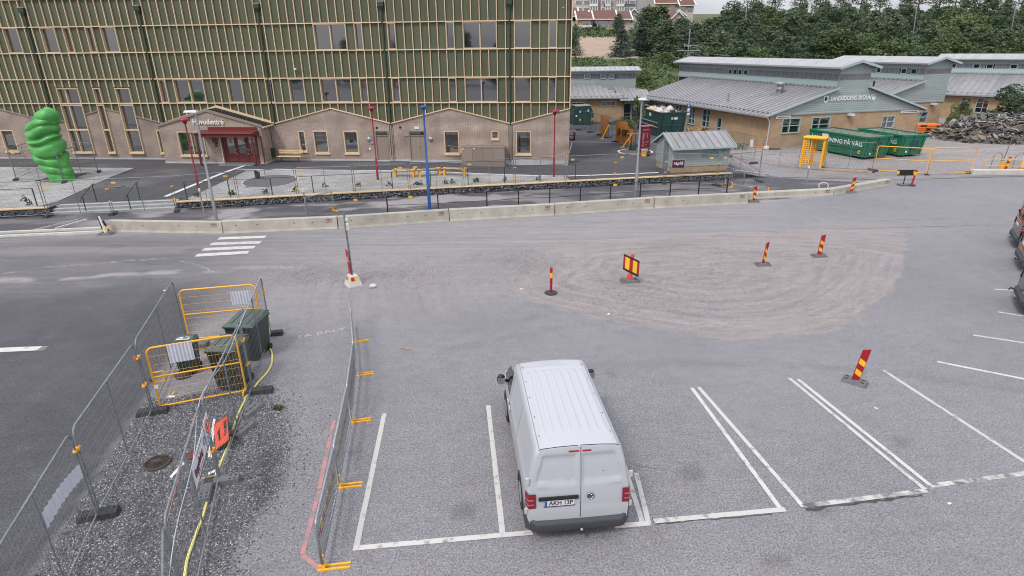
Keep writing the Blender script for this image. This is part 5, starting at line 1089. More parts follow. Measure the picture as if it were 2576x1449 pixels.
wb = thing('watering_bag', 'dark green watering bag wrapped round the foot of the young tree', 'watering bag', (T2.x - .25, T2.y - .2, T2.z)); MB().lathe([(.30, 0), (.27, .3), (.18, .62), (.12, .7)], 10).obj('bag', M['green_dark'], wb)
# weeds
def weed(P, r, h, label, m='broad', n=260, name='weed_clump', group=None):
    rr = np.random.default_rng(int(abs(P[0] * 100)) % 9999); a = rr.uniform(0, 2 * PI, n); d = r * rr.uniform(0, 1, n) ** .6; z = h * rr.uniform(.05, 1, n) * (1 - .6 * (d / r) ** 2); pts = np.stack([np.cos(a) * d, np.sin(a) * d * .6, z], 1)
    me = leaf_mesh(name, pts, rr.uniform(.04, .09, n), LM[m]); o = link(name, me, loc=P, label=label, cat='plant', group=group); return o
for q, r, h, l in [(ZE(1900, 1040), 1.3, .6, 'patch of green weeds on the gravel right of the shed'), (ZE(700, 745), 1.0, .7, 'green weeds by the glazed entrance behind the orange banners'), (ZE(620, 770), .9, .5, 'low weeds left of the taller ones by the glazed entrance')]: weed(gpz(*q), r, h, l)
wd_ = [ZA(235, 500), ZA(285, 540), ZA(1900, 460), ZA(2240, 440), ZB(185, 440), ZB(500, 432), ZB(790, 408), ZB(1085, 365), ZB(1405, 360), ZB(1700, 355), ZB(1960, 345), ZB(2000, 345), ZB(2240, 335), ZB(2310, 330), ZB(2530, 320), ZC(205, 290), ZC(450, 282), ZC(750, 272)]
for i, q in enumerate(wd_):
    P = gpz(*q); o = weed((P.x, P.y, P.z), .20, .34, f'small newly planted shrub behind the stone wall capping, {ORD[i]} from the left', 'dark', 22, 'small_shrub', 'small newly planted shrubs along the plaza edge')
# far trees behind the camera, seen mirrored in the upper windows
rr = random.Random(9); allp = []; 
tb_ = thing('tree_belt', 'belt of tall pines behind the car park, mirrored in the upper windows', 'trees'); tb_['kind'] = 'stuff'
for i in range(26):
    x = -75 + i * 5.6 + rr.uniform(-2, 2); me, tr = PROTO['pine' if i % 3 else 'dark'][i % 2]; k = rr.uniform(.75, 1.35)
    for m_, nn in ((me, 'crown'), (tr, 'trunk')): o = link(nn, m_, tb_, loc=(x, -58 + rr.uniform(-8, 8), -.2)); o.scale = (k, k, k)

# rough vegetation on the banks
def ground_cover(name, label, poly, n, m, sz, hh, seed):
    r = np.random.default_rng(seed); P = np.array(poly, float); x = r.uniform(P[:, 0].min(), P[:, 0].max(), n); y = r.uniform(P[:, 1].min(), P[:, 1].max(), n); k = (sdist(x, y, P) < 0) & (fbm(x, y, .5, seed) > .36); x, y = x[k], y[k]
    z = hz(x, y) + (fbm(x, y, 0.07, 91) - 0.5) * 1.2 * sstep(82, 110, y) + .35 + hh * r.random(len(x)) * fbm(x, y, .9, seed + 3) ; me = leaf_mesh(name, np.stack([x, y, z], 1), r.uniform(*sz, len(x)), LM[m], flat=.3); return link(name, me, label=label, cat='vegetation', kind='stuff')
ground_cover('bank_plants', 'rough green ground plants covering the bank behind the school roofs', [(6, 80), (32, 80), (42, 92), (42, 104), (6, 104)], 26000, 'broad', (.08, .22), .9, 3)
ground_cover('sand_tufts', 'dry grass and low plants along the top of the bare sand', [(6, 139), (60, 139), (60, 172), (6, 172)], 9000, 'broad', (.12, .3), 1.0, 5)
ground_cover('wood_floor', 'low undergrowth filling the wooded slope between the trees', [(30, 98), (120, 98), (150, 200), (45, 200)], 30000, 'pine', (.2, .5), 2.0, 7)
# ================================================================== WALLS, BARRIERS, FENCES, LAMPS
def ptsarc(c, r, a0, a1, n=5): return [(c[0] + r * math.cos(lerp(a0, a1, i / n)), 0, c[1] + r * math.sin(lerp(a0, a1, i / n))) for i in range(n + 1)]
def heras_meshes(Lp=3.5, Hh=2.0, mF=None, mW=None, rows=8, cols=34, r=.021, tagc=None):
    f = MB(); f.tube([(0.06, 0, 0.03)] + [(0.06, 0, Hh - .22)] + ptsarc((.22, Hh - .16), .16, PI, PI / 2) + ptsarc((Lp - .22, Hh - .16), .16, PI / 2, 0) + [(Lp - .06, 0, .03)], r, 8)
    f.tube([(.06, 0, .12), (Lp - .06, 0, .12)], r * .85, 6)
    c = MB(); c.tube([(Lp / 2, 0, .12), (Lp / 2, 0, Hh)], r * .85, 6)
    w = MB()
    for i in range(1, cols): x = .06 + (Lp - .12) * i / cols; w.tube([(x, .004, .12), (x, .004, Hh)], .0027, 3, sm=False, cap=False)
    for j in range(1, rows): z = .12 + (Hh - .12) * j / rows; w.tube([(.06, -.004, z), (Lp - .06, -.004, z)], .0042, 3, sm=False, cap=False)
    return f.mesh('frame', mF or M['galv_dk']), c.mesh('center_tube', mF or M['galv_dk']), w.mesh('wire_mesh', mW or M['wire'])
HM = heras_meshes()
def panel_between(A, B, label, group, HMx=None, cat='fence panel', name='mesh_fence', zoff=0.0, center=True, L0=3.5, hs=1.0):
    A, B = Vector(A), Vector(B); d = B - A; L = math.hypot(d.x, d.y); a = math.atan2(d.y, d.x); t = thing(name, label, cat, (A.x, A.y, A.z + zoff), 0, group, rot=(0, -math.atan2(d.z, L), a), scale=(L / L0, 1, hs))
    Hx = HMx or HM; link('frame', Hx[0], t)
    if center: link('center_tube', Hx[1], t)
    link('wire_mesh', Hx[2], t); return t
def foot_mesh(m, l=.72, w=.24, h=.13):
    b = MB(); b.add([(-w / 2, -l / 2, 0), (w / 2, -l / 2, 0), (w / 2, l / 2, 0), (-w / 2, l / 2, 0), (-w / 2 + .015, -l / 2 + .02, h), (w / 2 - .015, -l / 2 + .02, h), (w / 2 - .015, l / 2 - .02, h), (-w / 2 + .015, l / 2 - .02, h)], [(3, 2, 1, 0), (4, 5, 6, 7), (0, 1, 5, 4), (1, 2, 6, 5), (2, 3, 7, 6), (3, 0, 4, 7)])
    return b.mesh('block', m)
FOOT = foot_mesh(M['rubber']); FOOTG = foot_mesh(M['rubber_gr'])
hb = MB()
for y in (-.27, -.17, .17, .27):
    for x in (-.05, .05): hb.lathe([(.026, .131), (.024, .1315), (.001, .1318)], 8, (x, y, 0))
HOLES = hb.mesh('hole', M['dark'])
yb_ = MB(); yb_.bx(-.125, .125, -.39, -.345, .0, .115); YEND = yb_.mesh('end_cap', M['yel_ref'])
def foot(P, a, label, group, me=None, yellow=False, holes=True, zoff=0.0):
    t = thing('rubber_block', label, 'fence foot', (P[0], P[1], P[2] + zoff), a, group); link('block', me or FOOT, t)
    if holes: link('hole', HOLES, t, kind='stuff')
    if yellow: link('end_cap', YEND, t)
    return t
def clampb(P, a, t):
    m = MB(); m.bx(-.09, .09, -.035, .035, -.02, .02); m.bx(-.03, .03, -.05, .05, -.035, .035); o = m.obj('clamp', M['orange'], t); return o
CLM = MB().bx(-.10, .10, -.03, .03, -.018, .018).bx(-.03, .03, -.045, .045, -.03, .03).mesh('clamp', M['yellow'])
def add_clamp(t, z, x=0.0, sc=1.0): o = link('clamp', CLM, t, loc=(x, 0, z)); return o
TAG = MB().bx(-.12, .12, -.03, -.024, -.055, .055).mesh('name_tag', mat('orange_tag', (.72, .42, .10), .5, var=.1))
def add_tag(t, x, z): return link('name_tag', TAG, t, loc=(x, 0, z))

# ---- gabion wall with wooden capping
GABW = MB()
capc = [(-45.0, gab_y(-45)), (-35, gab_y(-35)), (-28, gab_y(-28)), (-25.75, gab_y(-25.75))]
ROCKS = []
def rock_mesh(seed, m):
    r = random.Random(seed); b = MB(); import bmesh
    bm = bmesh.new(); bmesh.ops.create_icosphere(bm, subdivisions=1, radius=1)
    for v in bm.verts: v.co *= r.uniform(.68, 1.1); v.co.z *= .8
    vs = [tuple(v.co) for v in bm.verts]; fs = [tuple(v.index for v in f.verts) for f in bm.faces]; bm.free(); return np.array(vs), np.array(fs)
RM = [rock_mesh(s, None) for s in range(6)]
def rocks(name, pos, size, m, par=None, seed=0, low=None, **kw):
    """many small stones joined in one mesh (numpy)"""
    r = np.random.default_rng(seed); n = len(pos); V = []; F = []; off = 0; idx = r.integers(0, len(RM), n)
    for k in range(len(RM)):
        sel = np.where(idx == k)[0]
        if not len(sel): continue
        v, f = low if low else RM[k]; a = r.uniform(0, 6.28, len(sel)); ca, sa = np.cos(a), np.sin(a); sc = size[sel][:, None] * r.uniform(.6, 1.25, (len(sel), 3))
        p = v[None] * sc[:, None, :]; x = p[..., 0] * ca[:, None] - p[..., 1] * sa[:, None]; y = p[..., 0] * sa[:, None] + p[..., 1] * ca[:, None]
        V.append((np.stack([x, y, p[..., 2]], -1) + pos[sel][:, None, :]).reshape(-1, 3)); F.append((f[None] + (np.arange(len(sel)) * len(v))[:, None, None]).reshape(-1, 3) + off); off += len(sel) * len(v)
    V = np.concatenate(V); F = np.concatenate(F); me = bpy.data.meshes.new(name); me.vertices.add(len(V)); me.vertices.foreach_set('co', V.ravel()); me.loops.add(F.size); me.loops.foreach_set('vertex_index', F.ravel())
    me.polygons.add(len(F)); me.polygons.foreach_set('loop_start', np.arange(0, F.size, 3)); me.polygons.foreach_set('loop_total', np.full(len(F), 3)); me.update(calc_edges=True); me.materials.append(m)
    nt_ = me.attributes.new('tone', 'FLOAT', 'FACE'); per = np.concatenate([np.repeat(r.random((idx == k).sum()), len((low or RM[k])[1])) for k in range(len(RM))]); nt_.data.foreach_set('value', per.astype(np.float32)); return link(name, me, par, **kw)
def tone_mat(name, cols):
    m = bpy.data.materials.new(name); m.use_nodes = True; N = m.node_tree.nodes; L = m.node_tree.links; b = N['Principled BSDF']; b.inputs['Roughness'].default_value = .9
    a = N.new('ShaderNodeAttribute'); a.attribute_name = 'tone'; r = N.new('ShaderNodeValToRGB'); e = r.color_ramp.elements
    while len(e) < len(cols): e.new(.5)
    for i, (p, c) in enumerate(cols): e[i].position = p; e[i].color = (*c, 1)
    L.new(a.outputs['Fac'], r.inputs['Fac']); L.new(r.outputs['Color'], b.inputs['Base Color']); MATS[name] = m; return m
GROCK = tone_mat('gabion_stone', [(0, (.045, .047, .053)), (.5, (.12, .125, .135)), (1, (.30, .30, .31))])
def gabion(label, x0, x1, seed, end0=False, end1=False):
    g = thing('gabion_wall', label, 'gabion wall', (0, 0, 0)); r = np.random.default_rng(seed); n = int((x1 - x0) * 75); x = r.uniform(x0 + .05, x1 - .05, n); P = []; H = .40
    for i in range(n): yy = gab_y(x[i]) + r.uniform(.03, .07); P.append((x[i], yy, r.uniform(.03, H - .05)))
    if end0 or end1:
        for _ in range(60):
            if end0: P.append((x0 + .05, gab_y(x0) + r.uniform(.05, .95), r.uniform(.03, H - .05)))
            if end1: P.append((x1 - .05, gab_y(x1) + r.uniform(.05, .95), r.uniform(.03, H - .05)))
    P = np.array(P); rocks('stone', P, r.uniform(.045, .085, len(P)), GROCK, g, seed, kind='stuff')
    k = max(1, int((x1 - x0) / 3.0)); core = MB(); 
    for i in range(k):
        a, b_ = lerp(x0, x1, i / k), lerp(x0, x1, (i + 1) / k); ya, yb2 = gab_y(a), gab_y(b_)
        core.add([(a, ya + .08, 0), (b_, yb2 + .08, 0), (b_, yb2 + .08, .40), (a, ya + .08, .40), (a, ya + .9, 0), (b_, yb2 + .9, 0), (b_, yb2 + .9, .40), (a, ya + .9, .40)], [(0, 1, 2, 3), (3, 2, 6, 7), (0, 3, 7, 4), (1, 5, 6, 2)])
        A, B = Vector((a + .004, ya - .03, .405)), Vector((b_ - .004, yb2 - .03, .405)); d = (B - A).normalized(); nn = Vector((-d.y, d.x, 0))
        for j in range(3):
            w0, w1 = .125 * j, .125 * j + .118; q = [A + nn * w0, B + nn * w0, B + nn * w1, A + nn * w1]; MB().prism([p_ + Vector((0, 0, .045)) for p_ in q], (0, 0, .045)).obj('plank', M['woodcap'], g)
        wm = MB()
        for zz_ in np.arange(.05, .40, .1): wm.bar((a, ya - .006, zz_), (b_, yb2 - .006, zz_), .005)
        wm.obj('cage_wire', M['galv_dk'], g)
    core.obj('core', M['dark'], g); return g
gabion('low stone filled wall with wooden capping left of the entrance steps', -44, -25.78, 1, end1=True)
gabion('long low stone filled wall with wooden capping right of the entrance steps', -19.22, 14.95, 2, end0=True)
# ---- steps
st = thing('steps', 'three broad concrete steps with tactile strips leading from footpath up to the plaza', 'steps', (0, 0, 0))
SX0, SX1 = -25.72, -19.26; A = Vector((SX0, gab_y(SX0), 0)); B = Vector((SX1, gab_y(SX1), 0)); dS = (B - A).normalized(); nS = Vector((-dS.y, dS.x, 0))
SG = mat('step_granite', (0.34, 0.35, 0.36), .85, var=.12, scale=3)
for i in range(3):
    z1 = .135 * (i + 1); q = [A + nS * (.33 * i), B + nS * (.33 * i), B + nS * 1.25, A + nS * 1.25]; MB().prism([p_ + Vector((0, 0, z1)) for p_ in q], (0, 0, .134)).obj('step', SG, st)
    q = [A + nS * (.33 * i + .01), B + nS * (.33 * i + .01), B + nS * (.33 * i + .08), A + nS * (.33 * i + .08)]; MB().prism([p_ + Vector((0, 0, z1 + .006)) for p_ in q], (0, 0, .005)).obj('nosing', M['concrete_lt'], st)
q = [A + nS * 1.0, B + nS * 1.0, B + nS * 1.7, A + nS * 1.7]; MB().prism([p_ + Vector((0, 0, .43)) for p_ in q], (0, 0, .1)).obj('landing', mat('tactile_slabs', (.42, .43, .45), .8, var=.12, scale=5), st)
# handrails on the steps and dark railing above the wall
def handrail(x, label):
    y = gab_y(x); h = thing('handrail', label, 'handrail', (x, y, 0)); MB().tube([(0, 0.05, 0.1), (0, .05, .95)], .028, 6).obj('post', M['green_dark'], h); MB().tube([(0, 1.1, .4), (0, 1.1, 1.4)], .028, 6).obj('post', M['green_dark'], h)
    MB().tube([(0, -.25, .72), (0, -.1, .92), (0, .05, .98), (0, 1.1, 1.42), (0, 1.3, 1.42)], .024, 6).obj('rail', M['green_dark'], h)
handrail(-23.9, 'dark green handrail on the steps, nearer the left stone wall'); handrail(-21.6, 'dark green handrail on the steps, nearer the right stone wall')
def railing(label, xs, zf, yoff, H=1.05, mids=(), m='black', r=.025):
    g = thing('railing', label, 'railing', (0, 0, 0)); P = [Vector((x, gab_y(x) + yoff if yoff is not None else y_, zf)) for x, y_ in [(x if isinstance(x, tuple) else (x, 0)) for x in xs]]
    for p_ in P: MB().bx(p_.x - r, p_.x + r, p_.y - r, p_.y + r, p_.z, p_.z + H).obj('post', M[m], g)
    for a, b_ in zip(P, P[1:]):
        for hh in (H,) + mids: MB().bar(a + Vector((0, 0, hh)), b_ + Vector((0, 0, hh)), .045 if hh == H else .03, .02).obj('rail', M[m], g)
    return g
railing('dark green post railing standing on the plaza edge above the long stone wall', list(np.arange(-18.8, 4.5, 2.3)), .40, .55, 1.05, m='green_dark', r=.022)
railing('short dark post railing on the plaza edge above the left stone wall', [-44, -40, -36, -32, -29.2, -26.6], .40, .55, 1.05, m='green_dark', r=.022)
bp_ = [gp(u, v, 1.05) for u, v in [(972, 492), (1100.6, 487), (1224, 480)] + [full(1700 + x / 2.342, 560 + y / 2.342) for x, y in ((293, 370), (572, 345), (848, 340), (1118, 320), (1385, 305), (1648, 290), (1912, 275), (2165, 265), (2415, 255))]]
railing('long black two rail fence standing right behind the concrete barriers', [(p_.x, p_.y) for p_ in bp_], 0, None, 1.05, (.5,), r=.03)

# ---- concrete barriers
cb_ = [(277, 583), (562, 587), (851, 575), (1131, 556), (1396, 541), (1645, 524), (1882, 512)]
def barrier(A, B, H, label, lean=0, w=.36):
    d = B - A; L = d.length; t = thing('concrete_barrier', label.replace('concrete barrier block along the road, ', 'tall concrete barrier, '), 'concrete barrier', A, ang(A, B), 'concrete barriers along the road'); b = MB(); x1 = L - .03; s = .05; y0, y1 = 0, w
    pr = [(y0 - .04, 0), (y0, .10), (y0 + .03, H - .02), (y0 + .05, H), (y1 - .05, H), (y1 - .03, H - .02), (y1, .10), (y1 + .04, 0)]
    n = len(pr); vs = [(.02, a, c) for a, c in pr] + [(x1, a, c) for a, c in pr]; b.add(vs, [tuple(range(n))[::-1], tuple(range(n, 2 * n))] + [(i, i + n, (i + 1) % n + n, (i + 1) % n) for i in range(n)][::1])
    import bmesh
    me = b.mesh('body', M['concrete']); bm = bmesh.new(); bm.from_mesh(me); bmesh.ops.recalc_face_normals(bm, faces=bm.faces[:]); bm.to_mesh(me); bm.free(); link('body', me, t)
    for fx in (.12, .3, .62, .78): MB().lathe([(.03, 0), (.001, .004)], 8).obj('lifting_hole', M['dark'], t).matrix_local = Matrix.Translation((L * fx, .012, H * .62)) @ Matrix.Rotation(PI / 2, 4, 'X')
    o = text('marking', '1:3:1', .15, M['maroon'], t, (L - .42, .008, H * .80), (PI / 2 - .04, 0, 0), 1.1, .002, True)
    MB().bx(L - .58, L - .26, .0, .012, H * .80 - .13, H * .80 - .11).obj('marking_line', M['red'], t); return t
names = ['leftmost', 'second from the left', 'third from the left, behind the sign mast', 'fourth from the left', 'fifth from the left', 'sixth, in front of the tall grey lamp post', 'last tall']
for i in range(6):
    A, B = gp(*cb_[i]), gp(*cb_[i + 1]); barrier(A, B, .60 if i else .56, f'concrete barrier block along the road, {["leftmost, with the striped marker at its end", "second from the left, behind the crosswalk", "third from the left, behind the leaning sign mast", "fourth from the left, right of the blue lamp mast", "fifth from the left, in front of the black fence middle", "sixth from the left, right of the grey lamp post"][i]}')
barrier(gp(1884, 501), gp(2096, 490), .34, 'lower concrete barrier with a chamfered left end next to the tall row', w=.5); barrier(gp(2096, 490), gp(2240, 465), .34, 'lower concrete barrier angled back into the yard behind a tilted striped marker', w=.5)

# ---- kerbs on the left footpath
for a, b_, w in [(ZA(-400, 830), ZA(1070, 765), .14), (ZA(-400, 868), ZA(1075, 800), .14), (ZA(540, 775), ZA(840, 690), .10), (ZA(330, 790), ZA(760, 690), .05)]:
    A, B = gp(*a), gp(*b_); MB().bar(A + Vector((0, 0, .05)), B + Vector((0, 0, .05)), w, .10).obj('kerb', M['concrete_lt'], road)

# ---- row of fence panels along the footpath
J = [(-118, 556), ZA(475, 650), ZA(1095, 630), ZA(1710, 600), ZB(255, 545), ZB(825, 500), ZB(1375, 485), ZB(1900, 455), ZC(90, 385), ZC(540, 360), ZC(985, 335), ZC(1410, 310), ZC(1850, 300), ZC(2310, 320), ZD(330, 275)]
JP = [gp(*q) for q in J]
where = ['before the left stone wall', 'before the left half of the steps', 'before the right half of the steps', 'behind the left grey lamp post', 'before the round gravel disc', 'behind the small steel crowd barrier', 'left of the bench row', 'before the benches, left half', 'before the benches, right half', 'before the big brown cabinet', 'before the rightmost red lamp', 'left of the right grey lamp post', 'right of the right grey lamp post', 'before the shed wall', 'turning off to the right past the shed']
for i in range(len(JP) - 1):
    t = panel_between(JP[i], JP[i + 1], f'galvanised mesh fence panel along the footpath, {where[i]}', 'mesh fence panels along the footpath', HM)
    for z in (.75, 1.45): add_clamp(t, z, .02)
    if i not in (0, 4, 9): add_tag(t, .45 if i % 3 else 3.0, 1.78)
    if i > 0:
        y_ = i in (6, 7, 11); foot(JP[i], t.rotation_euler.z, f'rubber foot ending on the right the fence panel {where[i - 1]}', 'rubber feet of the footpath fence', yellow=y_)
foot(JP[-1], .3, 'black rubber fence foot at the far right end of the footpath fence', 'rubber feet of the footpath fence')
# second fence line: shed to turnstile, and beyond
def chainf(pts, labels, group, fn=gpz, feet=True, clamps=True):
    P = [fn(*q) for q in pts]
    for i in range(len(P) - 1):
        t = panel_between(P[i], P[i + 1], labels[i], group, HM)
        if clamps: add_clamp(t, 1.2, .02)
    if feet:
        for i, p_ in enumerate(P): foot(p_, ang(P[max(0, i - 1)], P[min(len(P) - 1, i + 1)]), f'black rubber foot at the {["left", "right"][i == len(labels)]} end, panel {labels[min(i, len(labels) - 1)].replace("galvanised mesh fence panel ", "")}', 'rubber feet of the yard fences')
    return P
chainf([ZZ(-250, 1070), ZZ(95, 1130), ZZ(365, 1200)], ['galvanised mesh fence panel leaving the shed corner toward the yard', 'galvanised mesh fence panel between shed and turnstile, left'], 'mesh fence panels in the yard')
chainf([ZZ(430, 1205), ZZ(845, 1262)], ['galvanised mesh fence panel directly left of the yellow turnstile'], 'mesh fence panels in the yard', feet=False)
chainf([ZZ(1118, 1255), ZZ(1655, 1288)], ['galvanised mesh fence panel between the turnstile and the yellow gate'], 'mesh fence panels in the yard')
a_, b2_ = gpz(*ZZ(1105, 1268)), gpz(*ZZ(1640, 1295)); MB().bar(a_ + Vector((0, -.1, .06)), b2_ + Vector((0, -.1, .06)), .16, .11).obj('timber_beam', M['pallet'], label='long pale timber beam lying under the fence by the turnstile', cat='beam')
# fence in the passage carrying the banners
BP = [ZE(205, 835), ZE(335, 860), ZE(440, 890), ZE(525, 920), ZE(605, 965), ZE(800, 1010)]
bl = ['galvanised mesh fence panel before the green compactor, left', 'galvanised mesh fence panel before the green compactor, right', 'galvanised mesh fence panel carrying the narrow orange banner', 'galvanised mesh fence panel between the two orange banners', 'galvanised mesh fence panel carrying the wide lettered orange banner']
PB = chainf(BP, bl, 'mesh fence panels in the passage')
def banner(A, B, z0, z1, label, txt=None):
    d = B - A; L = d.length; t = thing('banner', label, 'banner', A, ang(A, B)); MBn = MB(); MBn.grid(lambda u, v: (lerp(.05, L - .05, u), -.05 - .09 * math.sin(PI * v) * math.sin(PI * u * 1.0) - .03 * math.sin(9 * u), lerp(z0, z1, v)), 14, 8)
    MBn.obj('cloth', mat('banner_cloth', (.62, .24, .05), .6, var=.12, scale=2), t)
    if txt: text('lettering', txt, .72, M['black'], t, (L * .5, -.17, (z0 + z1) / 2 - .05), (PI / 2, 0, 0), .92, .003, True)
    return t
banner(PB[2], PB[3], .15, 1.95, 'narrow orange construction banner tied to the passage fence'); banner(PB[4], PB[5], .15, 1.95, 'wide orange construction banner with black letters and graffiti like logo', 'JB GFX')
for (q0, q1, zt, l) in [(ZE(455, 935), ZE(530, 780), 0, 'left'), (ZE(680, 1025), ZE(790, 870), 0, 'right')]:
    A = gpz(*q0); B = at_y(*q1, A.y + .9); t = thing('fence_brace', f'yellow diagonal brace propping the orange banners, {l} one', 'fence brace', (0, 0, 0)); MB().tube([A + Vector((0, 0, .05)), B], .045, 6).obj('strut', M['yellow'], t); MB().bx(A.x - .2, A.x + .2, A.y - .1, A.y + .1, A.z, A.z + .05).obj('foot_plate', M['yellow'], t)
# fence square round the sculpture
SQ = [gpz(*Z1(125, 1400)), gpz(*Z1(500, 1418)), gpz(*Z1(770, 1338)), gpz(*Z1(330, 1310))]
fl = ['front', 'right hand', 'rear', 'left hand']
for i in range(4):
    A, B = SQ[i], SQ[(i + 1) % 4]; t = panel_between(A, B, f'mesh fence panel of the square round the green sculpture, {fl[i]} side', 'fence panels round the green sculpture', HM)
    if i < 2: add_tag(t, .4, 1.8)
for i, (p_, l) in enumerate(zip(SQ[:3], ('left front', 'middle front', 'right'))): foot(p_, .5, f'rubber fence foot at the {l} corner of the sculpture fence', 'feet of the sculpture fence')

# ---- near corral, left foreground
LB, LC2, LD = gp(250, 1300), gp(385, 1040), gp(470, 853)
LA = LB + (LB - LC2).normalized() * 3.5; LA = LB + Matrix.Rotation(.05, 3, 'Z') @ (LB - LC2).normalized() * 3.5
RA_, RB_, RC_ = gp(683, 843), gp(636, 981), gp(553, 1209); q_ = gp(504, 1449); RD = RC_ + (q_ - RC_).normalized() * 3.5
_d = gp(394, 1449, 2) - gp(397, 1285, 2); RE = RD + _d.normalized() * 3.5
G1 = 'mesh fence panels in the foreground'
tl = [panel_between(LA, LB, 'nearest left mesh fence panel with a grey corrugated plate at frame edge', G1), panel_between(LB, LC2, 'mesh fence panel left of the dark gravel between two rubber feet', G1), panel_between(LC2, LD, 'mesh fence panel forming the left side of the bin corral', G1),
      panel_between(RA_, RB_, 'mesh fence panel at the far right side of the bin corral with the hose loop', G1), panel_between(RB_, RC_, 'mesh fence panel leaning over the orange sign, right foreground line', G1), panel_between(RC_, RD, 'nearest right mesh fence panel with the white banner sign', G1)]
for t in tl[:3]: add_clamp(t, 1.6, 0.0)
for t in tl[3:]: add_clamp(t, 1.5, 0); add_clamp(t, .8, 0)
panel_between(RD, RE, 'last mesh fence panel of the right foreground line, cut by the frame', G1)
add_clamp(tl[1], .85, 3.45)
foot(LB, ang(LB, LC2), 'big black rubber foot between the two nearest left fence panels', 'feet of the foreground fence'); foot(LC2, ang(LB, LC2), 'black rubber foot at the front left corner of the bin corral', 'feet of the foreground fence')
foot(RA_, ang(RB_, RA_), 'black rubber foot at the far right corner of the bin corral', 'feet of the foreground fence', zoff=0); foot(gp(652, 988), ang(RB_, RA_) + PI, 'black rubber foot with yellow end at the front right corral corner', 'feet of the foreground fence', yellow=True)
foot(gp(560, 1215), ang(RC_, RB_), 'grey rubber foot under the joint of the right foreground fence', 'feet of the foreground fence', FOOTG); foot(gp(520, 1240), ang(RC_, RB_) + PI / 2 + .1, 'grey rubber foot with a yellow end lying beside the joint foot', 'feet of the foreground fence', FOOTG, yellow=True)
def slab(q, a, l, w, h, label):
    P = gp(*q); t = thing('rubber_slab', label, 'fence foot', P, a, 'loose grey rubber slabs'); MB().add([(-l / 2, -w / 2, 0), (l / 2, -w / 2, 0), (l / 2, w / 2, 0), (-l / 2, w / 2, 0), (-l / 2 + .04, -w / 2 + .04, h), (l / 2 - .04, -w / 2 + .04, h), (l / 2 - .04, w / 2 - .04, h), (-l / 2 + .04, w / 2 - .04, h)], [(3, 2, 1, 0), (4, 5, 6, 7), (0, 1, 5, 4), (1, 2, 6, 5), (2, 3, 7, 6), (3, 0, 4, 7)]).obj('slab', M['rubber_gr'], t)
    for x in (-.22, 0, .22): MB().bx(x * l - .05, x * l + .05, -.018, .018, h - .002, h + .003).obj('slot', M['dark'], t)
slab((632, 1036), 1.25, .66, .36, .10, 'grey rubber slab lying flat on the gravel by the hose, upper one'); slab((610, 1085), 1.25, .66, .36, .10, 'grey rubber slab lying flat on the gravel by the hose, lower one')
# yellow wire gates of the corral
HY_ = heras_meshes(2.3, 1.75, M['yellow'], M['yellow_wire'], 7, 26, .026)
def ygate(A, B, label, box=False, Hg=1.75):
    t = panel_between(A, B, label, 'yellow gates of the bin corral', HY_, 'gate', 'corral_gate', center=False, L0=2.3)
    MB().tube([(.06, 0, .95), (2.24, 0, .95)], .022, 6).obj('mid_rail', M['yellow'], t)
    if box: MB().tube([(.07, -.0, .80), (.07, 0, 1.08), (.33, 0, 1.08), (.33, 0, .80)], .028, 4, closed=True).obj('lock_box', M['yellow'], t); MB().tube([(.02, -.05, .86), (.06, .06, .78), (-.05, .05, .9)], .012, 5, closed=True).obj('chain', M['black'], t); MB().bx(.05, .15, -.07, -.06, .66, .76).obj('lock_tag', M['white'], t)
    return t
g1 = ygate(gp(400, 1033), gp(627, 990), 'front yellow framed gate of the bin corral with a square lock box', True); g2 = ygate(gp(474, 862), gp(668, 843), 'rear yellow framed gate of the bin corral')
def corr(t, x0, x1, z0, z1, y=-.03, name='corrugated_plate'):
    b = MB(); n = 40
    b.grid(lambda u, v: (lerp(x0, x1, u), y - .012 * math.sin(u * n * 1.1), lerp(z0, z1, v)), 120, 1, False); return b.obj(name, M['corr'], t)
def proj_on(t, q):                                    # local x,z of a pixel on the panel's plane
    A = t.location; a = t.rotation_euler.z; n = Vector((-math.sin(a), math.cos(a), 0)); d = ray(*q); O = Vector((0, 0, CAM_H)); tt = (A - O).dot(n) / d.dot(n); P = O + d * tt; return (P - A).dot(Vector((math.cos(a), math.sin(a), 0))) / t.scale.x, P.z - A.z
def corr_px(t, qa, qb):
    x0, z0 = proj_on(t, qa); x1, z1 = proj_on(t, qb); corr(t, min(x0, x1), max(x0, x1), min(z0, z1), max(z0, z1))
corr_px(g1, ZN(355, 680), ZN(632, 812)); corr_px(g2, ZN(955, 180), ZN(1168, 290))
b = MB(); b.grid(lambda u, v: (lerp(1.77, 3.36, u), -.03 - .012 * math.sin(u * 60), lerp(lerp(1.28, 1.07, u), lerp(1.60, 1.37, u), v) + .05 * math.sin(PI * u)), 120, 1, False); b.obj('corrugated_plate', M['corr'], tl[0])
x_, z_ = proj_on(tl[1], (335, 903)); MB().bx(x_ - .05, x_ + .05, -.04, -.02, z_ - .05, z_ + .05).obj('pink_tag', mat('pink_tag', (.6, .12, .12), .5, var=.3), tl[1])
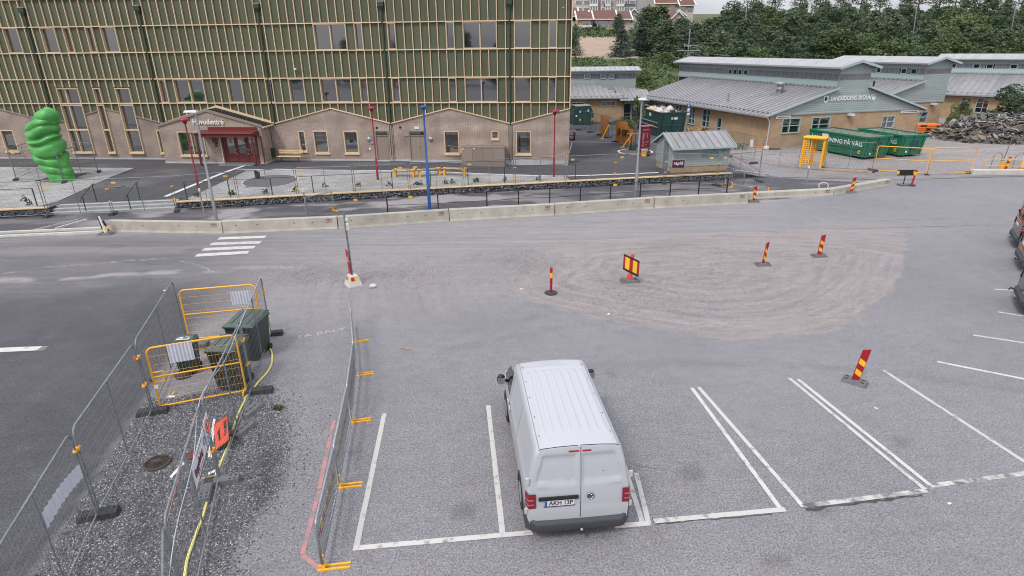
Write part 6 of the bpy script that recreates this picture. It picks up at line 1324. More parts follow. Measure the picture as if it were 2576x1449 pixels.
# white banner sign and round warning plate on the nearest right panel
pR = tl[5]; s0, zz0 = proj_on(pR, ZP(375, 700)); s1, zz1 = proj_on(pR, ZP(420, 240)); 
ws = thing('site_sign', 'white site sign with dark red lettering hung on the nearest right fence panel', 'sign', pR.location, pR.rotation_euler.z)
xa, xb = .48, 1.72; MB().bx(xa, xb, .028, .036, 1.17, 1.63).obj('plate', M['white_sign'], ws); text('lettering', 'Byggdialog', .215, M['maroon'], ws, ((xa + xb) / 2 + .14, .040, 1.39), (PI / 2, 0, PI), .86, .002, True)
MB().bx(xa + .25, xb - .4, .037, .040, 1.56, 1.575).obj('small_print', M['black'], ws); MB().bx(xa + .4, xb - .3, .037, .040, 1.22, 1.235).obj('small_print', M['black'], ws)
MB().tube([(xa + .12 + .08 * math.cos(k), .04, 1.42 + .08 * math.sin(k)) for k in np.linspace(0, 2 * PI, 16)[:-1]], .012, 4, closed=True).obj('seal', M['galv_dk'], ws)
wp = thing('warning_plate', 'small white prohibition sign with a red ring beside the white site sign', 'sign', pR.location, pR.rotation_euler.z); MB().bx(.03, .47, .05, .058, 1.20, 1.72).obj('plate', M['white_sign'], wp)
MB().tube([(.24 + .13 * math.cos(k), .062, 1.52 + .13 * math.sin(k)) for k in np.linspace(0, 2 * PI, 20)[:-1]], .014, 5, closed=True).obj('ring', M['redorange'], wp); MB().bx(.21, .27, .0585, .061, 1.44, 1.60).obj('figure', M['black'], wp)
for k in range(3): MB().bx(.08, .42, .0585, .061, 1.24 + k * .05, 1.255 + k * .05).obj('small_print', M['black'], wp)
# orange direction sign resting on the ground against the fence
oq = [gp(*ZP(522, 205)), gp(*ZP(645, 118), .35), gp(*ZP(662, 330), .35), gp(*ZP(548, 420))]
os_ = thing('pickup_sign', 'orange sign with black border, black lettering and an arrow leaning inside the fence', 'sign', (0, 0, 0)); n_ = (oq[1] - oq[0]).cross(oq[3] - oq[0]).normalized()
if n_.z < 0: n_ = -n_
MB().prism([oq[3], oq[2], oq[1], oq[0]] if ((oq[2] - oq[3]).cross(oq[1] - oq[3])).dot(n_) > 0 else oq, n_ * .012).obj('border', M['black'], os_)
cc = sum(oq, Vector()) / 4; iq = [cc + (p_ - cc) * .93 + n_ * .003 for p_ in oq]; iq = iq if (iq[1] - iq[0]).cross(iq[2] - iq[0]).dot(n_) > 0 else iq[::-1]; MB().add(iq, [(0, 1, 2, 3)]).obj('face', M['redorange'], os_)
ux = (oq[2] - oq[1]).normalized(); uy = n_.cross(ux); Rm = Matrix((ux, uy, n_)).transposed().to_4x4()
lt = text('lettering', 'HÄMTAS', .155, M['black'], os_, (0, 0, 0), (0, 0, 0), 1.0, .001, True); lt.matrix_local = Matrix.Translation(cc + uy * .14 + n_ * .006) @ Rm @ Matrix.Diagonal((1.05, 1, 1, 1))
ar = MB(); ar.add([cc + ux * a + uy * b_ + n_ * .006 for a, b_ in ((-.22, -.02), (-.22, -.04), (-.12, -.04), (-.12, -.045), (.24, -.045), (.24, -.10), (-.12, -.10), (-.12, -.16), (-.24, -.07))], [(0, 1, 2, 3, 4, 5, 6, 7, 8)]); ar.obj('arrow', M['black'], os_)
rq = [gp(*ZP(300, 455)), gp(*ZP(350, 425)), gp(*ZP(470, 450), .05), gp(*ZP(440, 490), .02), gp(*ZP(305, 495))]; MB().prism([p_ + Vector((0, 0, .03)) for p_ in rq][::-1], (0, 0, .02)).obj('red_plate', M['darkred'], label='dark red plate lying on the gravel behind the white sign', cat='plate')
for i, (q, l) in enumerate([([ZP(480, 470), ZP(515, 470), ZP(545, 155), ZP(525, 155)], 'long white plastic strip standing beside the orange sign'), ([ZP(165, 632), ZP(185, 640), ZP(290, 520), ZP(280, 505)], 'white plastic strip lying between the grate and the fence'), ([ZP(482, 600), ZP(485, 612), ZP(550, 590), ZP(545, 568)], 'small white wedge of plastic by the fence joint')]):
    P = [gp(*p_, .02) for p_ in q]; MB().prism(P, (0, 0, .018)).obj('plastic_strip', M['white'], label=l, cat='debris')
# yellow hose
hz_ = [ZP(290, 1520), ZP(310, 1350), ZP(350, 1220), ZP(400, 1080), ZP(440, 980), ZP(490, 800), ZP(540, 650), ZP(590, 530), ZP(655, 370), ZP(700, 220), ZP(745, 100), ZP(790, 10), ZN(1100, 1190), ZN(1180, 1095), ZN(1225, 1035), ZN(1300, 955), ZN(1345, 870), ZN(1350, 775), ZN(1315, 690)]
HP = [gp(*q) + Vector((0, 0, .03)) for q in hz_]
def catmull(P, k=6):
    out = []
    for i in range(len(P) - 1):
        p0, p1, p2, p3 = P[max(i - 1, 0)], P[i], P[i + 1], P[min(i + 2, len(P) - 1)]
        for j in range(k): t = j / k; out.append(.5 * ((2 * p1) + (p2 - p0) * t + (2 * p0 - 5 * p1 + 4 * p2 - p3) * t * t + (3 * p1 - p0 - 3 * p2 + p3) * t ** 3))
    return out + [P[-1]]
ho = thing('hose', 'yellow corrugated hose snaking through the gravel and hung in a loop on the fence', 'hose', (0, 0, 0)); HP += [RA_ + Vector((-.02, -.35, .12)), RA_ + Vector((.08, -.3, .6)), RA_ + Vector((.02, -.25, .92)), RA_ + Vector((-.0, -.1, .62)), RA_ + Vector((.03, -.2, .1))]
cp = catmull(HP); rad = [.028 + .003 * (i % 2) for i in range(len(cp))]; MB().tube(cp, rad, 8).obj('hose_pipe', M['hose'], ho)
# rope along the top rails
rp = [RA_ + Vector((0, 0, 2.03)), RB_ + Vector((.02, .1, 2.02)), RB_.lerp(RC_, .5) + Vector((.05, 0, 1.92)), RC_ + Vector((0, 0, 2.03)), RC_.lerp(RD, .5) + Vector((.12, 0, 1.85)), RD + Vector((.1, 0, 1.7)), RD + Vector((.3, -1, .9))]
MB().tube(catmull(rp, 5), .007, 5).obj('rope', M['white_sign'], label='thin white rope strung along the top of the right foreground fence', cat='rope')
rp = [RC_.lerp(RD, .2) + Vector((-.02, 0, 2.02)), RC_.lerp(RD, .6) + Vector((-.12, -.1, 1.6)), RD + Vector((-.05, 0, 1.75))]
MB().tube(catmull(rp, 5), .006, 5).obj('cord', mat('orange_cord', (.6, .2, .12), .7, var=0), label='thin orange cord dangling inside the nearest right fence panel', cat='cord')
# small marker in the gravel
mk = thing('survey_tag', 'small yellow stick with a white tag lying on the gravel behind the front gate', 'tag', gp(*ZN(405, 1168))); MB().bx(-.09, .09, -.04, .04, 0, .012).obj('tag', M['white'], mk); MB().tube([(0, .03, .02), (.03, .16, .08)], .015, 6).obj('stick', M['yel_ref'], mk)
# sandbag-like grey block inside corral
P = gp(*ZN(665, 700)); MB().bx(-.28, .28, -.16, .16, 0, .16).obj('block', M['rubber_gr'], label='grey ribbed block on the ground behind the small bin', cat='block').location = P
MB().lathe([(.22, 0), (.22, .10), (.001, .11)], 12).obj('rubber_disc', M['rubber'], label='black round base lying below the small bin', cat='base').location = gp(*ZN(520, 975))

# ---- wheelie bins
def bin_(label, P, rz, w, d, h, lid=True, sticker=False, cat='bin'):
    t = thing('wheelie_bin', label, cat, P, rz, 'wheelie bins in the corral'); b = MB(); k = .82
    b.add([(-w / 2 * k, -d / 2 * k, .06), (w / 2 * k, -d / 2 * k, .06), (w / 2 * k, d / 2 * k, .06), (-w / 2 * k, d / 2 * k, .06), (-w / 2, -d / 2, h - .08), (w / 2, -d / 2, h - .08), (w / 2, d / 2, h - .08), (-w / 2, d / 2, h - .08)], [(3, 2, 1, 0), (0, 1, 5, 4), (1, 2, 6, 5), (2, 3, 7, 6), (3, 0, 4, 7), (4, 5, 6, 7)])
    for s in (-1, 1):
        for q in np.linspace(-.38, .38, 5): xx = q * w; b.bar((xx * k, s * d / 2 * k, .1), (xx, s * (d / 2 + .004), h - .12), .025, .02)
    b.obj('body', M['binplastic'], t); MB().bx(-w / 2 - .03, w / 2 + .03, -d / 2 - .03, d / 2 + .03, h - .12, h - .06).obj('rim', M['binplastic'], t)
    l = MB(); l.add([(-w / 2 - .035, -d / 2 - .04, h - .06), (w / 2 + .035, -d / 2 - .04, h - .06), (w / 2 + .035, d / 2 + .03, h - .06), (-w / 2 - .035, d / 2 + .03, h - .06), (-w / 2 + .04, -d / 2 + .04, h), (w / 2 - .04, -d / 2 + .04, h), (w / 2 - .04, d / 2 - .06, h + .05), (-w / 2 + .04, d / 2 - .06, h + .05)], [(4, 5, 6, 7), (0, 1, 5, 4), (1, 2, 6, 5), (2, 3, 7, 6), (3, 0, 4, 7)])
    lo = l.obj('lid', M['binlid'], t)
    for x in (-w * .28, 0, w * .28): MB().bar((x, -d / 2 + .08, h + .012), (x, d / 2 - .12, h + .05), .03, .015).obj('lid_rib', M['binlid'], lo)
    MB().bx(-w / 2 + .02, w / 2 - .02, -d / 2 - .075, -d / 2 - .04, h - .085, h - .055).obj('lid_grip', M['binplastic'], lo)
    MB().tube([(-w / 2, d / 2 + .07, h - .02), (w / 2, d / 2 + .07, h - .02)], .022, 6).obj('handle', M['binplastic'], t)
    for s in (-1, 1):
        wl_ = MB(); wl_.tube([(s * (w / 2 - .09), d / 2 * k - .02, .1), (s * (w / 2 - .03), d / 2 * k - .02, .1)], .1, 14); wl_.obj('wheel', M['tyre'], t)
    if sticker: MB().bx(-.17, .17, -.09, .09, h + .035, h + .045).obj('label_plate', M['white'], t); MB().bx(.0, .13, -.04, .05, h + .0455, h + .048).obj('print', M['pallet_dk'], t); text('lettering', 'Mat', .10, M['blue'], t, (-.09, 0, h + .047), (0, 0, 0), 1, .0005)
    return t
def bin_px(label, c4, h, w, d, **kw):                 # c4: front-left, front-right, back-right, back-left lid corners
    P = [gp(*q, h) for q in c4]; c = sum(P, Vector()) / 4; r = ang(P[0], P[1]); return bin_(label, (c.x, c.y, 0), r, w, d, h, **kw)
bin_px('green wheelie bin with a cloudy lid right behind the front yellow gate', [ZN(752, 762), ZN(1040, 768), ZN(1048, 548), ZN(852, 556)], 1.30, .74, .80)
bin_px('largest green wheelie bin at the rear of the corral', [ZN(915, 508), ZN(1170, 515), ZN(1280, 350), ZN(1045, 342)], 1.22, .84, 1.0)
bin_px('small dark wheelie bin with a white label on its lid', [ZN(405, 668), ZN(612, 655), ZN(622, 602), ZN(440, 612)], 1.0, .52, .50, sticker=True)

# ---- row of steel crowd barriers
CBL = 2.5
def crowd_meshes(L=CBL, H=1.08, n=21):
    f = MB(); f.tube([(.03, 0, .18), (.03, 0, H - .12)] + ptsarc((.14, H - .11), .11, PI, PI / 2, 4) + ptsarc((L - .14, H - .11), .11, PI / 2, 0, 4) + [(L - .03, 0, .18)], .025, 7, closed=True)
    b = MB()
    for i in range(1, n): x = .03 + (L - .06) * i / n; b.tube([(x, 0, .18), (x, 0, H)], .0095, 4, cap=False)
    return f.mesh('frame', M['galv']), b.mesh('bars', M['galv'])
CM = crowd_meshes(); YF = MB().bx(-.02, .02, -.46, .10, .0, .03).bx(.09, .13, -.46, .10, .0, .03).bx(.03, .08, -.03, .03, 0, .30).mesh('foot', M['yellow'])
def stripe_plank(L):
    o = []; n = 9
    for i in range(n): x0 = .25 + (L - .5) * i / n; x1 = .25 + (L - .5) * (i + 1) / n; o.append(('red' if i % 2 == 0 else 'yel_ref', MB().bx(x0, x1, .023, .032, .54, .68).mesh('stripe', M['red' if i % 2 == 0 else 'yel_ref'])))
    return o
SPk = stripe_plank(CBL)
def crowd(A, B, label, stripes=True, group='steel crowd barriers in the parking row', foots=(1,), scale_h=1.0, m='yellow'):
    d = B - A; L = d.length; t = thing('crowd_barrier', label, 'crowd barrier', A, ang(A, B), group, scale=(L / CBL, 1, scale_h)); link('frame', CM[0], t); link('bars', CM[1], t, kind=None)
    if stripes:
        for k, me in SPk: link('stripe', me, t)
    for x in foots: link('foot', YF, t, loc=(.05 if x == 0 else CBL - .17, 0, 0))
    return t
CJ = [gp(887, 818), gp(891, 863), gp(898, 949), gp(884, 1067), gp(853.5, 1233), gp(812.6, 1440)]
cl_ = ['farthest of the row, seen edge on', 'second of the row from the far end', 'middle of the row', 'second nearest of the row, by the pink painted line', 'nearest of the row, cut by the lower frame edge']
for i in range(5): crowd(CJ[i + 1], CJ[i], f'striped steel crowd barrier, {cl_[i]}', i > 0, foots=(0,))
crowd(gp(*ZB(908, 655)), gp(*ZB(1075, 640)) + Vector((.2, 1.2, 0)), 'small bare steel crowd barrier on the footpath behind the third concrete barrier', False, 'bare steel crowd barriers')
crowd(gp(*ZC(2435, 330)), gp(*ZC(2435, 330)) + Vector((1.9, -1.6, 0)), 'bare steel crowd barrier at the right end of the stone wall, left one', False, 'bare steel crowd barriers', (0, 1))
crowd(gp(*ZD(100, 330)) + Vector((0, 1.4, 0)), gp(*ZD(225, 350)) + Vector((0, .6, 0)), 'bare steel crowd barrier at the right end of the stone wall, right one', False, 'bare steel crowd barriers', (0,))
# ---- lamps
def lamp_red(P, h, label, lean=0):
    t = thing('red_lamp', label, 'street lamp', P, 0, 'red plaza lamps'); MB().tube([(0, 0, 0), (0, 0, 1.35), (0, 0, 1.4), (lean * .5, 0, h - .35)], [.075, .075, .048, .04], 10).obj('pole', M['lampred'], t)
    MB().lathe([(.10, 0), (.11, .04), (.08, .05)], 10, (0, 0, 0)).obj('base_collar', M['concrete_lt'], t)
    MB().lathe([(.04, -.35), (.10, -.28), (.12, -.20), (.16, -.17)], 14, (lean * .5, 0, h)).obj('lamp_neck', M['darkred'], t); MB().lathe([(.27, -.16), (.30, -.12), (.25, -.04), (.13, .0), (.001, .02)], 18, (lean * .5, 0, h)).obj('lamp_hood', M['lampred'], t)
for q, hh, l in [((503, 490), 4.45, 'red plaza lamp left of the porch, near the steps'), ((951, 455), 4.65, 'red plaza lamp before the brown door, middle of three'), ((1393, 447), 4.35, 'red plaza lamp before the right end of the clad building')]: lamp_red(gpz(*q), hh, l)
def lamp_grey(P, h, label, arm, m='galv'):
    t = thing('lamp_post', label, 'street lamp', P, 0); MB().tube([(0, 0, 0), (0, 0, 1.75), (0, 0, 1.8), (0, 0, h - .1)], [.085, .085, .062, .05], 10).obj('pole', M[m], t); MB().tube([(0, 0, 1.74), (0, 0, 1.84)], .09, 10).obj('collar', M[m], t)
    b = MB(); x0, x1 = (-.55, .12) if arm else (-.22, .22); b.add([(x0, -.13, h - .02), (x1, -.16, h - .02), (x1, .16, h - .02), (x0, .13, h - .02), (x0 + .05, -.08, h + .07), (x1 - .03, -.1, h + .09), (x1 - .03, .1, h + .09), (x0 + .05, .08, h + .07)], [(3, 2, 1, 0), (4, 5, 6, 7), (0, 1, 5, 4), (1, 2, 6, 5), (2, 3, 7, 6), (3, 0, 4, 7)]); b.obj('lamp_head', M['white_sign'] if m != 'blue' else M['blue'], t); return t
lamp_grey(gp(545, 553), 5.6, 'grey steel lamp post before the porch, left of two', True); lamp_grey(gp(1598, 497), 5.65, 'grey steel lamp post before the shed, right of two', False)
bl_ = thing('blue_mast', 'bright blue lamp mast behind the third and fourth concrete barriers', 'street lamp', gp(1081, 527)); MB().tube([(0, 0, 0), (0, 0, 2.4), (0, 0, 2.45), (0, 0, 5.45)], [.095, .095, .06, .05], 10).obj('pole', M['blue'], bl_); MB().lathe([(.07, 5.4), (.16, 5.52), (.20, 5.56), (.20, 5.62), (.001, 5.64)], 14).obj('lamp_head', M['blue'], bl_)
# ---- white topped guide posts
for q, h, l in [(ZB(905, 655), 1.55, 'grey post with white cap beside the small crowd barrier'), (ZD(718, 360), 1.6, 'grey post with white cap behind the low concrete barriers'), (ZA(1985, 680), 1.7, 'thin grey post left of the left grey lamp post')]:
    t = thing('guide_post', l, 'post', gp(*q)); MB().tube([(0, 0, 0), (0, 0, h - .15)], .04, 8).obj('pole', M['galv'], t); MB().tube([(0, 0, h - .149), (0, 0, h)], .055, 8).obj('cap', M['white'], t)
MB().tube([gp(*ZD(872, 340)) + Vector((.30 * math.cos(k), .10 * math.sin(k), .22 + .20 * math.sin(k))) for k in np.linspace(0, 2 * PI, 18)[:-1]], .028, 6, closed=True).obj('hose_coil', M['concrete_lt'], label='pale loop of hose standing behind the low concrete barrier', cat='hose')

# ---- striped traffic markers
def base_plate(t, l=.62, w=.36, h=.09, a=0.0, round_=False):
    if round_: b = MB().lathe([(.24, 0), (.24, .045), (.20, .06), (.001, .062)], 8)
    else:
        b = MB(); b.add([(-l / 2, -w / 2, 0), (l / 2, -w / 2, 0), (l / 2, w / 2, 0), (-l / 2, w / 2, 0), (-l / 2 + .05, -w / 2 + .05, h), (l / 2 - .05, -w / 2 + .05, h), (l / 2 - .05, w / 2 - .05, h), (-l / 2 + .05, w / 2 - .05, h)], [(3, 2, 1, 0), (4, 5, 6, 7), (0, 1, 5, 4), (1, 2, 6, 5), (2, 3, 7, 6), (3, 0, 4, 7)])
    o = b.obj('base', M['rubber_gr'] if not round_ else M['rubber'], t, rz=a)
    if not round_:
        for x in (-l * .34, l * .30):
            for y in (-.08, .08): MB().bx(x - .045, x + .045, y - .03, y + .03, h, h + .004).obj('slot', M['dark'], o)
    return o
def marker(P, label, h=1.0, w=.19, face=0.0, lean=0.0, base=0.0, flip=1, cat='traffic marker'):
    t = thing('striped_marker', label, cat, P, 0, 'red and yellow striped markers'); base_plate(t, a=base)
    e = bpy.data.objects.new('board', None)
    n = 6; hh = h - .10; R = Matrix.Rotation(face, 4, 'Z') @ Matrix.Rotation(lean, 4, 'Y')
    def P2(x, z, y): v = R @ Vector((x, y, z)); return (v.x, v.y, v.z + .08)
    bd = MB(); q = [(-w / 2, 0), (w / 2, 0), (w / 2, hh), (-w / 2, hh - .05)]; bd.add([P2(x, z, .012) for x, z in q] + [P2(x, z, -.012) for x, z in q], [(0, 1, 2, 3), (7, 6, 5, 4), (0, 4, 5, 1), (1, 5, 6, 2), (2, 6, 7, 3), (3, 7, 4, 0)]); bo = bd.obj('board', M['red'], t)
    for k in range(3):
        z0 = .10 + k * .31; s = MB()
        for y in (-.0135, .0135):
            qq = [(-w / 2 + .012, z0 + (.10 if flip > 0 else 0)), (w / 2 - .012, z0 + (0 if flip > 0 else .10)), (w / 2 - .012, z0 + (0 if flip > 0 else .10) + .15), (-w / 2 + .012, z0 + (.10 if flip > 0 else 0) + .15)]
            if z0 + .25 > hh - .02: continue
            vs = [P2(x, z, y) for x, z in qq]; s.add(vs if y < 0 else vs[::-1], [(0, 1, 2, 3)])
        if s.v: s.obj('stripe', M['yel_ref'], bo)
    return t
marker(gp(1896, 508), 'striped marker at the joint of tall and low concrete barriers', .95, .17, .1, .0, .05)
marker(gp(2140, 485), 'tilted striped marker before the low angled barrier', .98, .2, .2, .12, .15, -1)
marker(gp(2060, 645), 'striped marker on the gravel patch, farthest right one', 1.0, .19, .1, .05, .1)
marker(gp(1919, 667), 'striped marker tilted right on the gravel patch, right of the chevron', 1.02, .16, .5, .13, .05)
m5 = marker(gp(2150, 962), 'nearest striped marker, on clean asphalt among the parking lines', 1.05, .20, -.15, .13, -.72, 1)
# black end-marker at left
t = thing('edge_marker', 'striped edge marker seen from behind at the left end of the concrete barriers', 'traffic marker', gp(267, 590)); base_plate(t, .7, .4); MB().bar((0, 0, .06), (-.12, .0, .95), .08, .03).obj('board', M['white'], t); MB().bar((-.10, .05, .1), (-.17, .05, .95), .14, .02).obj('backing', M['black'], t); MB().bx(-.16, -.04, .03, .08, .12, .28).obj('stripe', M['yel_ref'], t); MB().bx(.06, .16, .03, .08, .25, .42).obj('stripe', M['yel_ref'], t); MB().bar((.15, .06, .15), (-.02, .06, .7), .1, .02).obj('backing', M['black'], t)
# tube delineator
t = thing('delineator_post', 'slim red delineator post with one yellow band on a round black base', 'delineator', gp(1386, 738)); base_plate(t, round_=True)
MB().tube([(0, 0, .05), (0, 0, .98)], .05, 12).obj('tube', M['red'], t); MB().tube([(0, 0, .62), (0, 0, .82)], .053, 12).obj('band', M['yel_ref'], t); MB().lathe([(.054, .96), (.054, 1.0), (.03, 1.02), (.001, 1.02)], 12).obj('cap', M['red'], t)
# chevron board
P = gp(1584, 708); t = thing('chevron_sign', 'small red and yellow barred sign board on an orange post with a black base', 'traffic sign', P); base_plate(t, .72, .42, .09, .1)
MB().bx(-.10, .08, -.05, .05, .08, .32).obj('post_foot', M['redorange'], t); MB().bx(-.02, .11, -.03, .03, .3, 1.12).obj('post', M['redorange'], t)
a = -.98; bq = bpy.data.objects.new('x', None); W_ = .62
def cv(x, z, y=0): return (math.cos(a) * x - math.sin(a) * y, math.sin(a) * x + math.cos(a) * y - .08, z)
cols_ = ['red', 'yel_ref', 'red', 'yel_ref', 'red']; xw = [-.42, -.31, -.08, .10, .32, .41]
b = MB(); b.add([cv(x, z, y) for y in (-.01, .01) for x, z in ((-.42, .40), (.41, .34), (.41, .98), (-.42, 1.04))], [(0, 1, 2, 3), (7, 6, 5, 4), (0, 4, 5, 1), (1, 5, 6, 2), (2, 6, 7, 3), (3, 7, 4, 0)]); bo = b.obj('board', M['black'], t)
for i, c in enumerate(cols_): MB().add([cv(x, z, -.013) for x, z in ((xw[i], .46 - xw[i] * .07), (xw[i + 1], .46 - xw[i + 1] * .07), (xw[i + 1], .94 - xw[i + 1] * .07), (xw[i], .94 - xw[i] * .07))], [(0, 1, 2, 3)]).obj('stripe', M[c], bo)
# sign mast in a concrete foot
P = gp(889, 716); t = thing('sign_mast', 'leaning grey steel sign mast with edge on boards in a concrete foot', 'sign post', P, .6)
b = MB(); b.add([(-.27, -.27, 0), (.27, -.27, 0), (.27, .27, 0), (-.27, .27, 0), (-.16, -.16, .40), (.16, -.16, .40), (.16, .16, .40), (-.16, .16, .40)], [(3, 2, 1, 0), (4, 5, 6, 7), (0, 1, 5, 4), (1, 2, 6, 5), (2, 3, 7, 6), (3, 0, 4, 7)]); fo = b.obj('concrete_foot', M['concrete_lt'], t)
for s_, rz_ in ((0, 0), (1, -PI / 2)):
    R = Matrix.Rotation(rz_, 4, 'Z')
    for x0, x1, c in ((-.13, 0, 'red'), (0, .13, 'yel_ref')): MB().add([R @ Vector(v) for v in ((x0, -.218, .22), (x1, -.218, .22), (x1, -.182, .36), (x0, -.182, .36))], [(0, 1, 2, 3)]).obj('reflector', M[c], fo)
tp = (math.cos(-.6) * -.05, math.sin(-.6) * -.05); MB().tube([(0, 0, .42), (tp[0], tp[1], 2.82)], .038, 10).obj('pole', M['galv_dk'], t)
MB().bar((-.06, .05, .45), (-.10, .06, 1.42), .015, .22).obj('edge_board', M['red'], t); MB().bx(-.10, -.06, .03, .10, 1.0, 1.15).obj('stripe', M['yel_ref'], t); MB().bx(-.10, -.05, -.02, .08, .95, .99).obj('bracket', M['white'], t)
for z in (2.2, 2.35, 2.55): MB().bx(-.03, .07, -.05, .03, z, z + .1).obj('bracket', M['white'], t)
b = MB(); import bmesh
bm = bmesh.new(); bmesh.ops.create_icosphere(bm, subdivisions=2, radius=.13); 
for v in bm.verts: v.co.x *= 1.15; v.co.z *= .62; v.co += Vector((random.uniform(-1, 1), random.uniform(-1, 1), random.uniform(-1, 1))) * .008
me = bpy.data.meshes.new('rock'); bm.to_mesh(me); bm.free(); me.materials.append(M['sackwhite']); link('rock', me, loc=gp(938, 723) + Vector((0, 0, .06)), label='round pale stone lying beside the foot of the sign mast', cat='stone')
# ---- plaza furniture
t = thing('litter_bin', 'dark slant topped bollard bin beside the round gravel disc', 'litter bin', gpz(*ZB(432, 288)), scale=(.65, .65, .65)); MB().add([(-.17, -.17, 0), (.17, -.17, 0), (.17, .17, 0), (-.17, .17, 0), (-.2, -.2, .82), (.2, -.2, .6), (.2, .2, .6), (-.2, .2, .82)], [(3, 2, 1, 0), (4, 5, 6, 7), (0, 1, 5, 4), (1, 2, 6, 5), (2, 3, 7, 6), (3, 0, 4, 7)]).obj('body', M['green_dark'], t); MB().prism([(-.22, -.22, .86), (.22, -.22, .62), (.22, .22, .62), (-.22, .22, .86)], (0, 0, .03)).obj('lid', M['black'], t)
BW = [gpz(*q) for q in (ZB(1735, 262), ZB(1965, 270), ZB(2210, 248), ZB(2455, 262))]
bs = ['left', 'middle', 'right']
for i in range(3):
    A, B = BW[i], BW[i + 1]; t = thing('plaza_bench', f'long wooden bench with yellow legs on the plaza, {bs[i]} one of three', 'bench', A, ang(A, B), 'wooden benches on the plaza'); L = (B - A).length
    for k in range(4): MB().bx(.05, L - .05, -.2 + k * .11, -.2 + k * .11 + .095, .44, .49).obj('slat', M['pallet'], t)
    for x in (.2, L - .2): MB().bx(x - .055, x + .055, -.16, .16, 0, .44).obj('leg', M['yellow'], t); MB().bx(x - .09, x + .09, -.22, .24, .4905, .505).obj('end_plate', M['yellow'], t)
t = thing('wall_bench', 'wooden bench with red steel frame against the brick wall right of the porch', 'bench', fpos(-20.55, -.85, .68), YAW)
for k in range(3): MB().bx(-.95, .95, -.2 + k * .15, -.07 + k * .15, .42, .455).obj('seat_slat', M['woodcap'], t)
for k in range(2): MB().bx(-.95, .95, .30, .335, .60 + k * .15, .73 + k * .15).obj('back_slat', M['woodcap'], t)
for x in (-.7, .6): MB().tube([(x, .05, 0), (x, .05, .4)], .03, 6).obj('leg', M['darkred'], t)
for x in (-1.0, 1.0): MB().tube([(x, -.25, .42), (x, -.25, .66), (x, .3, .66), (x, .33, .85)], .022, 6).obj('armrest', M['darkred'], t)
t = thing('ash_bin', 'narrow dark green waste bin at the inner corner beside the porch', 'waste bin', fpos(-21.95, -.55, .68), YAW); MB().bx(-.14, .14, -.12, .12, .35, 1.0).obj('body', M['green_dark'], t); MB().tube([(0, 0, 0), (0, 0, .35)], .05, 6).obj('leg', M['galv'], t)
# brown technical cabinet
t = thing('service_cabinet', 'large brown four door technical cabinet before the brick wall, right part', 'cabinet', fpos(-7.62, -.95, .46), YAW); MB().bx(0, 3.1, .0, .75, 0, 1.36).obj('body', M['brown'], t); MB().bx(-.03, 3.13, -.05, .8, 1.361, 1.42).obj('top', M['brown'], t); MB().bx(.01, 3.09, -.012, -.001, .02, .38).obj('base_panel', M['brown'], t)
for i in range(4): x0 = .02 + i * .77 + (.0 if i < 2 else .02); MB().bx(x0, x0 + .755, -.03, -.001, .42, 1.34).obj('door', M['brown'], t)
for q in ((.06, 1.28), (.86, 1.3)): MB().bx(q[0], q[0] + .1, -.035, -.0305, q[1] - .04, q[1] + .04).obj('sticker', M['white'], t)
# sign plates on the fence by the shed
t = thing('fence_sign', 'small dark sign with white lettering and pink edge on the fence by the shed', 'sign', gp(*ZC(1958, 300))); MB().bx(-.42, .42, -.05, -.035, 1.02, 1.58).obj('border', mat('pink_edge', (.55, .25, .25), .5, var=0), t); MB().bx(-.39, .39, -.055, -.0505, 1.05, 1.55).obj('plate', mat('aubergine', (.05, .012, .05), .5, var=0), t); text('lettering', 'rapid', .30, M['white'], t, (0, -.06, 1.34), (PI / 2, 0, 0), 1.0, .002, True)
# ---- yellow turnstile
TQ = gpz(*ZZ(870, 1240)); TQ2 = gpz(*ZZ(1085, 1262)); t = thing('turnstile', 'full height yellow turnstile cage on a grey base plate', 'turnstile', TQ, ang(TQ, TQ2)); W_ = (TQ2 - TQ).length; Dp = 1.25; H_ = 2.1
MB().bx(-.25, W_ + .25, -.3, Dp + .2, 0, .09).obj('base_plate', M['galv'], t)
for x in (0, W_):
    for y in (0, Dp): MB().bx(x - .07, x + .07, y - .07, y + .07, .09, H_).obj('post', M['yellow'], t)
MB().bx(-.08, W_ + .08, -.08, Dp + .08, H_, H_ + .05).obj('roof', M['yellow'], t); MB().tube([(-.08, -.05, H_ + .06), (W_ + .08, -.05, H_ + .06)], .11, 10).obj('header', M['yellow'], t)
MB().tube([(W_ * .52, Dp * .5, .09), (W_ * .52, Dp * .5, H_)], .045, 8).obj('rotor_post', M['yellow'], t)
for k in range(12):
    z = .28 + k * .145
    for a in (.2, .2 + 2 * PI / 3, .2 + 4 * PI / 3): MB().tube([(W_ * .52, Dp * .5, z), (W_ * .52 + math.cos(a) * .58, Dp * .5 + math.sin(a) * .58, z)], .03, 5).obj('rotor_bar', M['yellow'], t)
    MB().tube([(-.0, -.02, z), (W_ * .16, -.06, z), (W_ * .34, .18, z), (W_ * .42, .6, z)], .024, 5).obj('guard_bar', M['yellow'], t)
for x in (.12, .24, .36): MB().tube([(x * W_, -.05 + x * .4, .1), (x * W_, -.05 + x * .4, H_)], .04, 5).obj('guard_post', M['yellow'], t)
